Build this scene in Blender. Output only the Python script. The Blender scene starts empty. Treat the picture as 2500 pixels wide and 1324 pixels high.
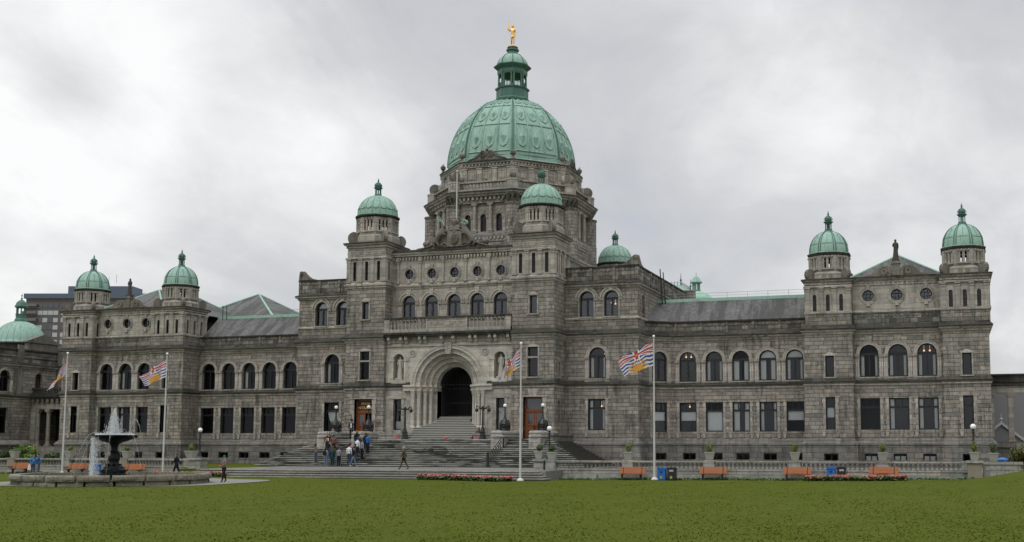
import bpy, bmesh, math, random
from mathutils import Vector, Matrix
random.seed(7)
R = math.radians
scn = bpy.context.scene
COL = scn.collection
PI = math.pi

# ---------------------------------------------------------------- camera
cam_d = bpy.data.cameras.new('camera')
cam = bpy.data.objects.new('camera', cam_d)
COL.objects.link(cam)
YAW, PITCH, FPX, U0, V0 = 0.2967, 0.1019, 2767.57, 1465.38, 804.6
CAM = Vector((45.352, -103.217, 2.519))
cam.location = CAM
cam.rotation_euler = (PI / 2 + PITCH, 0, YAW)
cam_d.sensor_fit = 'HORIZONTAL'
cam_d.sensor_width = 36
cam_d.lens = 36 * FPX / 2500
cam_d.shift_x = -(U0 - 1250) / 2500
cam_d.shift_y = (V0 - 662) / 2500
cam_d.clip_start = 0.5
cam_d.clip_end = 5000
scn.camera = cam
# ---------------------------------------------------------------- view
vs = scn.view_settings
vs.view_transform = 'Standard'; vs.look = 'None'; vs.gamma = 1; vs.use_curve_mapping = False
vs.exposure = 0.0
scn.cycles.max_bounces = 6
scn.cycles.transparent_max_bounces = 12

# ---------------------------------------------------------------- node helpers
def nodes_of(tree):
    return tree.nodes, tree.links
class NT:
    def __init__(s, tree):
        s.t = tree; s.n = tree.nodes; s.l = tree.links
    def node(s, typ, **kw):
        nd = s.n.new(typ)
        for k, v in kw.items():
            setattr(nd, k, v)
        return nd
    def link(s, a, b):
        s.l.new(a, b)
    def val(s, nd, name, v):
        if hasattr(v, 'is_output') or hasattr(v, 'is_linked'):
            s.l.new(v, nd.inputs[name])
        else:
            nd.inputs[name].default_value = v
    def math(s, op, a, b=None, c=None, clamp=False):
        m = s.n.new('ShaderNodeMath'); m.operation = op; m.use_clamp = clamp
        for i, v in enumerate((a, b, c)):
            if v is not None: s.val(m, i, v)
        return m.outputs[0]
    def mix(s, fac, a, b, blend='MIX'):
        m = s.n.new('ShaderNodeMix'); m.data_type = 'RGBA'; m.blend_type = blend
        s.val(m, 0, fac)
        for idx, v in ((6, a), (7, b)):
            if isinstance(v, (tuple, list)): v = (*v[:3], 1)
            s.val(m, idx, v)
        return m.outputs[2]
    def noise(s, vec, scale, detail=3, rough=.55, dist=0.0):
        m = s.n.new('ShaderNodeTexNoise'); m.inputs['Scale'].default_value = scale
        m.inputs['Detail'].default_value = detail; m.inputs['Roughness'].default_value = rough
        m.inputs['Distortion'].default_value = dist
        if vec is not None: s.l.new(vec, m.inputs['Vector'])
        return m.outputs[0]
    def ramp(s, fac, stops, interp='LINEAR'):
        m = s.n.new('ShaderNodeValToRGB'); cr = m.color_ramp; cr.interpolation = interp
        while len(cr.elements) < len(stops): cr.elements.new(.5)
        for e, (p, c) in zip(cr.elements, stops):
            e.position = p; e.color = (c, c, c, 1) if isinstance(c, (int, float)) else (*c[:3], 1)
        s.l.new(fac, m.inputs[0])
        return m.outputs[0]
    def mapping(s, vec, scale=(1, 1, 1), loc=(0, 0, 0), rot=(0, 0, 0)):
        m = s.n.new('ShaderNodeMapping')
        m.inputs['Scale'].default_value = scale; m.inputs['Location'].default_value = loc
        m.inputs['Rotation'].default_value = rot
        s.l.new(vec, m.inputs['Vector'])
        return m.outputs[0]
    def dot(s, vec, d):
        m = s.n.new('ShaderNodeVectorMath'); m.operation = 'DOT_PRODUCT'
        s.l.new(vec, m.inputs[0]); m.inputs[1].default_value = d
        return m.outputs['Value']

# ---------------------------------------------------------------- sky (overcast) and sun
world = bpy.data.worlds.new('World'); scn.world = world
world.use_nodes = True
w = NT(world.node_tree); w.n.clear()
SUN_EL, SUN_AZ = R(52), R(200)     # azimuth measured from +Y clockwise
sky = w.node('ShaderNodeTexSky', sky_type='NISHITA')
sky.sun_disc = False; sky.sun_elevation = SUN_EL; sky.sun_rotation = SUN_AZ
bg_sky = w.node('ShaderNodeBackground'); bg_sky.inputs[1].default_value = 0.10
w.link(sky.outputs[0], bg_sky.inputs[0])
tc = w.node('ShaderNodeTexCoord')
D = tc.outputs['Generated']
def pix_dir(u, v):
    x = (u - U0) / FPX; y = -(v - V0) / FPX
    c, s_ = math.cos(PITCH), math.sin(PITCH); fw = c - y * s_; up = s_ + y * c
    c, s_ = math.cos(YAW), math.sin(YAW)
    return Vector((x * c - fw * s_, x * s_ + fw * c, up)).normalized()
# project direction on a cloud plane, so clouds flatten and shrink towards the horizon
sep = w.node('ShaderNodeSeparateXYZ'); w.link(D, sep.inputs[0])
zz = w.math('ADD', w.math('MAXIMUM', sep.outputs[2], 0.0), 0.42)
cmb = w.node('ShaderNodeCombineXYZ')
w.link(w.math('DIVIDE', sep.outputs[0], zz), cmb.inputs[0]); w.link(w.math('DIVIDE', sep.outputs[1], zz), cmb.inputs[1])
P = cmb.outputs[0]
n1 = w.noise(w.mapping(P, (1, 1, 1), (3.1, 1.7, 0)), 2.6, 7, .52, .35)
n2 = w.noise(w.mapping(P, (1, 1, 1), (9.1, 4.2, 2)), 0.9, 4, .5, .2)
n3 = w.noise(w.mapping(P, (2.6, 1.4, 1), (1.1, 2.2, 0), (0, 0, R(38))), 1.5, 8, .6, .9)
base = w.math('ADD', w.math('ADD', w.math('MULTIPLY', n1, .62), w.math('MULTIPLY', n2, .45)), w.math('MULTIPLY', n3, .42))
n4 = w.noise(w.mapping(P, (1, 1, 1), (5, 1, 7)), 7.5, 9, .6, .5)
base = w.math('ADD', base, w.math('MULTIPLY', n4, .22))
base = w.math('SUBTRACT', base, .355)
# banks of brighter and darker cloud where the photographed sky has them
def lobe(u, v, size, amt):
    d = pix_dir(u, v)
    dt = w.dot(D, d)
    a = w.math('SUBTRACT', 1.0, dt)
    g = w.math('POWER', 2.718, w.math('MULTIPLY', a, -1.0 / (size * size)))
    return w.math('MULTIPLY', g, amt)
acc = base
for L in ((120, 330, .11, .30), (330, 40, .08, .16), (760, 390, .050, .22), (860, 470, .05, .12), (150, 560, .11, .02),
          (200, 215, .028, -.26), (120, 200, .02, -.12), (10, 60, .03, -.22), (620, 180, .09, -.05), (1000, 170, .13, -.11), (1500, 330, .10, -.09), (1600, 520, .10, -.06),
          (1900, 150, .10, .075), (2350, 470, .11, .10), (1950, 470, .06, .05), (2420, 60, .09, -.02), (560, 620, .13, -.03), (1500, 60, .10, .03)):
    acc = w.math('ADD', acc, lobe(*L))
bright = w.ramp(acc, [(.12, (.47, .51, .61)), (.32, (.545, .555, .58)), (.47, (.63, .637, .65)), (.60, (.765, .77, .77)), (.78, (.97, .97, .965))])
# the overcast is brighter overhead than low down (standard overcast sky), seen well above the picture
up = w.math('MULTIPLY', w.math('MAXIMUM', w.math('SUBTRACT', sep.outputs[2], .38), 0.0), 1.6, clamp=True)
bright = w.mix(1.0, bright, w.mix(up, (1, 1, 1), (2.5, 2.5, 2.5)), 'MULTIPLY')
bg_cl = w.node('ShaderNodeBackground'); w.link(bright, bg_cl.inputs[0]); bg_cl.inputs[1].default_value = 1.06
mixs = w.node('ShaderNodeMixShader'); mixs.inputs[0].default_value = 0.93
w.link(bg_sky.outputs[0], mixs.inputs[1]); w.link(bg_cl.outputs[0], mixs.inputs[2])
wo = w.node('ShaderNodeOutputWorld'); w.link(mixs.outputs[0], wo.inputs[0])

sun_d = bpy.data.lights.new('sun', 'SUN'); sun_d.energy = 0.8; sun_d.angle = R(25); sun_d.color = (1, .97, .93)
sun = bpy.data.objects.new('sun', sun_d); COL.objects.link(sun)
sd = Vector((math.sin(SUN_AZ) * math.cos(SUN_EL), math.cos(SUN_AZ) * math.cos(SUN_EL), math.sin(SUN_EL)))
sun.rotation_euler = sd.to_track_quat('Z', 'Y').to_euler()
sun.location = (0, -60, 80)

# ---------------------------------------------------------------- materials
MATS = {}
def new_mat(name):
    m = bpy.data.materials.new(name); m.use_nodes = True
    t = NT(m.node_tree); t.n.clear()
    o = t.node('ShaderNodeOutputMaterial'); b = t.node('ShaderNodeBsdfPrincipled')
    t.link(b.outputs[0], o.inputs[0])
    MATS[name] = m
    return m, t, b
def simple(name, col, rough=.7, metal=0.0, var=.0, scale=3.0, spec=.5, bump=0.0):
    m, t, b = new_mat(name)
    b.inputs['Roughness'].default_value = rough; b.inputs['Metallic'].default_value = metal
    b.inputs['Specular IOR Level'].default_value = spec
    co = t.node('ShaderNodeTexCoord').outputs['Object']
    n = t.noise(co, scale, 4, .6)
    c = t.mix(n, tuple(x * (1 - var) for x in col), tuple(x * (1 + var) for x in col))
    t.link(c, b.inputs['Base Color'])
    if bump:
        bp = t.node('ShaderNodeBump'); bp.inputs['Strength'].default_value = bump; bp.inputs['Distance'].default_value = .02
        t.link(t.noise(co, scale * 6, 4), bp.inputs['Height']); t.link(bp.outputs[0], b.inputs['Normal'])
    return m
def stone(name, ca, cb, mortar, bw, bh, stain=.5, stain_col=(.045, .045, .036), bump=.6, rough_bump=1.0, msize=.02, lichen=0.0, cool=0.0, squash=1.0, patch=.0, drips=()):
    """coursed stone: blocks from the UV (metres along the wall, metres up), with soot streaks"""
    m, t, b = new_mat(name)
    b.inputs['Roughness'].default_value = .9; b.inputs['Specular IOR Level'].default_value = .25
    tcn = t.node('ShaderNodeTexCoord'); uv = tcn.outputs['UV']; ob = tcn.outputs['Object']
    # wobble so that joints are not ruler straight
    wob = t.node('ShaderNodeVectorMath', operation='SCALE'); wob.inputs['Scale'].default_value = .03
    wn = t.node('ShaderNodeTexNoise'); wn.inputs['Scale'].default_value = 2.3; t.link(uv, wn.inputs['Vector'])
    t.link(wn.outputs['Color'], wob.inputs[0])
    va = t.node('ShaderNodeVectorMath', operation='ADD'); t.link(uv, va.inputs[0]); t.link(wob.outputs[0], va.inputs[1])
    def brick(w_, h_, off, sq=1.0, c1=(0, 0, 0, 1), c2=(1, 1, 1, 1)):
        br = t.node('ShaderNodeTexBrick'); br.offset = off; br.squash = sq; br.squash_frequency = 3; br.offset_frequency = 2
        br.inputs['Scale'].default_value = 1; br.inputs['Brick Width'].default_value = w_; br.inputs['Row Height'].default_value = h_
        br.inputs['Mortar Size'].default_value = msize; br.inputs['Mortar Smooth'].default_value = .3; br.inputs['Bias'].default_value = 0
        br.inputs['Color1'].default_value = c1; br.inputs['Color2'].default_value = c2; br.inputs['Mortar'].default_value = (.5, .5, .5, 1)
        t.link(va.outputs[0], br.inputs['Vector'])
        return br
    br = brick(bw, bh, .5, squash)
    col = t.mix(br.outputs['Color'], ca, cb)
    # second tone per block (a shifted, longer brick gives pairs of blocks of one tint)
    br2 = brick(bw * 2.0, bh, .37)
    tint = t.mix(br2.outputs['Color'], (.78, .79, .80), (1.13, 1.12, 1.10))
    col = t.mix(1.0, col, tint, 'MULTIPLY')
    br3 = brick(bw * 1.0, bh, .5, squash, (1, 1, 1, 1), (0, 0, 0, 1))
    # grain and large scale weathering
    g = t.noise(ob, 9, 6, .65)
    col = t.mix(1.0, col, t.mix(g, (.80, .80, .80), (1.2, 1.19, 1.18)), 'MULTIPLY')
    gm = t.noise(t.mapping(uv, (1.6, 3.6, 1)), 1.0, 5, .65)
    col = t.mix(1.0, col, t.mix(t.ramp(gm, [(.32, 0.0), (.68, 1.0)]), (.82, .83, .84), (1.16, 1.14, 1.12)), 'MULTIPLY')
    tn = t.noise(ob, .22, 3, .6)
    col = t.mix(1.0, col, t.mix(t.ramp(tn, [(.36, 0.0), (.64, 1.0)]), (.965, .985, .985), (1.05, 1.01, .99)), 'MULTIPLY')
    tb = t.noise(t.mapping(uv, (1.2, 2.8, 1), (31, 7, 0)), .9, 1, .4)
    col = t.mix(1.0, col, t.mix(t.ramp(tb, [(.40, 0.0), (.60, 1.0)]), (*(.93, .965, .985),) if rough_bump >= 1 else (.98, .99, .995), (1.06, 1.02, .985) if rough_bump >= 1 else (1.02, 1.0, .99)), 'MULTIPLY')
    if rough_bump >= 1:      # split-face crevices, long and irregular
        cv = t.noise(t.mapping(uv, (.9, 3.4, 1), (4, 9, 0)), 1.9, 5, .62, 1.2)
        cr_ = t.ramp(t.math('ABSOLUTE', t.math('SUBTRACT', cv, .5)), [(.0, 1.0), (.030, 0.0)])
        cm_ = t.ramp(t.noise(ob, .8, 2), [(.42, 0.0), (.56, 1.0)])
        col = t.mix(t.math('MULTIPLY', t.math('MULTIPLY', cr_, cm_), .7), col, mortar)
    # dark mortar joints
    col = t.mix(t.math('MULTIPLY', br.outputs['Fac'], .72), col, mortar)
    if patch:
        pn = t.noise(ob, .35, 4, .6)
        col = t.mix(t.math('MULTIPLY', t.ramp(pn, [(.45, 0.0), (.62, 1.0)]), patch), col, (.085, .083, .07))
    if lichen:
        ln = t.noise(ob, 1.1, 6, .7)
        col = t.mix(t.math('MULTIPLY', t.ramp(ln, [(.58, 0.0), (.70, 1.0)]), lichen), col, (.075, .08, .035))
    # soot and rain streaks, long in z, own shape
    sn = t.noise(t.mapping(uv, (2.6, .30, 1)), 1.0, 6, .62, .4)
    sm = t.noise(ob, .55, 4, .6)
    sf = t.math('MULTIPLY', t.ramp(sn, [(.46, 0.0), (.66, 1.0)]), t.ramp(sm, [(.36, 0.15), (.60, 1.0)]))
    sf = t.math('MULTIPLY', sf, stain)
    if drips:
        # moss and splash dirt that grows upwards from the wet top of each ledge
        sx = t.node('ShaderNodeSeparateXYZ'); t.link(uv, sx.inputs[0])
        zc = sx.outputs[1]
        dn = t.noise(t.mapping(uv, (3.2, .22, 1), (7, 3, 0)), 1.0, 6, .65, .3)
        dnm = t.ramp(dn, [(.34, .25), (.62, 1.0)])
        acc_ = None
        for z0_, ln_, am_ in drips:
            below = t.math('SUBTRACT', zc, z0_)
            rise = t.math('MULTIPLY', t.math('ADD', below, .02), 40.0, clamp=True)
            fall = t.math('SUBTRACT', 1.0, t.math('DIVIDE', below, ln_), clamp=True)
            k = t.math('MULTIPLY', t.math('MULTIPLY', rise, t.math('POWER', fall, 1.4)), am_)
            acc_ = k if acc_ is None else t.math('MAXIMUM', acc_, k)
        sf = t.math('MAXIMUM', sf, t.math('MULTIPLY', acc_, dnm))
    col = t.mix(sf, col, stain_col)
    t.link(col, b.inputs['Base Color'])
    # rock face relief
    fine = t.noise(t.mapping(uv, (1.0, 1.9, 1)), 4.2, 8, .72, .8)
    h = t.math('ADD', t.math('MULTIPLY', fine, .55 * rough_bump), t.math('MULTIPLY', br.outputs['Fac'], -.55))
    h = t.math('ADD', h, t.math('MULTIPLY', t.noise(ob, 22, 3), .12))
    bp = t.node('ShaderNodeBump'); bp.inputs['Strength'].default_value = min(1, bump * 1.5); bp.inputs['Distance'].default_value = .16
    t.link(h, bp.inputs['Height']); t.link(bp.outputs[0], b.inputs['Normal'])
    return m

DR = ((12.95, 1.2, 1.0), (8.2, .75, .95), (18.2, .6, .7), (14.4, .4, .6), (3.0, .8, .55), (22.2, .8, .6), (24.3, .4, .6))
stone('rough_stone', (.255, .236, .214), (.375, .352, .322), (.050, .044, .038), .86, .36, stain=.80, drips=DR, squash=.7)
stone('checker_stone', (.11, .105, .097), (.36, .345, .322), (.045, .042, .036), .62, .42, stain=.85, drips=((13.0, 1.1, 1.0), (17.8, .9, .9)))
stone('ashlar', (.335, .317, .288), (.42, .40, .366), (.14, .128, .11), 1.1, .46, stain=.55, bump=.22, rough_bump=.5, msize=.012, drips=DR)
stone('portal_stone', (.435, .418, .378), (.52, .50, .455), (.24, .22, .19), 1.0, .5, stain=.22, bump=.2, rough_bump=.5, msize=.010, drips=((13.0, .8, .5),))
stone('moulding', (.35, .334, .306), (.44, .42, .388), (.08, .075, .065), 1.4, 3.0, stain=.85, bump=.25, rough_bump=.7, msize=.014, patch=.25)
stone('sooty_moulding', (.040, .039, .035), (.095, .091, .082), (.03, .03, .026), 1.3, 3.0, stain=.9, stain_col=(.02, .021, .016), bump=.35, msize=.014, lichen=.35, patch=.4)
stone('granite', (.165, .160, .152), (.24, .234, .222), (.045, .045, .04), 1.25, .47, stain=.7, stain_col=(.035, .036, .030), bump=.45, msize=.018, lichen=.3)
stone('pale_granite', (.32, .318, .30), (.42, .415, .39), (.08, .08, .07), 1.6, .40, stain=.5, stain_col=(.08, .082, .07), bump=.35, msize=.014, lichen=.15)
stone('carved_stone', (.20, .188, .165), (.27, .254, .226), (.12, .114, .10), 4, 4, stain=.9, stain_col=(.035, .034, .028), bump=.5, lichen=.25, patch=.45)
stone('basin_stone', (.26, .245, .195), (.38, .36, .30), (.06, .055, .045), 2.2, 3.0, stain=.7, stain_col=(.05, .048, .035), bump=.6, lichen=.3)
stone('paving', (.165, .166, .155), (.215, .215, .20), (.08, .08, .07), 1.3, .9, stain=.3, bump=.2, rough_bump=.4)
def copper(name, ca, cb, dark, streak=.35, rough=.62):
    m, t, b = new_mat(name)
    b.inputs['Roughness'].default_value = rough; b.inputs['Specular IOR Level'].default_value = .35
    ob = t.node('ShaderNodeTexCoord').outputs['Object']; uv = t.node('ShaderNodeTexCoord').outputs['UV']
    c = t.mix(t.noise(ob, .9, 5, .6), ca, cb)
    c = t.mix(1.0, c, t.mix(t.noise(ob, 7, 5, .65), (.80, .80, .80), (1.2, 1.2, 1.2)), 'MULTIPLY')
    s1 = t.ramp(t.noise(t.mapping(ob, (3.0, 3.0, .35)), 1.0, 6, .65, .5), [(.50, 0.0), (.72, 1.0)])
    c = t.mix(t.math('MULTIPLY', s1, streak), c, dark)
    t.link(c, b.inputs['Base Color'])
    bp = t.node('ShaderNodeBump'); bp.inputs['Strength'].default_value = .25; bp.inputs['Distance'].default_value = .05
    t.link(t.noise(ob, 5, 5), bp.inputs['Height']); t.link(bp.outputs[0], b.inputs['Normal'])
    return m
copper('verdigris', (.225, .37, .31), (.32, .475, .405), (.055, .12, .095), .6)
copper('dark_verdigris', (.048, .115, .092), (.09, .20, .16), (.015, .035, .028), .6, .5)
copper('pale_verdigris', (.27, .45, .37), (.34, .52, .43), (.12, .2, .16), .4)

m, t, b = new_mat('slate')
b.inputs['Roughness'].default_value = .6
tcn = t.node('ShaderNodeTexCoord'); uv = tcn.outputs['UV']; ob = tcn.outputs['Object']
br = t.node('ShaderNodeTexBrick'); br.offset = .5
for k, v in (('Scale', 1), ('Brick Width', .34), ('Row Height', .20), ('Mortar Size', .012), ('Bias', 0)): br.inputs[k].default_value = v
br.inputs['Color1'].default_value = (.075, .075, .073, 1); br.inputs['Color2'].default_value = (.13, .13, .127, 1); br.inputs['Mortar'].default_value = (.05, .05, .052, 1)
t.link(uv, br.inputs['Vector'])
c = t.mix(1.0, br.outputs['Color'], t.mix(t.noise(ob, 1.2, 5), (.85, .85, .85), (1.15, 1.15, 1.15)), 'MULTIPLY')
st = t.ramp(t.noise(t.mapping(uv, (.75, .13, 1), (2, 0, 0), (0, 0, .25)), 1.0, 6, .68, .35), [(.47, 0.0), (.56, 1.0)])
c = t.mix(t.math('MULTIPLY', st, .9), c, (.028, .028, .026))
t.link(c, b.inputs['Base Color'])
bp = t.node('ShaderNodeBump'); bp.inputs['Strength'].default_value = .5; bp.inputs['Distance'].default_value = .03
t.link(br.outputs['Fac'], bp.inputs['Height']); bp.invert = True; t.link(bp.outputs[0], b.inputs['Normal'])

# window glass: part mirror, part view into the dark room
def glass(name, tint, refl=1.5):
    m = bpy.data.materials.new(name); m.use_nodes = True
    t = NT(m.node_tree); t.n.clear(); o = t.node('ShaderNodeOutputMaterial')
    tr = t.node('ShaderNodeBsdfTransparent'); tr.inputs[0].default_value = (*tint, 1)
    gl = t.node('ShaderNodeBsdfGlossy'); gl.inputs['Roughness'].default_value = .04; gl.inputs[0].default_value = (.85, .88, .95, 1)
    bp = t.node('ShaderNodeBump'); bp.inputs['Strength'].default_value = .06; bp.inputs['Distance'].default_value = .05
    t.link(t.noise(t.node('ShaderNodeTexCoord').outputs['Object'], 1.3, 2), bp.inputs['Height']); t.link(bp.outputs[0], gl.inputs['Normal'])
    fr = t.node('ShaderNodeFresnel'); fr.inputs[0].default_value = refl
    mx = t.node('ShaderNodeMixShader'); t.link(fr.outputs[0], mx.inputs[0]); t.link(tr.outputs[0], mx.inputs[1]); t.link(gl.outputs[0], mx.inputs[2])
    t.link(mx.outputs[0], o.inputs[0]); MATS[name] = m; return m
glass('window_glass', (.93, .95, .96), 1.62)
glass('upper_glass', (.90, .92, .93), 2.0)
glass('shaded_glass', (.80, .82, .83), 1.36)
glass('old_glass', (.6, .62, .65), 1.45)
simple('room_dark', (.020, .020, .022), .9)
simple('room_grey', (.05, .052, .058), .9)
simple('black_paint', (.008, .009, .011), .5)
simple('leaded_bar', (.10, .10, .10), .6)
simple('curtain_cloth', (.86, .86, .84), .95, var=.12, scale=12)
simple('blind_cloth', (.90, .91, .90), .95, var=.04)
simple('lamp_warm', (.5, .34, .2), .6)
simple('door_wood', (.17, .052, .016), .42, var=.35, scale=4)
simple('door_panel_wood', (.22, .072, .022), .4, var=.3, scale=5)
simple('dark_wood', (.06, .02, .012), .5, var=.2)
simple('gold_leaf', (.80, .50, .16), .35, metal=.9, var=.15, scale=6)
simple('gold_paint', (.80, .66, .25), .5)
simple('cast_iron', (.012, .014, .014), .45, var=.3, scale=8)
simple('fountain_iron', (.005, .007, .007), .5, var=.4, scale=6, bump=.2, spec=.18)
simple('milk_globe', (.86, .86, .84), .35)
simple('white_paint', (.50, .50, .485), .4, var=.08)
simple('bench_wood', (.30, .088, .014), .45, var=.16, scale=7)
simple('concrete', (.30, .30, .27), .85, var=.15, scale=6, bump=.15)
simple('rust_concrete', (.23, .205, .155), .85, var=.2, scale=5)
simple('bin_blue', (.015, .13, .42), .4, var=.1)
simple('bin_black', (.012, .012, .014), .4)
simple('sticker', (.32, .34, .12), .6)
simple('statue_stone', (.40, .38, .33), .85, var=.25, scale=4, bump=.3)
simple('statue_dark', (.060, .048, .040), .8, var=.3, scale=4, bump=.2)
simple('office_brick', (.125, .10, .10), .85, var=.12, scale=1)
simple('office_metal', (.085, .115, .165), .5, var=.1, scale=.3)
simple('office_concrete', (.16, .15, .15), .8, var=.1)
simple('office_glass', (.045, .055, .07), .12, var=.3, scale=.6, spec=1.0)
simple('office_blind', (.42, .45, .47), .7, var=.25, scale=.5)
simple('plaster_grey', (.21, .21, .215), .9, var=.12, scale=3, bump=.2)
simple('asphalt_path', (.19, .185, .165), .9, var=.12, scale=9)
simple('soil', (.035, .026, .018), .95, var=.3, scale=9)
simple('tape_red', (.50, .05, .05), .6)
simple('steel_wire', (.25, .25, .25), .4)
simple('bulb', (.75, .74, .70), .3)

m, t, b = new_mat('warm_lamp'); b.inputs['Emission Color'].default_value = (1, .62, .30, 1); b.inputs['Emission Strength'].default_value = 1.2; b.inputs['Base Color'].default_value = (.5, .4, .3, 1)
m, t, b = new_mat('water_spray')      # broken white water
b.inputs['Base Color'].default_value = (.80, .83, .85, 1); b.inputs['Roughness'].default_value = .25
b.inputs['Alpha'].default_value = .85
m, t, b = new_mat('basin_water')
b.inputs['Base Color'].default_value = (.03, .045, .04, 1); b.inputs['Roughness'].default_value = .08

m, t, b = new_mat('lawn')
b.inputs['Roughness'].default_value = 1; b.inputs['Specular IOR Level'].default_value = .04
ob = t.node('ShaderNodeTexCoord').outputs['Object']
c = t.mix(t.noise(ob, .10, 6, .62, .3), (.056, .077, .009), (.084, .100, .014))
c = t.mix(1.0, c, t.mix(t.noise(t.mapping(ob, (1, 1, 1)), 2.6, 5, .7), (.80, .82, .78), (1.2, 1.18, 1.2)), 'MULTIPLY')
c = t.mix(1.0, c, t.mix(t.noise(ob, 34, 3, .7), (.78, .80, .75), (1.22, 1.2, 1.22)), 'MULTIPLY')
c = t.mix(1.0, c, t.mix(t.noise(ob, .7, 5, .7, .4), (.80, .84, .72), (1.2, 1.16, 1.3)), 'MULTIPLY')
yl = t.ramp(t.noise(ob, .45, 5, .65), [(.52, 0.0), (.72, 1.0)])
c = t.mix(t.math('MULTIPLY', yl, .45), c, (.115, .12, .035))
br = t.ramp(t.noise(ob, 3.1, 5, .7), [(.66, 0.0), (.76, 1.0)])
c = t.mix(t.math('MULTIPLY', br, .2), c, (.04, .045, .012))
t.link(c, b.inputs['Base Color'])
bp = t.node('ShaderNodeBump'); bp.inputs['Strength'].default_value = .35; bp.inputs['Distance'].default_value = .02
t.link(t.noise(ob, 26, 4, .7), bp.inputs['Height']); t.link(bp.outputs[0], b.inputs['Normal'])

m, t, b = new_mat('wet_step')          # stair stone with black algae in long patches
b.inputs['Roughness'].default_value = .8
tcn = t.node('ShaderNodeTexCoord'); uv = tcn.outputs['UV']; ob = tcn.outputs['Object']
br = t.node('ShaderNodeTexBrick'); br.offset = .41
for k, v in (('Scale', 1), ('Brick Width', 1.9), ('Row Height', .155), ('Mortar Size', .012), ('Bias', 0)): br.inputs[k].default_value = v
br.inputs['Color1'].default_value = (.30, .298, .272, 1); br.inputs['Color2'].default_value = (.46, .455, .415, 1); br.inputs['Mortar'].default_value = (.09, .09, .08, 1)
t.link(uv, br.inputs['Vector'])
c = t.mix(1.0, br.outputs['Color'], t.mix(t.noise(ob, 5, 5), (.8, .8, .8), (1.2, 1.2, 1.2)), 'MULTIPLY')
al = t.math('MULTIPLY', t.ramp(t.noise(t.mapping(ob, (.55, 2.2, 5.5), (3, 0, 0)), 1.0, 6, .62, .5), [(.46, 0.0), (.54, 1.0)]), t.ramp(t.noise(t.mapping(ob, (.22, .5, .5)), 1.0, 3), [(.40, .25), (.58, 1.0)]))
c = t.mix(t.math('MULTIPLY', al, .97), c, (.022, .024, .016))
t.link(c, b.inputs['Base Color'])
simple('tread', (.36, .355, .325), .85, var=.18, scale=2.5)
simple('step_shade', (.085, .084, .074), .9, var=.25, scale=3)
simple('riser_shade', (.045, .045, .036), .9, var=.35, scale=2.5)  # shade beneath each nosing, put into the riser colour

m, t, b = new_mat('grass_blade')
b.inputs['Roughness'].default_value = 1; b.inputs['Specular IOR Level'].default_value = .05
ob = t.node('ShaderNodeTexCoord').outputs['Object']
c = t.mix(t.noise(t.mapping(ob, (1, 1, 0)), .35, 5, .65), (.067, .089, .009), (.097, .115, .014))
c = t.mix(1.0, c, t.mix(t.noise(t.mapping(ob, (1, 1, 0)), 9.0, 4, .8), (.86, .87, .84), (1.14, 1.13, 1.16)), 'MULTIPLY')
c = t.mix(1.0, c, t.mix(t.noise(t.mapping(ob, (1, 1, 0)), .7, 5, .7, .4), (.80, .84, .72), (1.2, 1.16, 1.3)), 'MULTIPLY')
t.link(c, b.inputs['Base Color'])
def leafy(name, ca, cb):
    m, t, b = new_mat(name)
    b.inputs['Roughness'].default_value = .6
    ob = t.node('ShaderNodeTexCoord').outputs['Object']
    t.link(t.mix(t.noise(ob, 4, 4, .7), ca, cb), b.inputs['Base Color'])
leafy('leaf_dark', (.012, .026, .010), (.03, .055, .016))
leafy('leaf_green', (.035, .085, .012), (.08, .15, .025))
leafy('leaf_bright', (.11, .16, .018), (.19, .24, .04))
leafy('leaf_brown', (.05, .055, .012), (.13, .085, .022))
simple('petal_red', (.30, .06, .048), .6, var=.25, scale=6)
simple('petal_pink', (.40, .17, .14), .6, var=.2, scale=6)
for nm, c in (('flag_red', (.36, .03, .035)), ('flag_blue', (.020, .045, .22)), ('flag_white', (.58, .58, .59)), ('flag_gold', (.55, .27, .025))):
    simple(nm, c, .8, var=.06)

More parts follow.
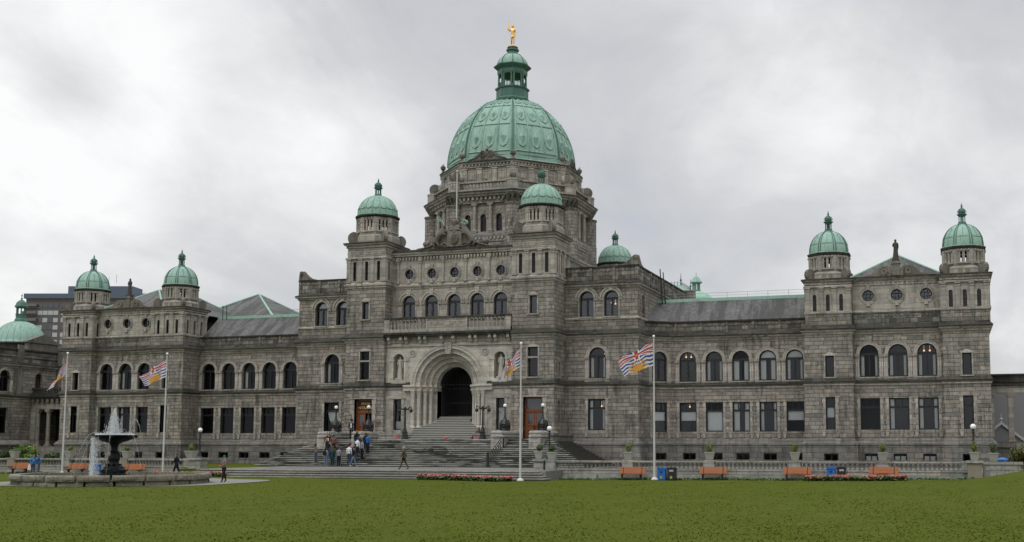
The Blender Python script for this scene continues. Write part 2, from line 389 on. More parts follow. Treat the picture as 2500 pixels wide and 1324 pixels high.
# ---------------------------------------------------------------- mesh building
class Fr:
    """a wall frame: s along the wall, o outwards, z up. ang 0 faces -Y, 90 faces +X"""
    def __init__(s, ox=0, oy=0, ang=0, mir=False):
        s.o = (ox, oy); a = R(ang); s.d = (math.cos(a), math.sin(a)); s.nn = (math.sin(a), -math.cos(a)); s.mir = mir; s.ang = ang
    def pt(s, a, o, z):
        x = s.o[0] + a * s.d[0] + o * s.nn[0]; y = s.o[1] + a * s.d[1] + o * s.nn[1]
        return (-x if s.mir else x, y, z)
    def rotz(s):
        return -R(s.ang) if s.mir else R(s.ang)
W0 = Fr()
class MB:
    def __init__(s, fr=None):
        s.v = []; s.f = []; s.mi = []; s.fr = fr or W0; s.sm = []
        s.cur = 0; s.smooth = False
    def add(s, pts, faces):
        b = len(s.v); s.v.extend(pts)
        for f in faces:
            s.f.append([b + i for i in f]); s.mi.append(s.cur); s.sm.append(s.smooth)
        return b
    def addl(s, pts, faces):
        return s.add([s.fr.pt(*p) for p in pts], faces)
    def box(s, a0, a1, o0, o1, z0, z1, taper=0):
        t = taper
        p = [(a0, o0, z0), (a1, o0, z0), (a1, o1, z0), (a0, o1, z0), (a0 + t, o0, z1), (a1 - t, o0, z1), (a1 - t, o1 - t, z1), (a0 + t, o1 - t, z1)]
        s.addl(p, [(0, 1, 2, 3), (4, 5, 6, 7), (0, 1, 5, 4), (1, 2, 6, 5), (2, 3, 7, 6), (3, 0, 4, 7)])
    def prism(s, pts, o0, o1):
        """outline in (s,z), extruded from o0 to o1"""
        n = len(pts)
        p = [(a, o1, z) for a, z in pts] + [(a, o0, z) for a, z in pts]
        s.addl(p, [tuple(range(n)), tuple(range(2 * n - 1, n - 1, -1))] + [(i, (i + 1) % n, n + (i + 1) % n, n + i) for i in range(n)])
    def ring(s, sc, zc, r0, r1, o0, o1, a0=0, a1=180, n=16):
        """arch ring extruded between o0 and o1"""
        P_ = []
        for i in range(n + 1):
            a = R(a0 + (a1 - a0) * i / n); c, q = math.cos(a), math.sin(a)
            P_ += [(sc + r0 * c, o1, zc + r0 * q), (sc + r1 * c, o1, zc + r1 * q), (sc + r1 * c, o0, zc + r1 * q), (sc + r0 * c, o0, zc + r0 * q)]
        F = []
        for i in range(n):
            k = 4 * i
            for j in range(4):
                F.append((k + j, k + (j + 1) % 4, k + 4 + (j + 1) % 4, k + 4 + j))
        F += [(0, 1, 2, 3), tuple(4 * n + q for q in (3, 2, 1, 0))]
        s.addl(P_, F)
    def lathe(s, sc, oc, prof, n=16, ph=0.0, cap=True, arc=None, fr_scale=(1, 1)):
        P_ = []; m_ = len(prof)
        a0, a1 = arc if arc else (0, 360)
        cnt = n if arc is None else n + 1
        for i in range(cnt):
            a = R(ph + a0 + (a1 - a0) * i / n)
            for r, z in prof:
                P_.append((sc + r * math.cos(a) * fr_scale[0], oc + r * math.sin(a) * fr_scale[1], z))
        F = []
        for i in range(n):
            j = (i + 1) % cnt
            for k in range(m_ - 1):
                F.append((i * m_ + k, j * m_ + k, j * m_ + k + 1, i * m_ + k + 1))
        b = s.addl(P_, F)
        if cap and arc is None:
            for k in (0, m_ - 1):
                if prof[k][0] > 1e-4:
                    s.f.append([b + i * m_ + k for i in range(n)]); s.mi.append(s.cur); s.sm.append(False)
    def tube(s, p, q, r, r2=None, n=8, world=False):
        p, q = (Vector(p), Vector(q)) if world else (Vector(s.fr.pt(*p)), Vector(s.fr.pt(*q)))
        r2 = r if r2 is None else r2
        d = (q - p).normalized(); a = d.orthogonal().normalized(); c = d.cross(a)
        P_ = []
        for ctr, rr in ((p, r), (q, r2)):
            for i in range(n):
                t_ = 2 * PI * i / n
                P_.append(tuple(ctr + (a * math.cos(t_) + c * math.sin(t_)) * rr))
        s.add(P_, [(i, (i + 1) % n, n + (i + 1) % n, n + i) for i in range(n)] + [tuple(range(n)), tuple(range(n, 2 * n))])
    def path(s, pts, r, n=6):
        for a, b_ in zip(pts[:-1], pts[1:]): s.tube(a, b_, r, n=n)
    def ball(s, a, o, z, r, n=12, sq=1.0):
        k = 8
        prof = [(r * math.sin(PI * i / k) + 1e-5, z - r * sq * math.cos(PI * i / k)) for i in range(k + 1)]
        sm = s.smooth; s.smooth = True; s.lathe(a, o, prof, n, cap=False); s.smooth = sm
    def panel(s, s0, s1, z0, z1, o, ops=(), depth=.4, n=12):
        """wall face with openings; each opening is ('rect',a0,a1,za,zb) / ('arch',a0,a1,za,zspring) / ('round',c,z,r)"""
        cur = s0
        def quad(a, b_, c, d): s.addl([a, b_, c, d], [(0, 1, 2, 3)])
        for op in sorted(ops, key=lambda q: q[1]):
            if op[0] == 'round':
                _, c, zc, r = op; a0, a1 = c - r, c + r
                xs = [c - r * math.cos(PI * i / n) for i in range(n + 1)]
                lo = [zc - r * math.sin(PI * i / n) for i in range(n + 1)]; hi = [zc + r * math.sin(PI * i / n) for i in range(n + 1)]
            elif op[0] == 'arch':
                _, a0, a1, za, zsp = op; c = (a0 + a1) / 2; r = (a1 - a0) / 2
                xs = [c - r * math.cos(PI * i / n) for i in range(n + 1)]; lo = [za] * (n + 1); hi = [zsp + r * math.sin(PI * i / n) for i in range(n + 1)]
            else:
                _, a0, a1, za, zb = op; xs = [a0, a1]; lo = [za, za]; hi = [zb, zb]
            if a0 > cur: quad((cur, o, z0), (a0, o, z0), (a0, o, z1), (cur, o, z1))
            k = len(xs)
            for i in range(k - 1):
                if max(lo[i], lo[i + 1]) > z0 + 1e-4: quad((xs[i], o, z0), (xs[i + 1], o, z0), (xs[i + 1], o, lo[i + 1]), (xs[i], o, lo[i]))
                quad((xs[i], o, hi[i]), (xs[i + 1], o, hi[i + 1]), (xs[i + 1], o, z1), (xs[i], o, z1))
                quad((xs[i], o, lo[i]), (xs[i + 1], o, lo[i + 1]), (xs[i + 1], o - depth, lo[i + 1]), (xs[i], o - depth, lo[i]))
                quad((xs[i], o, hi[i]), (xs[i + 1], o, hi[i + 1]), (xs[i + 1], o - depth, hi[i + 1]), (xs[i], o - depth, hi[i]))
            for i in (0, k - 1):
                if hi[i] > lo[i] + 1e-4: quad((xs[i], o, lo[i]), (xs[i], o, hi[i]), (xs[i], o - depth, hi[i]), (xs[i], o - depth, lo[i]))
            cur = a1
        if cur < s1: quad((cur, o, z0), (s1, o, z0), (s1, o, z1), (cur, o, z1))
    def sweep(s, poly, prof, mir=False, closed=False):
        """moulding swept along a plan polyline (world xy); prof is (out, z); out is to the right hand... of travel (-Y when going +X)"""
        n = len(poly); P_ = []; m_ = len(prof)
        for i in range(n):
            def dirn(a, b_):
                v = Vector((b_[0] - a[0], b_[1] - a[1])); v.normalize(); return v
            if closed: d0 = dirn(poly[i - 1], poly[i]); d1 = dirn(poly[i], poly[(i + 1) % n])
            else:
                d0 = dirn(poly[i - 1], poly[i]) if i > 0 else None; d1 = dirn(poly[i], poly[i + 1]) if i < n - 1 else None
                d0 = d0 or d1; d1 = d1 or d0
            n0 = Vector((d0.y, -d0.x)); n1_ = Vector((d1.y, -d1.x)); mt = (n0 + n1_); mt = mt / max(mt.dot(n0), .2) if mt.length > .01 else n0
            for o, z in prof:
                x = poly[i][0] + mt.x * o; y = poly[i][1] + mt.y * o
                P_.append((-x if mir else x, y, z))
        F = []
        for i in range(n if closed else n - 1):
            j = (i + 1) % n
            for k in range(m_ - 1): F.append((i * m_ + k, j * m_ + k, j * m_ + k + 1, i * m_ + k + 1))
        b = s.add(P_, F)
        if not closed:
            s.f.append([b + k for k in range(m_)]); s.f.append([b + (n - 1) * m_ + k for k in range(m_)])
            s.mi += [s.cur] * 2; s.sm += [False] * 2
    def mesh(s, name, mats):
        me = bpy.data.meshes.new(name)
        me.from_pydata(s.v, [], s.f)
        for mt in (mats if isinstance(mats, (list, tuple)) else [mats]): me.materials.append(MATS[mt])
        me.polygons.foreach_set('material_index', s.mi)
        me.polygons.foreach_set('use_smooth', s.sm)
        me.update()
        uvl = me.uv_layers.new(name='UVMap')
        uvs = []
        for p in me.polygons:
            nx, ny, nz = p.normal
            if abs(nz) > .8: f_ = lambda v: (v[0], v[1])
            else:
                l = math.hypot(nx, ny) or 1; tx, ty = -ny / l, nx / l
                if abs(tx) > abs(ty):
                    if tx < 0: tx, ty = -tx, -ty
                elif ty < 0: tx, ty = -tx, -ty
                off = 7.3 * abs(round(nx, 1))
                k_ = 1 / max(.3, math.sqrt(max(1 - nz * nz, .01)))
                f_ = lambda v: (v[0] * tx + v[1] * ty + off, v[2] * (k_ if abs(nz) > .3 else 1))
            for li in p.loop_indices:
                uvs.extend(f_(me.vertices[me.loops[li].vertex_index].co))
        uvl.data.foreach_set('uv', uvs)
        return me
    def build(s, name, mats, parent=None, loc=None):
        o = bpy.data.objects.new(name, s.mesh(name, mats)); COL.objects.link(o)
        if loc is not None: o.location = loc
        if parent: o.parent = parent
        return o

def tag(o, label=None, cat=None, group=None, kind=None):
    if label: o['label'] = label
    if cat: o['category'] = cat
    if group: o['group'] = group
    if kind: o['kind'] = kind
    return o
def empty(name, loc, rz=0, label=None, cat=None, group=None):
    o = bpy.data.objects.new(name, None); COL.objects.link(o); o.location = loc; o.rotation_euler = (0, 0, rz)
    o.empty_display_size = .3
    return tag(o, label, cat, group)
def children_map():
    d = {}
    for o in bpy.data.objects:
        if o.parent: d.setdefault(o.parent, []).append(o)
    return d
def copy_tree(o, loc=None, rz=None, label=None, parent=None, cm=None):
    cm = cm if cm is not None else children_map()
    c = o.copy(); COL.objects.link(c)
    if parent: c.parent = parent
    if loc is not None: c.location = loc
    if rz is not None: c.rotation_euler = (0, 0, rz)
    if label: c['label'] = label
    for ch in cm.get(o, []): copy_tree(ch, parent=c, cm=cm)
    return c
# ================================================================ the legislature
BLD = empty('legislative_building', (0, 0, 0), 0, 'long grey stone legislature building with green copper domes, arcaded windows and a wide entrance arch', 'building')

MOULD = [(0, 0), (.10, .05), (.12, .17), (.05, .20), (.19, .26)]
P8a = [(0, 7.82), (.10, 7.88), (.12, 8.0), (.05, 8.03), (.2, 8.1)]
P8b = [(.2, 8.1), (.24, 8.22), (.16, 8.32), (0, 8.55)]
P13a = [(0, 12.42), (.10, 12.5), (.12, 12.64), (.24, 12.7), (.32, 12.82)]
P13b = [(.32, 12.82), (.36, 12.96), (.22, 13.1), (0, 13.38)]
P3 = [(.28, 2.5), (.36, 2.56), (.36, 2.70), (.27, 2.78), (.0, 3.12)]
P3b = [(.28, 1.15), (.33, 1.19), (.33, .0), (.33, -.6)]
HALF = [(3.98, -4.3), (6.6, -4.3), (6.6, -4.75), (10.8, -4.75), (10.8, -1.7), (18, -1.7), (18, 1.0), (20.3, 2.8), (33.1, 2.8), (33.1, 0), (37.4, 0), (37.4, .9),
        (45.1, .9), (45.1, 0), (49, 0), (49, 14)]

# ---------------------------------------------------------------- windows
WM = {}
def win_mesh(kind, w, h, arched):
    """h = full height for rect, height to the spring for arched; local: x along, y depth (into the wall), origin at sill centre"""
    key = (kind, round(w, 2), round(h, 2), arched)
    if key in WM: return WM[key]
    f = MB(Fr(0, 0, 0)); p = MB(Fr(0, 0, 0)); a = w / 2; b_ = .115
    def bar(x0, x1, z0, z1, o=.0, th=.09): f.box(x0, x1, o - th, o, z0, z1)
    if kind == 'oculus':
        f.ring(0, 0, a - .07, a, -.09, 0, 0, 360, 24)
        for x in (-a * .3, a * .3): bar(x - .03, x + .03, -a * .93, a * .93, -.01, .05)
        for z in (-a * .3, a * .3): bar(-a * .93, a * .93, z - .03, z + .03, -.02, .05)
        n = 24; p.addl([(a * math.cos(2 * PI * i / n), -.06, a * math.sin(2 * PI * i / n)) for i in range(n)], [tuple(range(n))])
    elif kind == 'slit':
        bar(-a, -a + .03, 0, h); bar(a - .03, a, 0, h)
        k = max(4, int(h / .14))
        for i in range(1, k): bar(-a, a, h * i / k - .008, h * i / k + .008, -.01, .03)
        bar(-.01, .01, 0, h, -.02, .03)
        pts = [(-a, -.06, 0), (a, -.06, 0)]
        if arched: pts += [(a * math.cos(PI * i / 8), -.06, h + a * math.sin(PI * i / 8)) for i in range(9)]
        else: pts += [(a, -.06, h), (-a, -.06, h)]
        p.addl(pts, [tuple(range(len(pts)))])
    elif arched:
        bar(-a, -a + b_, 0, h); bar(a - b_, a, 0, h); bar(-a, a, 0, .10, .01)
        f.ring(0, h, a - b_, a, -.09, 0, 0, 180, 16)
        tz = h - .04
        bar(-a, a, tz - .09, tz + .13, .02)           # transom
        bar(-.075, .075, .1, tz - .08, .012)             # mullion
        pts = [(-a, -.06, 0), (a, -.06, 0)] + [(a * math.cos(PI * i / 14), -.06, h + a * math.sin(PI * i / 14)) for i in range(15)]
        p.addl(pts, [tuple(range(len(pts)))])
    else:
        bar(-a, -a + b_, 0, h); bar(a - b_, a, 0, h); bar(-a, a, 0, .10, .01); bar(-a, a, h - b_, h, .01)
        if kind == 'big':
            tz = h * .71
            bar(-a, a, tz - .08, tz + .09, .02)
            for x in (-a * .36, a * .36) if w > 1.2 else (): bar(x - .04, x + .04, tz + .07, h - b_, .005)
        elif kind == 'pair': bar(-.05, .05, .1, h - b_, .012)
        elif kind == 'low':
            bar(-.04, .04, .1, h - b_, .012)
        p.addl([(-a, -.06, 0), (a, -.06, 0), (a, -.06, h), (-a, -.06, h)], [(0, 1, 2, 3)])
    r = (f.mesh('window', 'black_paint'), p.mesh('pane', 'old_glass' if kind == 'slit' else 'window_glass'))
    WM[key] = r
    return r
SM = {}
def surround_mesh(kind, w, h, d):
    key = (kind, round(w, 2), round(h, 2), d)
    if key in SM: return SM[key]
    m = MB(); a = w / 2
    if kind == 'arcade':       # arch ring, hood, keystone, jamb colonnettes with capitals
        m.smooth = False
        m.ring(0, h, a, a + .20, -d, .05, 0, 180, 18)
        m.ring(0, h, a + .20, a + .30, -.02, .09, 0, 180, 18)
        m.prism([(-.17, h + a + .02), (.17, h + a + .02), (.30, h + a + .78), (-.30, h + a + .78)], -.1, .06)
        for s_ in (-1, 1):
            for q, rr in ((.14, .085), (.31, .085)):
                m.smooth = True; m.lathe(s_ * (a + q), .02, [(rr, .12), (rr, h - .38)], 10)
                m.smooth = False; m.lathe(s_ * (a + q), .02, [(rr + .05, -.02), (rr + .05, .05), (rr, .12)], 10)
                m.lathe(s_ * (a + q), .02, [(rr, h - .40), (rr + .02, h - .34), (rr + .07, h - .20)], 8)
            m.box(*sorted((s_ * a, s_ * (a + .45))), -d, .10, h - .20, h - .08)
            m.box(*sorted((s_ * a, s_ * (a + .45))), -d, .14, h - .08, h + .0)
            m.box(*sorted((s_ * (a + .0), s_ * (a + .40))), -.05, .12, -.34, -.02, 0)
        m.box(-a - .42, a + .42, -d, .18, -.12, -.02); m.box(-a - .02, a + .02, -d, .10, -.30, -.12)
    elif kind == 'hood':       # arch ring and hood only
        m.ring(0, h, a, a + .19, -.05, .05, 0, 180, 18); m.ring(0, h, a + .26, a + .40, -.02, .10, 0, 180, 18)
        m.prism([(-.15, h + a + .0), (.15, h + a + .0), (.26, h + a + .62), (-.26, h + a + .62)], -.1, .13)
        for s_ in (-1, 1):
            m.box(*sorted((s_ * a, s_ * (a + .12))), -.05, .05, 0, h - .2)
            m.box(*sorted((s_ * a, s_ * (a + .42))), -.05, .09, h - .22, h - .02)
        m.box(-a - .12, a + .12, -.05, .14, -.14, 0)
    elif kind == 'ground':     # banded jambs, corbelled sill
        for s_ in (-1, 1):
            for k in range(6):
                zz_ = h * k / 6; q = .30 if k % 2 else .22
                m.box(*sorted((s_ * a, s_ * (a + q))), -.3, .055 if k % 2 else .04, zz_ + .01, zz_ + h / 6 - .01)
            m.box(*sorted((s_ * a, s_ * (a + .42))), -.3, .10, h, h + .10)
            m.box(*sorted((s_ * (a - .0), s_ * (a + .36))), -.3, .13, -.14, -.02)
            m.prism([(s_ * (a + .02), -.16), (s_ * (a + .36), -.16), (s_ * (a + .26), -.6), (s_ * (a + .08), -.6)], -.02, .10)
    elif kind == 'slim':       # moulded frame for small windows
        for s_ in (-1, 1): m.box(*sorted((s_ * a, s_ * (a + .13))), -.05, .05, 0, h)
        m.box(-a - .18, a + .18, -.05, .08, h, h + .14); m.box(-a - .2, a + .2, -.05, .14, -.12, 0)
        m.prism([(-a - .1, h + .14), (a + .1, h + .14), (0, h + .34)], -.05, .05)
    elif kind == 'oculus':
        m.ring(0, 0, a, a + .11, -.05, .10, 0, 360, 28); m.ring(0, 0, a + .11, a + .27, -.02, .05, 0, 360, 28)
        for q in (90, 270):
            s_ = 1 if q == 90 else -1
            m.prism([(-.10, s_ * (a + .02)), (.10, s_ * (a + .02)), (.17, s_ * (a + .42)), (-.17, s_ * (a + .42))], -.05, .14)
    r = m.mesh('window_surround', 'ashlar'); SM[key] = r
    return r
CUR = {}; SHADED = {}; WN = [0]
def curtain_mesh(kind, w, h):
    key = (kind, round(w, 1), round(h, 1))
    if key in CUR: return CUR[key]
    m = MB(); a = w / 2; m.smooth = True
    def drape(x0, x1, z0, z1, skew=0):
        n = 14; pts = []; F = []
        for i in range(n + 1):
            x = x0 + (x1 - x0) * i / n; y = -.19 - .03 * math.sin(i * 2.6)
            pts += [(x, y, z1), (x + skew * (1 if i else 0) * 0, y, z0)]
        for i in range(n): F.append((2 * i, 2 * i + 2, 2 * i + 3, 2 * i + 1))
        m.addl(pts, F)
    mat = 'curtain_cloth'
    if kind == 'sides': drape(-a + .06, -a * .55, .1, h); drape(a * .6, a - .06, .1, h)
    elif kind == 'left': drape(-a + .06, -a * .5, .1, h)
    elif kind == 'wide': drape(-a + .05, -a * .25, .1, h); drape(a * .35, a - .05, .1, h)
    elif kind == 'full': m.smooth = False; m.box(-a + .03, a - .03, -.20, -.17, .08, h * .69); mat = 'blind_cloth'
    elif kind == 'half': m.smooth = False; m.box(-a + .03, a - .03, -.20, -.17, h * .38, h * .69); mat = 'blind_cloth'
    elif kind == 'lunette':
        m.smooth = False; n = 12
        m.addl([(a * .93 * math.cos(PI * i / n), -.18, h + .02 + a * .93 * math.sin(PI * i / n)) for i in range(n + 1)], [tuple(range(n + 1))]); mat = 'blind_cloth'
    elif kind == 'tied':
        pts = [(-a + .12, -.19, h * .72), (a - .1, -.19, h * .72), (a - .1, -.19, .2), (a * .35, -.19, .25), (-.05, -.19, h * .18), (-a * .62, -.19, h * .42)]
        m.addl(pts, [tuple(range(6))])
    elif kind == 'lowscreen':
        m.smooth = False; m.box(-a + .05, a - .05, -.20, -.17, .06, h * .28); mat = 'blind_cloth'
    r = m.mesh('blind' if mat == 'blind_cloth' else 'curtain', mat); CUR[key] = r
    return r
def add_window(fr, sc, z0, w, h, kind='big', arched=False, surround=None, d=.40, dress=(), parent=None, o0=0.0):
    fm, pm = win_mesh(kind, w, h, arched)
    parent = parent or BLD
    o = bpy.data.objects.new('window', fm); COL.objects.link(o); o.parent = parent
    o.location = fr.pt(sc, o0 - d + .09, z0); o.rotation_euler = (0, 0, fr.rotz())
    c = bpy.data.objects.new('pane', pm); COL.objects.link(c); c.parent = o
    WN[0] += 1
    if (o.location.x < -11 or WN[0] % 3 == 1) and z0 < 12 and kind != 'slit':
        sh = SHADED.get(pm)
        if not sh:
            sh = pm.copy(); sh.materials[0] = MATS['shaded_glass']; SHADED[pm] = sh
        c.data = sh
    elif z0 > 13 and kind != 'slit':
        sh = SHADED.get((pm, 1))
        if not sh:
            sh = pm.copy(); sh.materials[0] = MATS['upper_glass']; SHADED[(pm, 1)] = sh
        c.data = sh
    if surround:
        s_ = bpy.data.objects.new('window_surround', surround_mesh(surround, w, h, round(d - .08, 2))); COL.objects.link(s_); s_.parent = o
        s_.location = (0, -(d - .09), 0)
    for k in ((dress,) if isinstance(dress, str) else dress):
        me = curtain_mesh(k, w, h); q = bpy.data.objects.new(me.name.split('.')[0], me); COL.objects.link(q); q.parent = o
    return o

def opn(kind, c, w, z0, h):
    return (('arch' if kind == 'a' else 'rect'), c - w / 2, c + w / 2, z0, z0 + h)

def part(name, mb, mats, parent=None):
    return mb.build(name, mats, parent or BLD)

# ---------------------------------------------------------------- half facades
def half(mir):
    F = lambda ox, oy, ang=0: Fr(ox, oy, ang, mir)
    g, up, low = MB(F(0, 0)), MB(F(0, 0)), MB(F(0, 0))
    X = F(0, 0)
    # per section: frame, s0, s1, basement windows, ground windows, first floor windows
    def section(fr, s0, s1, base=(), ground=(), first=(), gz=(3.9, 2.84), fz=(8.63, 2.06), gk='r', top=12.8, name='wall'):
        m = MB(fr); m.cur = 0
        m.panel(s0, s1, 2.5, 8.0, 0, [opn('r', c, w_, gz[0], gz[1]) for c, w_, *_ in ground], .40)
        m.panel(s0, s1, 8.0, top, 0, [opn('a' if k == 'a' else 'r', c, w_, q0, q1) for c, w_, k, q0, q1, *_ in first], .40)
        m.cur = 1
        m.panel(s0 - .28, s1 + .28, -.6, 2.55, .28, [('rect', c - w_ / 2, c + w_ / 2, 1.05, 1.80) for c, w_ in base], .4)
        part(name, m, ['rough_stone', 'granite'])
        for c, w_ in base: add_window(fr, c, 1.05, w_, .75, 'low', d=.35, o0=.28, dress=('full',) if (not mir and fr.o[0] == 0 and fr.o[1] == .9) else ())
        dd = .40 if mir else .27
        for c, w_, *r in ground:
            add_window(fr, c, gz[0], w_, gz[1], 'big' if gz[1] > 1.5 else 'pair', False, 'ground', dress=r[0] if r else (), d=dd)
        for c, w_, k, q0, q1, sr, *r in first:
            add_window(fr, c, q0, w_, q1, 'plain' if k != 'a' else 'pair', k == 'a', sr, dress=r[0] if r else (), d=dd)
    # connecting range
    cs = (21.70, 24.26, 26.81, 29.36, 31.88)
    gd = (('half',), ('full',), ('wide',), ('sides',), ('half',)) if not mir else ((), (), (), (), ())
    fd = ((), ('sides',), ('wide',), ('lunette', 'wide'), ('lunette', 'sides')) if not mir else ((), (), ('left',), (), ())
    section(F(0, 2.8), 20.3, 33.1, [(c + .15, 1.25) for c in cs], [(c, 1.66, d_) for c, d_ in zip(cs, gd)],
            [(c, 1.62, 'a', 8.57, 2.04, 'arcade', d_) for c, d_ in zip(cs, fd)], gz=(3.8, 2.78))
    # oblique bay
    L = math.hypot(2.3, 1.8); ang = math.degrees(math.atan2(1.8, 2.3))
    section(F(18, 1.0, ang), 0, L, [(L / 2, 1.1)], [(L / 2, 1.5, ('half',) if not mir else ())], [(L / 2, 1.5, 'a', 8.6, 2.1, 'arcade', ())], gz=(3.8, 2.78))
    # wing middle
    cw = (38.76, 41.26, 43.76)
    wd = ((), ('left',), ('sides',)) if not mir else ((), ('sides',), ())
    section(F(0, .9), 37.4, 45.1, [(c, 1.15) for c in cw], [(c, 1.74, d_) for c, d_ in zip(cw, wd)],
            [(c, 1.66, 'a', 8.63, 2.06, 'arcade', ('sides',) if not mir else d_) for c, d_ in zip(cw, wd)], gz=(3.9, 2.82))
    # wing towers
    for cx, a0, a1 in ((35.35, 33.1, 37.4), (47.1, 45.1, 49.0)):
        section(F(0, 0), a0, a1, [(cx, 1.25)], [(cx, .86, ('half',) if (cx < 40 and not mir) else ())], [(cx, .78, 'r', 8.62, 1.92, 'slim', ())], gz=(3.92, 2.88))
    section(F(33.1, 2.8, -90), 0, 2.8)
    section(F(37.4, 0, 90), 0, .9)
    section(F(45.1, .9, -90), 0, .9)
    section(F(49, 0, 90), 0, 14, [], [(4, 1.2), (8, 1.2)], [(4, 1.2, 'r', 8.6, 2.0, 'slim'), (8, 1.2, 'r', 8.6, 2.0, 'slim')])
    # the narrow window seen on the inward flank of the left wing's tower
    # pavilion
    section(F(0, -1.7), 10.8, 18.0, [], [(13.97, 1.68, ('sides',) if not mir else ('tied',))], [(14.04, 1.64, 'a', 8.78, 2.10, 'arcade', ('sides',))], gz=(3.92, 2.9))
    section(F(18, -1.7, 90), 0, 2.7)
    # tower flank
    m = MB(F(10.8, -4.75, 90))
    m.panel(0, 3.05, 2.5, 8.0, 0, [('arch', 1.1, 1.75, 4.0, 6.4)], .3); m.panel(0, 3.05, 8.0, 12.8, 0, [('rect', 1.15, 1.7, 8.85, 10.25), ('rect', 1.15, 1.7, 10.5, 11.5)] [:1], .35)
    m.panel(0, 3.05, 12.8, 17.8, 0, (), .35)
    m.addl([(1.05, -.3, 3.9), (1.8, -.3, 3.9), (1.8, -.3, 6.9), (1.05, -.3, 6.9)], [(0, 1, 2, 3)])
    m.cur = 1; m.panel(-.28, 3.3, -.6, 2.55, .28)
    part('wall', m, ['rough_stone', 'granite'])
    add_window(F(10.8, -4.75, 90), 1.42, 8.85, .55, 1.4, 'pair', False, 'slim', d=.35)
    # tower front
    fr = F(0, -4.75)
    m = MB(fr); dw = 1.92
    m.panel(6.6, 10.8, 2.5, 8.0, 0, [('rect', 8.75 - dw / 2, 8.75 + dw / 2, 3.05, 6.98)], .55)
    m.panel(6.6, 10.8, 8.0, 12.8, 0, [('rect', 8.19, 9.21, 8.85, 11.62)], .4)
    m.panel(6.6, 10.8, 12.8, 17.8, 0, [('rect', 8.36, 9.10, 14.75, 16.45)], .35)
    part('wall', m, ['rough_stone'])
    add_window(fr, 8.70, 8.85, 1.02, 2.77, 'plain', False, 'slim', d=.36)
    m = MB(fr); m.box(8.1, 9.3, -.35, .03, 10.58, 10.74); part('stone_transom', m, 'ashlar')
    add_window(fr, 8.73, 14.75, .74, 1.70, 'plain', False, 'slim', d=.33)
    m = MB(fr)     # door surround
    for s_ in (-1, 1):
        for k in range(8):
            q = .42 if k % 2 else .34
            m.box(*sorted((8.75 + s_ * dw / 2, 8.75 + s_ * (dw / 2 + q))), -.4, .06 if k % 2 else .045, 3.1 + k * .485, 3.1 + k * .485 + .47)
    m.box(8.75 - dw / 2 - .5, 8.75 + dw / 2 + .5, -.4, .11, 6.99, 7.1)
    m.prism([(8.4, 7.1), (9.1, 7.1), (9.25, 7.75), (8.25, 7.75)], -.1, .05)
    part('door_surround', m, 'ashlar')
    # door
    d = empty('door', (0, 0, 0)); d.parent = BLD
    mo = -.45; c = 8.75; a = dw / 2
    m = MB(fr)
    for q in (-a, a - .13): m.box(c + q, c + q + .13, mo - .1, mo, 3.07, 6.98)
    m.box(c - a, c + a, mo - .1, mo, 6.82, 6.98); m.box(c - a, c + a, mo - .12, mo + .05, 5.62, 5.88)
    part('door_frame', m, 'door_wood', d)
    for s_ in ((-1, 1) if not mir else (1,)):
        m = MB(fr); x0, x1 = sorted((c + s_ * .02, c + s_ * (a - .13)))
        m.box(x0, x1, mo - .12, mo - .07, 3.08, 5.62); m.cur = 1
        m.box(x0, x0 + .16, mo - .10, mo - .02, 3.08, 5.62); m.box(x1 - .16, x1, mo - .10, mo - .02, 3.08, 5.62)
        for z0, z1 in ((3.08, 3.24), (3.92, 4.08), (4.38, 4.52), (5.48, 5.62)): m.box(x0, x1, mo - .10, mo - .03, z0, z1)
        m.box(x0 + .24, x1 - .24, mo - .10, mo - .05, 3.3, 3.86)
        lf = part('door_leaf', m, ['door_wood', 'door_panel_wood'], d)
        m = MB(fr); m.box(x0 + .17, x1 - .17, mo - .07, mo - .06, 4.53, 5.47); part('pane', m, 'office_glass', d)
        m = MB(fr); xx = c + s_ * .10; m.box(xx - .04, xx + .04, mo - .03, mo + .03, 4.0, 4.35); part('handle', m, 'cast_iron', d)
    m = MB(fr); m.box(c - a + .13, c + a - .13, mo - .08, mo - .06, 5.88, 6.82)
    part('fanlight', m, 'dark_wood' if mir else 'office_glass', d)
    if mir:
        m = MB(fr); m.box(c - a + .13, c + a - .13, mo - .9, mo - .88, 3.08, 5.7); part('dark_hall', m, 'room_dark', d)
        for txt, zz_, sz in (('MAIN', 6.42, .36), ('ENTRANCE', 6.02, .36)):
            cv = bpy.data.curves.new('sign_lettering', 'FONT'); cv.body = txt; cv.size = sz; cv.align_x = 'CENTER'; cv.extrude = .01; cv.space_character = 1.12
            ob_ = bpy.data.objects.new('tmp', cv); COL.objects.link(ob_)
            bpy.context.view_layer.update()
            me = bpy.data.meshes.new_from_object(ob_.evaluated_get(bpy.context.evaluated_depsgraph_get()))
            bpy.data.objects.remove(ob_); me.materials.clear(); me.materials.append(MATS['gold_paint'])
            o = bpy.data.objects.new('sign_lettering', me); COL.objects.link(o); o.parent = d
            o.location = (-8.75, -4.75 + .5, zz_); o.rotation_euler = (PI / 2, 0, 0)
    # upper pavilion
    fr = F(0, -1.7)
    m = MB(fr); m.panel(10.8, 18, 12.8, 17.4, 0, [('arch', 12.26, 13.68, 14.62, 16.34), ('arch', 14.69, 16.11, 14.62, 16.34)], .4)
    fs = F(18, -1.7, 90)
    k = MB(fs); k.panel(0, 21, 12.8, 17.4, 0, [('arch', 1.5, 2.5, 14.6, 16.3)], .3); k.box(1.4, 2.6, -.4, -.3, 14.4, 17.2)
    part('wall', m, 'rough_stone'); part('wall', k, 'rough_stone')
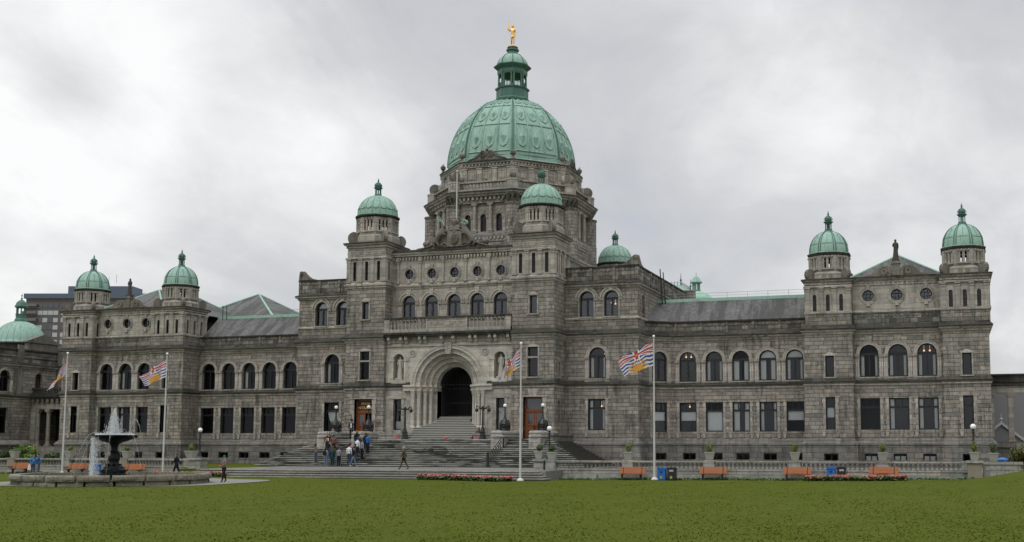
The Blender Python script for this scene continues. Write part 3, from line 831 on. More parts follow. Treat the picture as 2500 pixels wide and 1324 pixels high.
    for c_ in (12.97, 15.40): add_window(fr, c_, 14.62, 1.42, 1.72, 'pair', True, 'hood', dress=('lunette',) if mir else ())
    m = MB(fr); m.panel(10.8, 18, 17.4, 19.25, 0); k = MB(fs); k.panel(0, 21, 17.4, 19.25, 0)
    # parapet panel posts and roundel ornament
    for i in range(4):
        x = 11.0 + i * 2.27; m.box(x, x + .26, 0, .09, 17.8, 19.2)
    for i in range(9):
        x = .1 + i * 2.3; k.box(x, x + .26, 0, .09, 17.8, 19.2)
    part('parapet', m, 'checker_stone'); part('parapet', k, 'checker_stone')
    m = MB(fr)
    for i in range(3):
        for j in range(5): m.ring(11.55 + i * 2.27 + j * .42, 19.02, .12, .19, 0, .05, 180, 360, 8)
    k = MB(fs)
    for i in range(8):
        for j in range(5): k.ring(.6 + i * 2.3 + j * .42, 19.02, .12, .19, 0, .05, 180, 360, 6)
    part('parapet_ornament', m, 'carved_stone'); part('parapet_ornament', k, 'carved_stone')
    pv = [(10.8, -1.7), (18, -1.7), (18, 19.3)]
    m = MB(); m.sweep(pv, [(0, 17.25), (.12, 17.32), (.12, 17.46), (.3, 17.5), (.34, 17.62)], mir); part('cornice', m, 'moulding')
    m = MB(); m.sweep(pv, [(.34, 17.62), (.36, 17.72), (.0, 17.9)], mir)
    m.sweep(pv, [(0, 19.2), (.10, 19.22), (.13, 19.36), (-.3, 19.40), (-.3, 19.2)], mir); part('coping', m, 'sooty_moulding')
    m = MB(); m.sweep([(10.8, -1.7), (18, -1.7), (18, 3)], [(0, 14.28), (.1, 14.32), (.12, 14.42), (0, 14.55)], mir); part('string_course', m, 'moulding')
    m = MB(F(18, -1.7))  # corner acroterion scroll, front and side
    sc = [(-2.0, 19.4), (-1.3, 19.55), (-.8, 19.9), (-.45, 20.25), (-.15, 20.35), (.02, 20.2), (.1, 19.4)]
    m.prism(sc, -.45, .08); m.ring(-.22, 20.1, .02, .2, -.45, .14, 0, 360, 12)
    m2 = MB(F(18, -1.7, 90)); m2.prism([(-a_, z_) for a_, z_ in sc], -.45, .06)
    part('acroterion', m, 'carved_stone'); part('acroterion', m2, 'carved_stone')
    # connecting range parapet and roof
    fr = F(0, 2.8); fo = F(18, 1.0, ang)
    m = MB(fr); m.panel(20.3, 33.1, 12.8, 14.2, 0)
    for i in range(6): x = 20.4 + i * 2.5; m.box(x, x + .24, 0, .09, 13.1, 14.2)
    k = MB(fo); k.panel(0, L, 12.8, 14.2, 0)
    part('parapet', m, 'checker_stone'); part('parapet', k, 'checker_stone')
    m = MB(fr)
    for i in range(30): m.ring(20.55 + i * .42, 14.02, .11, .19, 0, .07, 180, 360, 7)
    k = MB(fo)
    for i in range(6): k.ring(.3 + i * .42, 14.02, .11, .19, 0, .07, 180, 360, 7)
    part('parapet_ornament', m, 'carved_stone'); part('parapet_ornament', k, 'carved_stone')
    pc = [(18, 1.0), (20.3, 2.8), (33.1, 2.8)]
    m = MB(); m.sweep(pc, [(0, 14.15), (.12, 14.2), (.16, 14.36), (-.35, 14.4), (-.35, 14.1)], mir); part('coping', m, 'sooty_moulding')
    # mansard slate roof with copper ridge
    m = MB(X)
    zr, yr = 16.75, 5.9
    m.addl([(18, -1.2, 14.3), (20.2, -3.05, 14.3), (33.1, -3.05, 14.3), (33.1, -yr, zr), (18, -yr, zr)], [(0, 1, 2, 3, 4)])
    m.addl([(18, -yr, zr), (33.1, -yr, zr), (33.1, -14, zr + .5), (18, -14, zr + .5)], [(0, 1, 2, 3)])
    part('roof', m, 'slate')
    m = MB(X); m.box(18, 33.1, -yr - .4, -yr + .12, zr - .12, zr + .2); m.box(18.02, 18.2, -yr, -yr + .08, zr - .2, zr + .1); part('roof_ridge', m, 'pale_verdigris')
    m = MB(X)
    for i in range(8):
        x = 19 + i * 2.0; m.tube((x, -yr - .1, zr + .2), (x, -yr - .1, zr + .75), .018, n=5)
    m.tube((18, -yr - .1, zr + .72), (33.1, -yr - .1, zr + .72), .018, n=5)
    m.tube((18, -yr - .1, zr + .45), (33.1, -yr - .1, zr + .45), .012, n=5) if not mir else None
    part('roof_railing', m, 'steel_wire')
    m = MB(X)
    if not mir:
        for dx in (0, .35): m.tube((18.55 + dx * .9, -yr + .3, 16.5), (18.2 + dx * .9, -yr - .2, 20.1 - dx), .06, n=6)
    else:
        for dx in (0, .5): m.tube((32.4 - dx, -yr + .2, 16.5), (32.7 - dx, -yr - .2, 18.2), .05, n=6)
    part('roof_ladder', m, 'cast_iron')
    # continuous mouldings of the half facade
    m = MB(); m.sweep(HALF, P8a, mir); part('string_course', m, 'moulding')
    m = MB(); m.sweep(HALF, P8b, mir); part('string_course_top', m, 'sooty_moulding')
    H2 = HALF[2:]
    m = MB(); m.sweep(H2, P13a, mir); part('cornice', m, 'moulding')
    m = MB(); m.sweep(H2, P13b, mir); part('cornice_top', m, 'sooty_moulding')
    m = MB(); m.sweep(H2, P3, mir); m.sweep(H2, P3b[:3], mir); part('plinth_ledge', m, 'granite')
    # dentils below the cornice over the whole half
    # wing middle upper part
    fr = F(0, .9)
    m = MB(fr); m.panel(37.4, 45.1, 12.8, 14.35, 0)
    for i in range(4): x = 37.55 + i * 2.42; m.box(x, x + .22, 0, .08, 13.1, 14.3)
    part('parapet', m, 'checker_stone')
    m = MB(fr)
    for i in range(17): m.ring(37.75 + i * .44, 14.2, .11, .18, 0, .06, 180, 360, 7)
    part('parapet_ornament', m, 'carved_stone')
    m = MB(fr); m.panel(37.4, 45.1, 14.35, 17.3, 0, [('round', c_, 15.93, .52) for c_ in (38.8, 41.3, 43.83)], .3); part('wall', m, 'ashlar')
    for c_ in (38.8, 41.3, 43.83): add_window(fr, c_, 15.93, 1.04, 0, 'oculus', False, 'oculus', d=.28)
    wp = [(37.4, .9), (45.1, .9)]
    m = MB(); m.sweep(wp, [(0, 14.38), (.1, 14.42), (.1, 14.5), (0, 14.6)], mir); m.sweep(wp, [(0, 16.85), (.08, 16.9), (.05, 17.25), (.12, 17.3), (.22, 17.42), (.3, 17.5)], mir); part('cornice', m, 'moulding')
    m = MB(); m.sweep(wp, [(.3, 17.5), (.32, 17.62), (-.3, 17.75), (-.3, 17.5)], mir); part('cornice_top', m, 'sooty_moulding')
    m = MB(fr)
    for i in range(19): m.ring(37.6 + i * .4, 17.17, .07, .15, .05, .1, 180, 360, 6)
    part('frieze_ornament', m, 'carved_stone')
    # scrolled pediment with pedestal
    m = MB(fr); cc = 41.3
    oc = [(-2.9, 17.7), (-2.5, 17.78), (-2.05, 17.95), (-1.75, 18.25), (-1.55, 18.5), (-1.15, 18.62), (-.75, 18.6), (-.42, 18.4), (-.3, 18.15), (-.3, 17.7)]
    for s_ in (-1, 1):
        m.prism([(cc + s_ * a_, z_) for a_, z_ in oc], -.35, .05)
        m.ring(cc + s_ * 1.05, 18.1, .12, .30, 0, .13, 0, 360, 14); m.ring(cc + s_ * 1.05, 18.1, .36, .42, 0, .1, 0, 360, 14)
    part('scroll_pediment', m, 'carved_stone')
    m = MB(fr); m.box(cc - .32, cc + .32, -.5, .14, 17.7, 18.75); m.box(cc - .40, cc + .40, -.58, .22, 18.75, 18.9); m.box(cc - .28, cc + .28, -.48, .12, 18.9, 19.0); part('pedestal', m, 'carved_stone')
    # hipped slate roof over the wing
    m = MB(X); e = 17.6; ya, yb = 6.0, 13.0; zt = 20.35
    q = [(37.0, -1.3, e), (45.6, -1.3, e), (45.6, -18, e), (37.0, -18, e), (41.3, -ya, zt), (41.3, -yb, zt)]
    m.addl(q, [(0, 1, 4), (1, 2, 5, 4), (2, 3, 5), (3, 0, 4, 5)]); part('roof', m, 'slate')
    m = MB(X)
    for a_, b_ in ((0, 4), (1, 4), (2, 5), (3, 5), (4, 5)): m.tube(q[a_], q[b_], .10, n=6)
    part('roof_ridge', m, 'pale_verdigris')
    m = MB(F(0, 9)); m.panel(33.1, 49, 12, 17.6, -5); part('wall', m, 'rough_stone')
    # dark room lining behind the openings
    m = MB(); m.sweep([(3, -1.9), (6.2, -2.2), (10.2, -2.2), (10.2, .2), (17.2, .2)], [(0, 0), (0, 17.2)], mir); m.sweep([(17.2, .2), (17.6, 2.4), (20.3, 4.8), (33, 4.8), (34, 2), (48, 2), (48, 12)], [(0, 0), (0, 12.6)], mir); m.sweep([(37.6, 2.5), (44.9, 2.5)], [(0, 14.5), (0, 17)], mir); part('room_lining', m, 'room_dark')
half(False)
half(True)
# ================================================================ central entrance block (between the two towers)
FA = Fr(0, -4.3)          # portal storey plane
FU = Fr(0, -3.2)          # upper storeys plane
for sx in (-1, 1):
    def xs(a, b): return tuple(sorted((sx * a, sx * b)))
    m = MB(FA)
    a, b_ = xs(3.93, 6.6)
    c = sx * 5.33
    m.panel(a, b_, 2.5, 8.25, 0, [('rect', c - .43, c + .43, 3.98, 6.96)], .4)
    c = sx * 5.25
    m.cur = 1
    m.panel(a, b_, 8.25, 12.5, 0, [('arch', c - .56, c + .56, 8.8, 10.76)], .62)
    m.cur = 0; m.addl([(c - .7, -.62, 8.7), (c + .7, -.62, 8.7), (c + .7, -.62, 11.5), (c - .7, -.62, 11.5)], [(0, 1, 2, 3)])
    part('wall', m, ['ashlar', 'portal_stone'])
    add_window(FA, sx * 5.33, 3.98, .86, 2.98, 'plain', False, 'ground', d=.38, dress=('lowscreen',) if sx < 0 else ('full',))
    m = MB(FA)
    m.ring(c, 10.76, .56, .80, -.02, .07, 0, 180, 16)
    for q in (-1, 1): m.box(*sorted((c + q * .56, c + q * .78)), -.02, .06, 8.45, 10.6); m.box(*sorted((c + q * .5, c + q * .98)), -.02, .09, 10.6, 10.76)
    m.box(c - .56, c + .56, -.4, .08, 8.45, 8.8)
    part('niche_surround', m, 'portal_stone')
    m = MB(FA); m.ring(sx * 3.75, 11.35, .26, .34, 0, .07, 0, 360, 16); m.ring(sx * 3.75, 11.35, .02, .12, 0, .07, 0, 360, 8)
    for k in range(4): m.tube((sx * 3.75 - .18 + .12 * k, .05, 11.2 + .05 * (k % 2)), (sx * 3.75 - .1 + .1 * k, .05, 11.55), .03, n=5)
    part('roundel', m, 'portal_stone')
    m = MB(FA)     # foliate strip beside the arch
    for k in range(7):
        zc = 8.7 + k * .33; m.ring(sx * (4.22 + .05 * (k % 2)), zc, .07, .12, 0, .05, 0 if k % 2 else 90, 270 if k % 2 else 360, 8)
    part('carved_strip', m, 'portal_stone')
# spandrel above the arch and the stepped rings
m = MB(FA); m.panel(-3.93, 3.93, 8.25, 12.5, 0, [('arch', -3.93, 3.93, 8.25, 8.26)], .1, n=40); part('wall', m, 'portal_stone')
rings = [(3.50, 3.96, .07, -.6), (3.02, 3.50, -.12, -.8), (2.62, 3.02, -.62, -1.2), (2.24, 2.62, -.98, -1.6), (1.84, 2.24, -1.45, -2.3)]
m = MB(FA)
for r0, r1, of, ob in rings: m.ring(0, 8.25, r0, r1, ob, of, 0, 180, 48)
m.ring(0, 8.25, 3.03, 3.10, -.2, -.04, 0, 180, 48); m.ring(0, 8.25, 2.62, 2.70, -.7, -.54, 0, 180, 48); m.ring(0, 8.25, 3.48, 3.56, 0, .13, 0, 180, 48)
m.ring(0, 8.25, 1.84, 1.90, -1.6, -1.38, 0, 180, 48)
part('entrance_arch', m, 'portal_stone')
m = MB(FA)       # beading and radial joints of the outer ring
for i in range(71):
    t_ = PI * (i + .5) / 71; m.box(3.78 * math.cos(t_) - .045, 3.78 * math.cos(t_) + .045, .05, .13, 8.25 + 3.78 * math.sin(t_) - .045, 8.25 + 3.78 * math.sin(t_) + .045)
for i in range(1, 24):
    t_ = PI * i / 24; m.tube((3.12 * math.cos(t_), -.11, 8.25 + 3.12 * math.sin(t_)), (3.45 * math.cos(t_), -.11, 8.25 + 3.45 * math.sin(t_)), .022, n=4)
part('arch_beading', m, 'portal_stone')
m = MB(FA); m.prism([(-.24, 11.2), (.24, 11.2), (.38, 12.3), (-.38, 12.3)], -.3, .22); m.ring(0, 11.85, .05, .14, .2, .27, 0, 360, 8); part('keystone', m, 'ashlar')
# jambs, impost band and clustered columns
for s_ in (-1, 1):
    m = MB(FA)
    for r0, r1, of, ob in rings: m.box(*sorted((s_ * r0, s_ * r1)), ob - .3, of - .06, 2.9, 8.2)
    m.box(*sorted((s_ * 1.84, s_ * 3.1)), -2.4, -1.5, 2.9, 8.2)
    part('jamb', m, 'portal_stone')
for s_ in (-1, 1):
    m = MB(FA)
    for z0, z1, e in ((7.72, 7.84, .10), (7.84, 8.1, .05), (8.1, 8.27, .18)):
        m.box(*sorted((s_ * 3.35, s_ * 4.6)), -.3, .22 + e, z0, z1); m.box(*sorted((s_ * 2.85, s_ * 3.45)), -.5, .0 + e, z0, z1)
        m.box(*sorted((s_ * 2.4, s_ * 2.95)), -.9, -.42 + e, z0, z1); m.box(*sorted((s_ * 2.0, s_ * 2.5)), -1.3, -.82 + e, z0, z1); m.box(*sorted((s_ * (1.80 - e * .3), s_ * 2.1)), -2.3, -1.28 + e, z0, z1)
    part('impost', m, 'portal_stone')
for s_ in (-1, 1):
    for x, o in ((3.62, .12), (3.12, -.12), (2.68, -.56), (2.26, -.95)):
        m = MB(FA); m.lathe(s_ * x, o, [(.25, 3.0), (.25, 4.15), (.27, 4.2), (.23, 4.3), (.19, 4.38), (.175, 4.42)], 12)
        m.smooth = True; m.lathe(s_ * x, o, [(.175, 4.42), (.16, 7.1)], 14, cap=False); m.smooth = False
        m.lathe(s_ * x, o, [(.16, 7.1), (.2, 7.14), (.17, 7.2), (.2, 7.3), (.25, 7.55), (.29, 7.72)], 8)
        for k in range(8):
            t_ = 2 * PI * k / 8; m.ball(s_ * x + .2 * math.cos(t_), o + .2 * math.sin(t_), 7.45, .06, 5)
        part('column', m, 'portal_stone')
# dark vestibule with its iron gate
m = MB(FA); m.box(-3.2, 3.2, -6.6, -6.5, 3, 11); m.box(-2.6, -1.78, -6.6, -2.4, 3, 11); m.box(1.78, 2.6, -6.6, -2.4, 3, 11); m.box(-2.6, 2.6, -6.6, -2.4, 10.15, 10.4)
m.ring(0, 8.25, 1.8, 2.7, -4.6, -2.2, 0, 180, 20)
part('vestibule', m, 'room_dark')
m = MB(FA)
for i in range(23): x = -1.7 + i * .155; m.tube((x, -3.2, 5.3), (x, -3.2, 7.9 + math.sqrt(max(0, 1.75 ** 2 - x * x))), .018, n=4)
for z in (5.4, 6.6, 8.0): m.box(-1.74, 1.74, -3.22, -3.17, z, z + .05)
part('gate', m, 'black_paint')
m = MB(FA)      # flight inside and in front of the arch
n_ = 13; z_t, z_b = 5.26, 3.05; rz = (z_t - z_b) / n_
for i in range(n_):
    o1 = 2.3 - i * .345; zt = z_b + rz * (i + 1)
    hw = 3.35 if o1 > .1 else (2.95 if o1 > -.5 else (2.45 if o1 > -1.1 else 1.76))
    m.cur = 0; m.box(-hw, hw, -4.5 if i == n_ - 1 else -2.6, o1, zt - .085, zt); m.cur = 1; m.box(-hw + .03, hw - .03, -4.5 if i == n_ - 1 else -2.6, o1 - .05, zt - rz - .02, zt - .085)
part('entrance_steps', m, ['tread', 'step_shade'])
# entablature above the arch: lintel band, brackets, balcony
m = MB(FA); m.box(-6.6, 6.6, -.6, .10, 12.35, 12.5); m.box(-6.6, 6.6, -.6, .02, 12.5, 12.95); m.box(-6.6, 6.6, -.6, .16, 11.98, 12.08); part('frieze', m, 'ashlar')
m = MB(FA)
for c in (-6.2, -4.9, -4.35, -2.9, -2.35, -.62, .62, 2.35, 2.9, 4.35, 4.9, 6.2):
    m.prism([(c - .13, 12.3), (c + .13, 12.3), (c + .15, 12.95), (c - .15, 12.95)], 0, .26); m.prism([(c - .13, 12.62), (c + .13, 12.62), (c + .13, 12.95), (c - .13, 12.95)], .26, .5)
part('bracket', m, 'ashlar')
m = MB(FA); m.box(-6.6, 6.6, -.6, .60, 12.95, 13.12); m.box(-6.6, 6.6, -.6, .72, 13.12, 13.3); part('balcony_floor', m, 'sooty_moulding')
bal = empty('balustrade', (0, 0, 0)); bal.parent = BLD
m = MB(FA)
for a, b_ in ((-6.55, -6.0), (-2.15, -1.95), (1.95, 2.15), (6.0, 6.55)): m.box(a, b_, .28, .66, 13.3, 14.6)
m.box(-6.55, 6.55, .34, .62, 13.3, 13.62); part('balustrade_base', m, 'ashlar', bal)
m = MB(FA); m.box(-6.58, 6.58, .24, .70, 14.6, 14.78); part('rail', m, 'sooty_moulding', bal)
m = MB(FA); m.box(-1.95, 1.95, .38, .60, 13.62, 14.6)
for s_ in (-1, 1):
    for k in range(4): m.ring(s_ * (.55 + k * .33), 14.1 + .07 * (k % 2), .09, .15, .6, .66, 0 if k % 2 else 180, 300 if k % 2 else 470, 9)
m.box(-.35, .35, .6, .64, 13.85, 14.35); m.box(-1.85, 1.85, .6, .63, 13.72, 13.78); m.box(-1.85, 1.85, .6, .63, 14.42, 14.48)
part('carved_panel', m, 'ashlar', bal)
bm_ = MB(); bm_.smooth = True
bm_.lathe(0, 0, [(.10, 0), (.10, .05), (.06, .09), (.13, .28), (.12, .40), (.05, .56), (.06, .62), (.10, .80), (.11, .9), (.06, .93), (.10, .98)], 8)
bmesh_bal = bm_.mesh('baluster', 'ashlar')
for s_ in (-1, 1):
    for k in range(10):
        o = bpy.data.objects.new('baluster', bmesh_bal); COL.objects.link(o); o.parent = bal; o.location = FA.pt(s_ * (2.38 + k * .39), .48, 13.62)
# upper storeys
m = MB(FU); cs5 = (-4.83, -2.41, 0, 2.41, 4.83)
m.panel(-6.6, 6.6, 12.9, 17.8, 0, [('arch', c - .70, c + .70, 14.75, 16.40) for c in cs5], .35)
m.cur = 1; m.panel(-6.6, 6.6, 17.8, 21.2, 0, [('round', c, 19.22, .49) for c in cs5], .3)
part('wall', m, ['ashlar', 'ashlar'])
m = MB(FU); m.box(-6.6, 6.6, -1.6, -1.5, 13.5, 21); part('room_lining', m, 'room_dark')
for c in cs5:
    add_window(FU, c, 14.75, 1.40, 1.65, 'pair', True, 'hood', d=.33)
    add_window(FU, c, 19.22, .98, 0, 'oculus', False, 'oculus', d=.26)
for k in range(6):
    x = -6.05 + k * 2.42
    m = MB(FU); m.lathe(x, .05, [(.17, 18.25), (.17, 18.4), (.13, 18.5)], 8); m.smooth = True; m.lathe(x, .05, [(.12, 18.5), (.12, 20.2)], 10, cap=False); m.smooth = False
    m.lathe(x, .05, [(.12, 20.2), (.17, 20.25), (.14, 20.3), (.2, 20.5)], 8); m.box(x - .18, x + .18, 0, .26, 20.5, 20.9); part('column', m, 'ashlar')
fu = [(-6.6, -3.2), (6.6, -3.2)]
m = MB(); m.sweep(fu, [(0, 17.72), (.08, 17.78), (.08, 17.9), (.18, 17.95), (.2, 18.12), (.05, 18.2), (0, 18.28)]); m.sweep(fu, [(0, 20.95), (.26, 21.0), (.26, 21.1), (.36, 21.2), (.4, 21.32)]); part('cornice', m, 'moulding')
m = MB(); m.sweep(fu, [(.4, 21.32), (.42, 21.45), (.2, 21.5), (.2, 21.62), (-.5, 21.66), (-.5, 21.3)]); part('cornice_top', m, 'sooty_moulding')
m = MB(FU)
for i in range(40):
    x = -6.42 + i * .33; m.box(x - .08, x + .08, 0, .2, 20.62, 20.9)
part('corbel_table', m, 'ashlar')
# armorial gable
gb = empty('armorial_gable', (0, 0, 0)); gb.parent = BLD
m = MB(FU)
oc = [(-5.0, 21.6), (-4.2, 21.72), (-3.3, 21.95), (-2.5, 22.4), (-1.9, 23.0), (-1.45, 23.5), (-1.1, 23.7)]
m.prism(oc + [(1.1, 23.7), (1.45, 23.5), (1.9, 23.0), (2.5, 22.4), (3.3, 21.95), (4.2, 21.72), (5.0, 21.6)], -.45, .02)
part('gable_wall', m, 'carved_stone', gb)
m = MB(FU)
for s_ in (-1, 1):
    m.path([(s_ * x, .12, z + .05) for x, z in oc], .11)
    m.path([(s_ * .2, .1, 21.75), (s_ * .8, .14, 21.9), (s_ * 1.3, .14, 22.3), (s_ * 1.9, .12, 22.1), (s_ * 2.6, .1, 21.8)], .10)
    m.path([(s_ * .9, .1, 21.75), (s_ * 1.6, .14, 22.0), (s_ * 2.2, .14, 21.75)], .08)
m.ball(-3.9, -.2, 22.35, .45, 12); m.ball(3.9, -.2, 22.35, .45, 12)
part('scrollwork', m, 'carved_stone', gb)
m = MB(FU); m.prism([(-1.0, 21.8), (1.0, 21.8), (.95, 23.6), (1.15, 23.95), (.5, 23.8), (0, 24.0), (-.5, 23.8), (-1.15, 23.95), (-.95, 23.6)], -.4, .22)
m.lathe(0, 0, [(0.01, 0)], 3) if False else None
P_ = []
for k in range(20): t_ = 2 * PI * k / 20; P_.append((.62 * math.cos(t_), 22.85 + .78 * math.sin(t_)))
m.prism(P_, .2, .30); m.prism([(a_ * .85, 22.85 + (z_ - 22.85) * .85) for a_, z_ in P_], .2, .36)
for k in range(8): t_ = PI * k / 4; m.tube((0, .37, 22.85), (.45 * math.cos(t_), .37, 22.85 + .6 * math.sin(t_)), .05, n=5)
for z0, z1, w_ in ((23.95, 24.12, .72), (24.12, 24.3, .6), (24.3, 24.5, .72), (24.5, 24.68, .62)): m.box(-w_, w_, -.35, .2, z0, z1)
part('shield', m, 'carved_stone', gb)
m = MB(FU); m.lathe(0, -.1, [(.34, 24.68), (.42, 24.85), (.45, 25.1), (.3, 25.4), (.06, 25.55), (.1, 25.65), (.02, 25.75)], 12)
for k in range(6): t_ = PI * k / 3; m.ball(.45 * math.cos(t_), -.1 + .45 * math.sin(t_), 25.15, .1, 6)
for s_ in (-1, 1): m.tube((s_ * .6, 0, 24.68), (s_ * .75, 0, 25.3), .13, .06, n=6); m.ball(s_ * .75, 0, 25.35, .14, 6)
part('crown', m, 'carved_stone', gb)

def skinned(name, nodes, edges, mat, parent=None, loc=(0, 0, 0), sub=1, fr=None, slots=None):
    """one continuous body grown round a skeleton: nodes [(x,y,z,r)]"""
    me = bpy.data.meshes.new(name)
    pts = [(n[0], n[1], n[2]) if fr is None else fr.pt(n[0], n[1], n[2]) for n in nodes]
    me.from_pydata(pts, edges, []); me.update()
    o = bpy.data.objects.new(name, me); COL.objects.link(o)
    sk = o.modifiers.new('skin', 'SKIN')
    if sub: sb = o.modifiers.new('sub', 'SUBSURF'); sb.levels = sub; sb.render_levels = sub
    for i, n in enumerate(nodes):
        v = me.skin_vertices[0].data[i]; r = n[3]; v.radius = (r, r) if not isinstance(r, tuple) else r; v.use_root = (i == 0)
    dg = bpy.context.evaluated_depsgraph_get(); dg.update()
    nm = bpy.data.meshes.new_from_object(o.evaluated_get(dg)); nm.name = name
    bpy.data.objects.remove(o)
    nm.materials.clear()
    for mt in (mat if isinstance(mat, (list, tuple)) else [mat]): nm.materials.append(MATS[mt])
    nm.polygons.foreach_set('use_smooth', [True] * len(nm.polygons))
    ob_ = bpy.data.objects.new(name, nm); COL.objects.link(ob_); ob_.location = loc
    if parent: ob_.parent = parent
    return ob_
# the two supporters rearing against the shield
for s_, antl in ((-1, True), (1, False)):
    nd = [(s_ * 2.35, .25, 22.7, .30), (s_ * 1.95, .28, 23.3, .36), (s_ * 1.6, .3, 23.8, .38), (s_ * 1.45, .3, 24.25, .24), (s_ * 1.35, .34, 24.55, .24), (s_ * 1.12, .42, 24.5, .13),
          (s_ * 2.75, .22, 22.2, .18), (s_ * 2.5, .26, 21.85, .11), (s_ * 2.15, .3, 22.2, .17), (s_ * 1.9, .32, 21.9, .1), (s_ * 1.2, .4, 23.75, .13), (s_ * .9, .42, 23.95, .09), (s_ * 1.3, .4, 23.45, .12), (s_ * .95, .44, 23.35, .09),
          (s_ * 2.75, .15, 22.95, .06), (s_ * 2.95, .1, 23.35, .05)]
    ed = [(0, 1), (1, 2), (2, 3), (3, 4), (4, 5), (0, 6), (6, 7), (0, 8), (8, 9), (2, 10), (10, 11), (2, 12), (12, 13), (0, 14), (14, 15)]
    skinned('carved_beast', nd, ed, 'carved_stone', gb, fr=FU)
    m = MB(FU)
    if antl:
        for q in (-1, 1):
            m.path([(s_ * 1.4, .3 + q * .1, 24.75), (s_ * (1.55 - .1 * q), .3 + q * .3, 25.1), (s_ * (1.8 - .3 * q), .3 + q * .5, 25.35), (s_ * (1.9 - .3 * q), .3 + q * .6, 25.75)], .03, 5)
            for k in range(3): m.tube((s_ * (1.6 + .1 * k), .3 + q * (.3 + .1 * k), 25.1 + .15 * k), (s_ * (1.8 + .18 * k), .3 + q * .35, 25.4 + .15 * k), .022, n=5)
            m.tube((s_ * 1.9, .3 + q * .4, 25.3), (s_ * 2.5, .3 + q * .5, 25.45), .025, n=5)
    else:
        for k in range(2): 
            pts = [(1.5 + .30 * math.cos(t_), .3 + k * .25, 24.85 + .28 * math.sin(t_)) for t_ in [i * PI / 6 for i in range(-3, 8)]]
            m.path(pts, .08, 6)
    part('horns', m, 'pale_verdigris', gb)
gb.location = (0, 0, 21.6 * (1 - .74)); gb.scale = (.80, 1, .74)

# ================================================================ turrets
def fin_lantern(m, r, z0, z1):
    """small open lantern finial between z0 and z1"""
    h = z1 - z0
    z = lambda t_: z0 + h * t_
    m.lathe(0, 0, [(r * 1.25, z(-.02)), (r * 1.15, z(.03)), (r * .95, z(.07)), (r * 1.0, z(.10))], 12)
    for k in range(8):
        t_ = 2 * PI * (k + .5) / 8; m.tube((r * .75 * math.cos(t_), r * .75 * math.sin(t_), z(.10)), (r * .75 * math.cos(t_), r * .75 * math.sin(t_), z(.38)), r * .11, n=5)
    m.tube((0, 0, z(.1)), (0, 0, z(.4)), r * .14, n=6)
    m.lathe(0, 0, [(r * .8, z(.37)), (r * 1.0, z(.42)), (r * 1.3, z(.46)), (r * 1.0, z(.48)), (r * .8, z(.50))], 12)
    m.smooth = True
    m.lathe(0, 0, [(r * .78, z(.50)), (r * .92, z(.56)), (r * .88, z(.64)), (r * .55, z(.72)), (r * .2, z(.77)), (r * .1, z(.80))], 12, cap=False)
    m.smooth = False
    for k in range(8):
        t_ = 2 * PI * k / 8; c, s_ = math.cos(t_), math.sin(t_)
        m.path([(r * .95 * c, r * .95 * s_, z(.5)), (r * 1.08 * c, r * 1.08 * s_, z(.60)), (r * .8 * c, r * .8 * s_, z(.69)), (r * .2 * c, r * .2 * s_, z(.77))], r * .07, 4)
    m.ball(0, 0, z(.83), r * .26, 8); m.tube((0, 0, z(.78)), (0, 0, z(.98)), r * .08, r * .03, n=5)
    m.ball(0, 0, z(.90), r * .2, 8); m.ball(0, 0, z(.97), r * .12, 6)
def dome_prof(R_, z0, h, n=12, sharp=.92, top=.3):
    pr = []
    for i in range(n + 1):
        t_ = i / n * PI / 2
        pr.append((max(R_ * math.cos(t_) ** .92, 0) * (1 - top * 0) if i < n else top * R_ * .5, z0 + h * math.sin(t_) ** sharp))
    pr = [(max(r_, R_ * top * .72), z_) for r_, z_ in pr]
    return pr
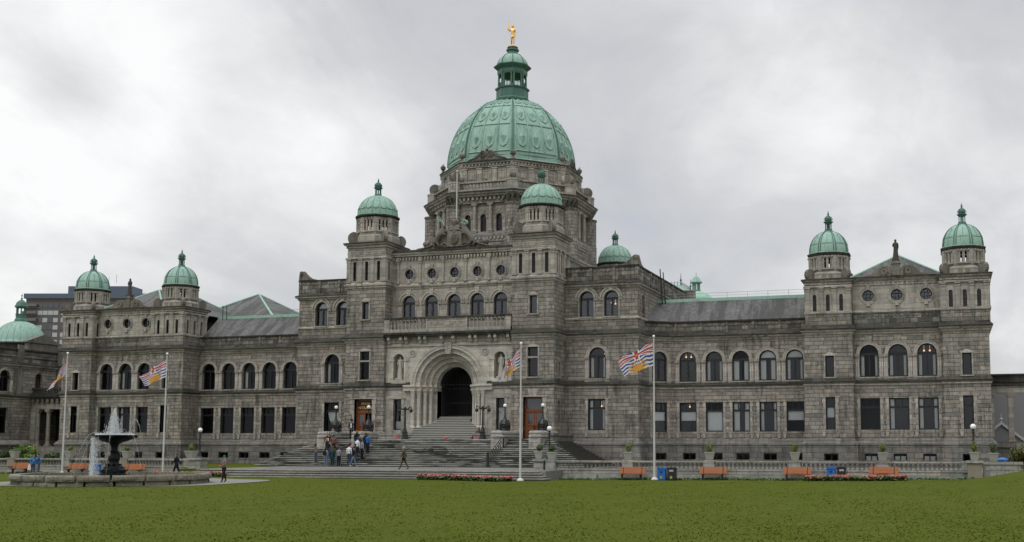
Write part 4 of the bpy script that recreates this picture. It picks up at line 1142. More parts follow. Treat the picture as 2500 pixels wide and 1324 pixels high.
def make_turret(half_, zc, zd0, zd1, ze, zt, zf, Rd, ad, nslit, kind):
    """zc top of tower shaft; zd0..zd1 drum; ze eave; zt dome top; zf tip"""
    T = empty('turret', (0, 0, 0)); T.parent = BLD
    h = half_
    sq = [(-h, -h), (h, -h), (h, h), (-h, h)]
    m = MB(); m.sweep(sq, [(0, zc - .55), (.12, zc - .5), (.1, zc - .3), (.26, zc - .26), (.34, zc - .14)], closed=True); part('cornice', m, 'moulding', T)
    m = MB(); m.sweep(sq, [(.34, zc - .14), (.37, zc - .02), (-.1, zc + .10)], closed=True); m.box(-h + .1, h - .1, -h + .1, h - .1, zc - .3, zc + .09)
    for k in range(4):
        f = Fr(0, 0, 90 * k); f.o = (f.nn[0] * h, f.nn[1] * h)
    part('cornice_top', m, 'sooty_moulding', T)
    m = MB(); b0 = h * .97
    # low base with curled ornaments at the corners
    m.lathe(0, 0, [(ad * 1.16, zc), (ad * 1.16, zd0 - .22), (ad * 1.08, zd0 - .02), (ad * 1.02, zd0)], 8, 22.5); part('drum_base', m, 'ashlar', T)
    m = MB()
    for k in range(4):
        t_ = R(45 + 90 * k); c, s_ = math.cos(t_), math.sin(t_)
        f = Fr(0, 0, 0)
        cx, cy = c * h * 1.16, s_ * h * 1.16
        zm = zc + (zd0 - zc) * .5
        # thick scroll disc standing on the corner
        rr = (zd0 - zc) * .62 + .06
        pts = []; n = 14
        ax = Vector((c, s_, 0)); tx = Vector((-s_, c, 0))
        for w_ in (-.20, .20):
            for i in range(n):
                a_ = 2 * PI * i / n; p = Vector((cx, cy, zm + .12)) + ax * (rr * .85 * math.cos(a_)) + Vector((0, 0, rr * math.sin(a_))) + tx * w_
                pts.append(tuple(p))
        m.add(pts, [tuple(range(n)), tuple(range(n, 2 * n))] + [(i, (i + 1) % n, n + (i + 1) % n, n + i) for i in range(n)])
        q0 = Vector((c * ad * 1.0, s_ * ad * 1.0, zd0 + .1)); q1 = Vector((cx, cy, zm + .1))
        m.tube(tuple(q0), tuple(q1), .17, .22, n=7)
    for k in range(4):
        f = Fr(0, 0, 90 * k); f.o = (f.nn[0] * (h - .25), f.nn[1] * (h - .25)); mm = MB(f)
        for s_ in (-1, 1):
            mm.ring(s_ * .28, zc + .28, .06, .2, 0, .16, 0, 360, 10); mm.ring(s_ * .62, zc + .2, .04, .14, 0, .14, 0, 360, 8)
        mm.prism([(-1.0, zc), (1.0, zc), (.6, zc + .38), (0, zc + .55), (-.6, zc + .38)], -.05, .06)
        m.add(mm.v, mm.f)
    part('scroll_ornament', m, 'carved_stone', T)
    # octagonal drum with open slits
    m = MB(); fw = 2 * ad * math.tan(R(22.5))
    for k in range(8):
        f = Fr(0, 0, 45 * k); f.o = (f.nn[0] * ad, f.nn[1] * ad); mm = MB(f); mm.fr = f
        z0, z1 = zd0 + (zd1 - zd0) * .22, zd0 + (zd1 - zd0) * .82
        if nslit == 2: ops = [('rect', q - .085, q + .085, z0, z1) for q in (-.19, .19)]
        else: ops = [('rect', q - .085, q + .085, z0, z1) for q in (-.36, 0, .36)]
        mm.panel(-fw / 2, fw / 2, zd0, zd1, 0, ops, .22)
        q = .46 if nslit == 2 else .6
        for s_ in (-1, 1): mm.box(s_ * (q + .05) - .05, s_ * (q + .05) + .05, 0, .05, z0 - .1, z1 + .05)
        mm.box(-q - .1, q + .1, 0, .09, z0 - .16, z0 - .06); mm.box(-q - .1, q + .1, 0, .06, z1 + .04, z1 + .12)
        for j in range(4): mm.box(-.45 + j * .3 - .06, -.45 + j * .3 + .06, 0, .14, zd1 - .17, zd1 - .04)
        m.add(mm.v, mm.f)
    m.lathe(0, 0, [(ad / math.cos(R(22.5)) - .24, zd0), (ad / math.cos(R(22.5)) - .24, zd0 + (zd1 - zd0) * .2)], 8, 22.5)
    part('drum', m, 'ashlar', T)
    m = MB(); ro = Rd / .985
    if kind == 'wing': m.lathe(0, 0, [(ad * 1.05, zd1), (ad * 1.12, zd1 + .02), (ro + .22, zd1 + .12), (ro + .26, ze), (ro, ze + .03)], 8, 22.5)
    else: m.lathe(0, 0, [(ad * 1.05, zd1), (ro + .02, zd1 + .05), (ro + .2, zd1 + .12), (ro + .22, ze), (ro, ze + .03)], 24, 0)
    part('eave', m, 'sooty_moulding', T)
    m = MB(); pr = dome_prof(Rd, ze + .16, zt - ze - .16, 14, .93, .26)
    m.lathe(0, 0, [(Rd + .12, ze + .01), (Rd + .14, ze + .07), (Rd + .02, ze + .13), (Rd + .03, ze + .17)], 32, cap=False)
    m.smooth = True
    m.lathe(0, 0, pr, 32, cap=False); m.smooth = False
    m.lathe(0, 0, [(pr[-1][0] + .03, zt - .08), (pr[-1][0] + .08, zt), (pr[-1][0] - .02, zt + .05)], 16)
    m.lathe(0, 0, [(.3, ze), (Rd, ze)], 16)
    part('dome', m, 'verdigris', T)
    m = MB()
    nr = 8 if kind == 'wing' else 16
    for k in range(nr):
        t_ = 2 * PI * (k + .5) / nr; c, s_ = math.cos(t_), math.sin(t_)
        for dt in ((-.055, .055) if kind == 'wing' else (0,)):
            c2, s2 = math.cos(t_ + dt), math.sin(t_ + dt)
            m.path([((r_ + .02) * c2, (r_ + .02) * s2, z_) for r_, z_ in pr], .035 if kind == 'wing' else .05, 5)
        if kind == 'wing':
            t2 = t_ + PI / 8; zr = pr[3]; rr = zr[0] + .01
            pts = [(rr * math.cos(t_ + .12 + (PI / 4 - .24) * j / 6), rr * math.sin(t_ + .12 + (PI / 4 - .24) * j / 6), zr[1]) for j in range(7)]
            m.path(pts, .02, 4)
            m.path([((r_ + .01) * math.cos(t2), (r_ + .01) * math.sin(t2), z_) for r_, z_ in pr[3:9]], .014, 4)
        else:
            # rounded foot of each gore
            t2 = t_ + PI / 16; pts = []
            for j in range(9):
                a_ = PI + PI * j / 8; hh = pr[2][1] + .16 + .16 * math.sin(a_); rr = pr[2][0] - .0
                tt = t2 + .13 * math.cos(a_); pts.append(((rr + .03) * math.cos(tt), (rr + .03) * math.sin(tt), hh))
            m.path(pts, .045, 5)
    part('dome_rib', m, 'dark_verdigris' if kind == 'wing' else 'verdigris', T)
    m = MB(); fin_lantern(m, .36, zt, zf); part('finial', m, 'dark_verdigris', T)
    return T
wing_t = make_turret(2.0, 17.5, 18.25, 19.75, 19.98, 22.2, 24.15, 1.80, 1.78, 2, 'wing')
cen_t = make_turret(2.08, 22.35, 23.25, 24.95, 25.2, 27.4, 29.25, 1.95, 1.92, 3, 'centre')
cm = children_map()
TP = [(-47.1, 2.0), (-35.3, 2.0), (35.3, 2.0), (47.1, 2.0)]
for i, (x, y) in enumerate(TP):
    o = wing_t if i == 0 else copy_tree(wing_t, parent=BLD, cm=cm)
    o.location = (x, y, 0)
for i, (x, y) in enumerate([(-8.72, -2.67), (8.72, -2.67), (8.9, 22.0), (-8.9, 22.0)]):
    o = cen_t if i == 0 else copy_tree(cen_t, parent=BLD, cm=cm)
    o.location = (x, y, 0 if y < 0 else -1.75)
# slit stage shafts
def stage(cx, cy, h, z0, z1, arched, zt, cen, parent):
    for k in range(4):
        f = Fr(cx, cy, 90 * k); f.o = (cx + f.nn[0] * h, cy + f.nn[1] * h)
        m = MB(f); w_ = .36 if cen else .34; zs0 = z0 + .08; hs = (z1 - z0) * (.80 if cen else .70)
        q3 = (-1.3, 0, 1.3) if cen else (-1.18, 0, 1.18)
        m.panel(-h, h, z0, z1, 0, [(('arch' if arched else 'rect'), q - w_ / 2, q + w_ / 2, zs0 + .1, zs0 + .1 + hs - (.3 if arched else 0)) for q in q3], .22)
        m.addl([(-h + .3, -.5, z0), (h - .3, -.5, z0), (h - .3, -.5, z1), (-h + .3, -.5, z1)], [(0, 1, 2, 3)])
        m.panel(-h, h, z1, zt, 0)
        part('tower_stage', m, 'ashlar', parent)
        if k in (0, 1, 3):
            for q in q3: add_window(f, q, zs0 + .1, w_, hs - (.3 if arched else 0), 'slit', arched, None, d=.24, parent=parent)
            m = MB(f)
            for q in (-h + .18, -.65 if cen else -.59, .65 if cen else .59, h - .18):
                m.box(q - .19, q + .19, 0, .09, z0 + .2, z1 - .35); m.box(q - .24, q + .24, 0, .13, z0, z0 + .2); m.box(q - .23, q + .23, 0, .13, z1 - .35, z1 - .22); m.box(q - .26, q + .26, 0, .16, z1 - .12, z1); m.box(q - .2, q + .2, 0, .08, z1 - .22, z1 - .12)
            part('pilaster', m, 'ashlar', parent)
    sq = [(cx - h, cy - h), (cx + h, cy - h), (cx + h, cy + h), (cx - h, cy + h)]
    m = MB(); m.sweep(sq, [(0, z1 - .02), (.17, z1), (.17, z1 + .1), (.1, z1 + .16), (0, z1 + .2)], closed=True)
    if cen: m.sweep(sq, [(0, z0 - .62), (.10, z0 - .56), (.1, z0 - .42), (.2, z0 - .36), (.22, z0 - .2), (.1, z0 - .14), (.02, z0 - .02)], closed=True)
    else: m.sweep(sq, [(0, z0 - .12), (.14, z0 - .08), (.16, z0 + .04), (0, z0 + .12)], closed=True)
    part('string_course', m, 'moulding', parent)
for x, y in TP: stage(x, y, 2.0, 14.4, 16.75, True, 17.2, False, BLD)
for s_ in (-1, 1):
    stage(s_ * 8.72, -2.67, 2.08, 18.4, 20.75, False, 22.1, True, BLD)
    for k in range(4):
        f = Fr(0, 0, 90 * k); f.o = (s_ * 8.72 + f.nn[0] * 2.08, -2.67 + f.nn[1] * 2.08); m = MB(f)
        for j in range(5):      # carved frieze scrolls
            q = -1.6 + j * .8; m.ring(q, 21.35, .1, .17, 0, .05, 20, 300, 9); m.ring(q + .35, 21.3, .07, .13, 0, .05, 200, 480, 9); m.path([(q + .1, .03, 21.15), (q + .25, .03, 21.4), (q + .45, .03, 21.55)], .03, 4)
        m.box(-2.0, 2.0, 0, .035, 21.02, 21.06); m.box(-2.0, 2.0, 0, .035, 21.62, 21.66)
        part('carved_frieze', m, 'ashlar')
# wing tower shafts above the cornice line (z 12.8-14.4) and the central tower's inner flanks
for x, y in TP:
    m = MB()
    for k in range(4):
        f = Fr(x, y, 90 * k); f.o = (x + f.nn[0] * 2.05, y + f.nn[1] * 2.05); mm = MB(f); mm.panel(-2.05, 2.05, 12.7, 14.35, 0); m.add(mm.v, mm.f)
    part('wall', m, 'rough_stone')
for s_ in (-1, 1):
    m = MB(Fr(6.6, -4.75, -90, s_ < 0)); m.panel(-4, 0, 2.5, 18.2, 0); part('wall', m, 'rough_stone')
# body of the central block behind the towers
for s_ in (-1, 1):
    m = MB(Fr(10.8, -.6, 90, s_ < 0)); m.panel(0, 24, 16, 20.4, 0); part('wall', m, 'rough_stone')
    m = MB(); m.sweep([(10.8, -.6), (10.8, 23.4)], [(0, 20.3), (.12, 20.36), (.14, 20.5), (.25, 20.6), (.27, 20.78), (-.5, 20.9), (-.5, 20.3)], s_ < 0); part('cornice', m, 'moulding')
    m = MB(Fr(0, 0, 0, s_ < 0)); m.box(10.8, 17.9, -21, 1.5, 18.2, 18.7); part('flat_roof', m, 'office_concrete')
m = MB(); m.box(-10.7, 10.7, -23.5, 2.5, 20.1, 20.6); part('flat_roof', m, 'office_concrete')
m = MB(); m.box(-49, 49, -24, -23.6, -1, 12); m.box(-18, 18, -23.9, -23.5, 11, 20.3); part('back_wall', m, 'rough_stone')
# ================================================================ great dome
DC = (0.0, 11.6)
K8 = 1 / math.cos(R(22.5))
def octw(ap, k, z0=0): 
    f = Fr(0, 0, 45 * k); f.o = (DC[0] + f.nn[0] * ap, DC[1] + f.nn[1] * ap); return f
def octpoly(ap):
    # order so that travel keeps the outside on the right hand
    return [(DC[0] + ap * K8 * math.cos(R(-112.5 + 45 * k)), DC[1] + ap * K8 * math.sin(R(-112.5 + 45 * k))) for k in range(8)]
dm = empty('dome_tower', (0, 0, 0)); dm.parent = BLD
AP = 8.1; FW = 2 * AP * math.tan(R(22.5))
for k in range(8):
    f = octw(AP, k); m = MB(f)
    m.panel(-FW / 2, FW / 2, 18, 23.9, 0); part('wall', m, 'rough_stone', dm)
    if k in (3, 4, 5): 
        m = MB(f); m.panel(-FW / 2, FW / 2, 23.9, 27.6, 0); part('wall', m, 'ashlar', dm); continue
    m = MB(f); m.panel(-FW / 2, FW / 2, 23.9, 27.6, -.25, [('arch', c - .34, c + .34, 24.5, 26.0) for c in (-1.75, 0, 1.75)], .35)
    m.addl([(-2.8, -.9, 24), (2.8, -.9, 24), (2.8, -.9, 27), (-2.8, -.9, 27)], [(0, 1, 2, 3)])
    part('wall', m, 'ashlar', dm)
    for c in (-1.75, 0, 1.75):
        o = add_window(f, c, 24.5, .68, 1.5, 'slit', True, None, d=.33, parent=dm, o0=-.25)
    m = MB(f)
    for c in (-1.75, 0, 1.75):
        m.ring(c, 26.0, .34, .44, -.3, -.18, 0, 180, 12); m.ring(c, 26.0, .50, .58, -.3, -.19, 0, 180, 12)
        for s_ in (-1, 1): m.box(*sorted((c + s_ * .34, c + s_ * .5)), -.3, -.17, 25.9, 26.02)
        m.path([(c - .7, -.22, 26.85), (c - .35, -.22, 26.75), (c - .15, -.22, 26.95), (c + .15, -.22, 26.75), (c + .35, -.22, 26.95), (c + .7, -.22, 26.8)], .035, 4)
    part('window_arch', m, 'ashlar', dm)
    for c in (-.875, .875):
        m = MB(f); m.box(c - .27, c + .27, -.25, .16, 24.3, 24.5); m.lathe(c, -.02, [(.25, 24.5), (.24, 24.62), (.2, 24.7)], 12); m.smooth = True; m.lathe(c, -.02, [(.20, 24.7), (.18, 27.1)], 14, cap=False); m.smooth = False
        m.lathe(c, -.02, [(.18, 27.1), (.24, 27.15), (.24, 27.22)], 12); m.box(c - .3, c + .3, -.25, .2, 27.22, 27.42); part('column', m, 'ashlar', dm)
oc = octpoly(AP)
m = MB(); m.sweep(oc, [(0, 23.35), (.10, 23.4), (.1, 23.55), (.06, 23.6), (.22, 23.95), (.26, 24.2), (.0, 24.32)], closed=True)
m.sweep(oc, [(-.2, 27.42), (.06, 27.45), (.06, 27.62), (.1, 27.64), (.1, 27.72)], closed=True); m.sweep(oc, [(.05, 28.05), (.45, 28.1), (.5, 28.25), (.66, 28.32), (.74, 28.45)], closed=True)
m.sweep(octpoly(AP), [(-.2, 27.7), (.06, 27.72), (.08, 28.1)], closed=True)
part('entablature', m, 'moulding', dm)
m = MB(); m.sweep(oc, [(.74, 28.45), (.78, 28.6), (.3, 28.75), (-1.2, 28.8)], closed=True); part('cornice', m, 'sooty_moulding', dm)
m = MB()
for k in range(8):
    f = octw(AP, k); mm = MB(f)
    for i in range(13): x = -2.9 + i * .483; mm.box(x - .1, x + .1, .06, .34, 27.74, 28.04)
    for i in range(16): x = -3.1 + i * .413; mm.box(x - .09, x + .09, .06, .22, 23.62, 23.86)
    m.add(mm.v, mm.f)
part('dentil_course', m, 'ashlar', dm)
for k in range(8):      # round corner piers with scroll brackets
    a = R(-112.5 + 45 * k); c, s_ = math.cos(a), math.sin(a); r = AP * K8 - .12; x, y = DC[0] + c * r, DC[1] + s_ * r
    m = MB(); fr0 = Fr(0, 0)
    m.smooth = True; m.lathe(x, -y, [(.80, 18), (.80, 24.2), (.76, 24.3), (.76, 27.1)], 20, cap=False); m.smooth = False
    part('corner_pier', m, 'rough_stone', dm)
    m = MB(); m.lathe(x, -y, [(.78, 27.1), (.84, 27.15), (.84, 27.3)], 16)
    dx = Vector((c, s_, 0)); tx = Vector((-s_, c, 0)); P0 = Vector((DC[0] + c * (r + .25), DC[1] + s_ * (r + .25), 0))
    for w_ in (-.5, 0, .5):
        b = P0 + tx * w_
        m.tube(tuple(b + Vector((0, 0, 27.3)) - dx * (.2 + abs(w_) * .4)), tuple(b + dx * .35 + Vector((0, 0, 28.3))), .16, .2, n=6, world=True)
        m.tube(tuple(b * 1 + Vector((0, 0, 27.5)) + tx * w_ * 1.4 - dx * .3), tuple(b + Vector((0, 0, 28.4)) + tx * w_ * .2), .12, .12, n=5, world=True)
    e = P0 + dx * .35
    m.tube(tuple(e + Vector((0, 0, 28.38))), tuple(e + dx * .28 + Vector((0, 0, 28.6))), .2, .1, n=6, world=True)
    part('scroll_bracket', m, 'carved_stone', dm)
# balustrade ring with upright scroll discs at the corners
AB = 7.95; ob8 = octpoly(AB)
m = MB(); m.sweep(ob8, [(0, 28.75), (.12, 28.78), (.12, 28.95), (0, 29.0), (-.3, 29.0)], closed=True); m.sweep(ob8, [(-.3, 29.62), (.06, 29.62), (.1, 29.68), (.1, 29.78), (-.3, 29.82), (-.3, 29.62)], closed=True); part('rail', m, 'moulding', dm)
for k in range(8):
    f = octw(AB, k)
    if k in (3, 4, 5): continue
    for i in range(12 if k in (0, 1, 7) else 12):
        o = bpy.data.objects.new('baluster', bmesh_bal); COL.objects.link(o); o.parent = dm; o.location = f.pt(-2.1 + i * .382, -.14, 29.0); o.scale = (.85, .85, .66)
for k in range(8):
    a = R(-112.5 + 45 * k); c, s_ = math.cos(a), math.sin(a); r = AB * K8 - .1
    m = MB(); m.lathe(DC[0] + c * r, -(DC[1] + s_ * r), [(.66, 28.75), (.66, 29.62), (.7, 29.66), (.7, 29.84), (.4, 29.88)], 8, 22.5); part('pedestal', m, 'ashlar', dm)
    m = MB(); ax = Vector((c, s_, 0)); tx = Vector((-s_, c, 0)); ctr = Vector((DC[0] + c * (r - .15), DC[1] + s_ * (r - .15), 30.35))
    P_ = []; n = 18
    for w_ in (-.24, .24):
        for i in range(n):
            t_ = 2 * PI * i / n; q = 1.0 if 0 < t_ < PI * 1.2 else .8
            P_.append(tuple(ctr + ax * (.62 * math.cos(t_)) + Vector((0, 0, .62 * math.sin(t_))) + tx * w_))
    m.add(P_, [tuple(range(n)), tuple(range(n, 2 * n))] + [(i, (i + 1) % n, n + (i + 1) % n, n + i) for i in range(n)])
    q0 = ctr - ax * .3; m.tube(tuple(q0), tuple(ctr - ax * .95 + Vector((0, 0, .75))), .28, .2, n=6, world=True)
    m.tube(tuple(ctr + tx * -.3), tuple(ctr + tx * .3), .2, n=8, world=True)
    part('scroll_ornament', m, 'carved_stone', dm)
# panelled upper drum
AU = 6.95; FU2 = 2 * AU * math.tan(R(22.5))
for k in range(8):
    f = octw(AU, k); m = MB(f); m.panel(-FU2 / 2, FU2 / 2, 28.7, 31.7, 0)
    for c in (-2.55, -.85, .85, 2.55): m.box(c - .3, c + .3, 0, .12, 29.9, 31.45); m.box(c - .36, c + .36, 0, .16, 31.3, 31.45)
    for c in (-1.7, 0, 1.7):
        m.box(c - .45, c + .45, 0, .05, 30.0, 30.1); m.box(c - .45, c + .45, 0, .05, 31.1, 31.2); m.box(c - .28, c + .28, 0, .07, 30.25, 30.9)
        for s_ in (-1, 1): m.box(c + s_ * .42 - .04, c + s_ * .42 + .04, 0, .05, 30.1, 31.1)
    part('upper_drum', m, 'ashlar', dm)
ou = octpoly(AU)
m = MB(); m.sweep(ou, [(0, 31.45), (.2, 31.5), (.2, 31.6), (.0, 31.62)], closed=True); m.sweep(ou, [(0, 31.85), (.28, 31.88), (.34, 32.0)], closed=True); m.sweep(ou, [(0, 31.6), (.1, 31.62), (.1, 31.9)], closed=True)
mm_ = m
for k in range(8):
    f = octw(AU, k); mm = MB(f)
    for i in range(15): x = -2.75 + i * .393; mm.box(x - .08, x + .08, .1, .26, 31.64, 31.84)
    m.add(mm.v, mm.f)
part('entablature', m, 'moulding', dm)
m = MB(); m.sweep(ou, [(.34, 32.0), (.38, 32.14), (.1, 32.26), (-.6, 32.3)], closed=True); part('cornice', m, 'sooty_moulding', dm)
for k in range(8):
    f = octw(AU, k); a = R(-112.5 + 45 * k); c, s_ = math.cos(a), math.sin(a); r = AU * K8
    m = MB(); m.lathe(DC[0] + c * (r - .1), -(DC[1] + s_ * (r - .1)), [(.34, 29.9), (.34, 31.5), (.44, 31.6), (.44, 32.3)], 4, 0); m.ball(DC[0] + c * (r + .2), -(DC[1] + s_ * (r + .2)), 30.5, .42, 8, 1.3); part('pilaster', m, 'ashlar', dm)
    m = MB(); m.lathe(DC[0] + c * r, -(DC[1] + s_ * r), [(.26, 32.25), (.16, 32.4), (.12, 32.55), (.28, 32.75), (.30, 32.95), (.18, 33.1), (.06, 33.2), (.02, 33.35)], 10); part('urn_finial', m, 'carved_stone', dm)
    if k in (0, 2, 6, 7) or True:
        if k % 2 == 0:
            m = MB(f)
            oc_ = [(-2.3, 32.28), (-1.9, 32.36), (-1.4, 32.6), (-1.0, 33.0), (-.7, 33.22), (-.35, 33.25), (0, 33.35), (.35, 33.25), (.7, 33.22), (1.0, 33.0), (1.4, 32.6), (1.9, 32.36), (2.3, 32.28)]
            m.prism(oc_, -.25, .12)
            for s2 in (-1, 1):
                m.ring(s2 * .42, 32.92, .12, .2, .1, .2, 0, 360, 10); m.ring(s2 * .42, 32.92, .28, .36, .1, .22, 0, 360, 12); m.path([(s2 * .78, .14, 32.9), (s2 * 1.2, .14, 32.6), (s2 * 2.1, .14, 32.34)], .07, 5)
            m.ball(0, .1, 33.4, .18, 7); part('scroll_pediment', m, 'carved_stone', dm)
# dome shell: eight curved faces
ZD0, ZD1, RD0, RD1 = 32.0, 40.4, 6.98, 1.85
NP = 22
def dprof(t_):           # t 0..1 bottom to top -> circumradius, z
    a = t_ * PI / 2 * .93
    r = RD0 * (max(math.cos(a), 0)) ** .86
    z = ZD0 + .9 + (ZD1 - ZD0 - .9) * (math.sin(a) / math.sin(PI / 2 * .93)) ** 1.03
    return r, z
def dsurf(k, u, t_, off=0.0):
    """face k, u in -1..1 across the face, t up the dome"""
    r, z = dprof(t_); r2, z2 = dprof(min(t_ + .01, 1)); r1, z1 = dprof(max(t_ - .01, 0))
    ap = r / K8; dz, dr = z2 - z1, (r2 - r1) / K8; l = math.hypot(dz, dr)
    no, nz = dz / l, -dr / l
    f = Fr(0, 0, 45 * k)
    bul = .10 * (1 - u * u) * (r / RD0)      # faces belly out a little
    o = ap + (off + bul) * no; s = u * r * math.sin(R(22.5))
    return (DC[0] + s * f.d[0] + o * f.nn[0], DC[1] + s * f.d[1] + o * f.nn[1], z + (off + bul) * nz)
m = MB(); m.smooth = True
for k in range(8):
    U = 8; P_ = [dsurf(k, -1 + 2 * j / U, i / NP) for i in range(NP + 1) for j in range(U + 1)]
    m.add(P_, [(i * (U + 1) + j, i * (U + 1) + j + 1, (i + 1) * (U + 1) + j + 1, (i + 1) * (U + 1) + j) for i in range(NP) for j in range(U)])
m.smooth = False
for prf in ([(RD0 * 1.0, 32.0), (RD0 + .10, 32.15), (RD0 + .12, 32.4), (RD0 + .04, 32.5), (RD0 + .03, 32.85), (RD0, 32.92)],):
    m.lathe(DC[0], -DC[1], prf, 8, 22.5, cap=False)
part('dome', m, 'verdigris', dm)
def strip(m, k, pts, w_, th):
    """raised flat strip along (u,t) points on face k"""
    for (u0, t0), (u1, t1) in zip(pts[:-1], pts[1:]):
        p, q = Vector(dsurf(k, u0, t0, th * .3)), Vector(dsurf(k, u1, t1, th * .3))
        m.tube(tuple(p), tuple(q), w_, n=5, world=True)
mr, mo_ = MB(), MB()
for k in range(8):
    for j, u in enumerate((-.33, .33)):
        strip(mo_, k, [(u, t_ / 20) for t_ in range(1, 20)], .075, .12)
    for s_ in (-1, 1): strip(mo_, k, [(s_ * .90, t_ / 20) for t_ in range(0, 21)], .08, .10)
    for t_ in (.04, .335, .62): strip(mo_, k, [(-.9, t_), (-.33, t_), (.33, t_), (.9, t_)], .075, .12)
    for row, (ta, tb) in enumerate(((.06, .32), (.36, .60), (.65, .86))):
        for u in (-.60, 0, .60):
            tm = (ta + tb) / 2; du = .13; dt = (tb - ta) * .26
            b = len(mo_.v)
            ctr = dsurf(k, u, tm, .26)
            P_ = [dsurf(k, u, tm + dt, .02), dsurf(k, u + du, tm, .02), dsurf(k, u, tm - dt, .02), dsurf(k, u - du, tm, .02), ctr]
            mo_.add(P_, [(0, 1, 4), (1, 2, 4), (2, 3, 4), (3, 0, 4)])
            # moulded tongue frame round the lozenge
            fr_ = [(u - .21, tb - .03), (u - .21, tm - dt * .6), (u - .15, ta + .05), (u, ta + .03), (u + .15, ta + .05), (u + .21, tm - dt * .6), (u + .21, tb - .03)]
            strip(mo_, k, fr_, .036, .09)
            strip(mo_, k, [(u - .12, ta + .045), (u, ta + .025), (u + .12, ta + .045)], .06, .16)
for k in range(8):
    pts = [Vector(dsurf(k, 1, i / 24, .05)) for i in range(25)]
    for p, q in zip(pts[:-1], pts[1:]): mr.tube(tuple(p), tuple(q), .085, n=6, world=True)
part('dome_rib', mr, 'dark_verdigris', dm); part('dome_moulding', mo_, 'verdigris', dm)
# lantern
ln = [(2.15, 40.35), (2.2, 40.55), (1.95, 40.7), (1.78, 40.85), (1.78, 41.75), (1.92, 41.85), (1.95, 41.98), (1.7, 42.05)]
m = MB(); m.lathe(DC[0], -DC[1], ln, 8, 22.5)
for k in range(8):
    for dt in (-.09, .09):
        t_ = R(22.5 + 45 * k) + dt; m.tube((DC[0] + 1.52 * math.cos(t_), -(DC[1] + 1.52 * math.sin(t_)), 42.0), (DC[0] + 1.5 * math.cos(t_), -(DC[1] + 1.5 * math.sin(t_)), 43.55), .115, .10, n=7)
    f = Fr(0, 0, 45 * k); f.o = (DC[0] + f.nn[0] * 1.4, DC[1] + f.nn[1] * 1.4); mm = MB(f)
    mm.box(-.5, .5, -.05, .03, 42.55, 42.63)
    for q in (-.35, -.17, 0, .17, .35): mm.tube((q, 0, 42.03), (q, 0, 42.56), .045, .03, n=5)
    mm.ring(0, 43.2, .42, .56, -.12, .1, 0, 180, 8)
    m.add(mm.v, mm.f)
m.lathe(DC[0], -DC[1], [(1.62, 43.5), (1.68, 43.7), (1.68, 44.1), (1.85, 44.2), (2.1, 44.42), (2.12, 44.52), (1.75, 44.62)], 8, 22.5)
part('lantern', m, 'dark_verdigris', dm)
m = MB(); pr = [(1.68 * math.cos(i / 8 * PI / 2) ** .9 if i < 8 else 0.5, 44.6 + 1.45 * math.sin(i / 8 * PI / 2)) for i in range(9)]
m.smooth = True; m.lathe(DC[0], -DC[1], [p for p in pr if p[0] >= .5], 24, cap=False); m.smooth = False
part('lantern_dome', m, 'verdigris', dm)
m = MB()
for k in range(8):
    t_ = R(22.5 + 45 * k); c, s_ = math.cos(t_), math.sin(t_); m.path([(DC[0] + (r_ + .02) * c, -(DC[1] + (r_ + .02) * s_), z_) for r_, z_ in pr[:8]], .05, 5)
m.lathe(DC[0], -DC[1], [(.78, 45.75), (.8, 45.95), (.62, 46.1), (.56, 46.3), (.72, 46.42), (.72, 46.55), (.55, 46.62), (.5, 46.72), (.62, 46.8), (.4, 46.84)], 12)
part('lantern_cap', m, 'dark_verdigris', dm)
# white flag staff behind the armorial gable
m = MB(); m.tube((-.15, 2.6, 21.5), (-.15, 2.6, 29.3), .09, .055, n=8); m.ball(-.15, 2.6, 29.36, .11, 8)
tag(m.build('flagstaff', 'white_paint'), 'bare white flagstaff standing behind the carved coat of arms, in front of the great dome', 'flagpole')
# ================================================================ ground
def smooth(a, b, x):
    t_ = max(0, min(1, (x - a) / (b - a))); return t_ * t_ * (3 - 2 * t_)
def lawn_z(x, y):
    z = -.10 * smooth(6, 14, x) * (1 - smooth(20, 34, x)) + .12 * smooth(30, 45, x)
    z += .85 * smooth(45.5, 52.5, x) * smooth(-58, -30, y)
    z += .25 * smooth(52, 70, x)
    z += .018 * math.sin(x * .9 + y * .31) + .02 * math.sin(x * .23 - y * .41)
    return z
xsr = [-2500, -1200, -600, -300, -160] + [-100 + 2.0 * i for i in range(96)] + [100, 160, 300, 600, 1200, 2500]
ysr = [-1500, -700, -300, -180, -130] + [-108 + 2.0 * i for i in range(45)] + [-18, 0, 40, 120, 400, 1200, 3000]
m = MB(); m.smooth = True
m.add([(x, y, lawn_z(x, y) if abs(x) < 100 and -110 < y < -15 else (-.05)) for y in ysr for x in xsr], [(j * len(xsr) + i, j * len(xsr) + i + 1, (j + 1) * len(xsr) + i + 1, (j + 1) * len(xsr) + i) for j in range(len(ysr) - 1) for i in range(len(xsr) - 1)])
tag(m.build('lawn', 'lawn'), kind='structure')
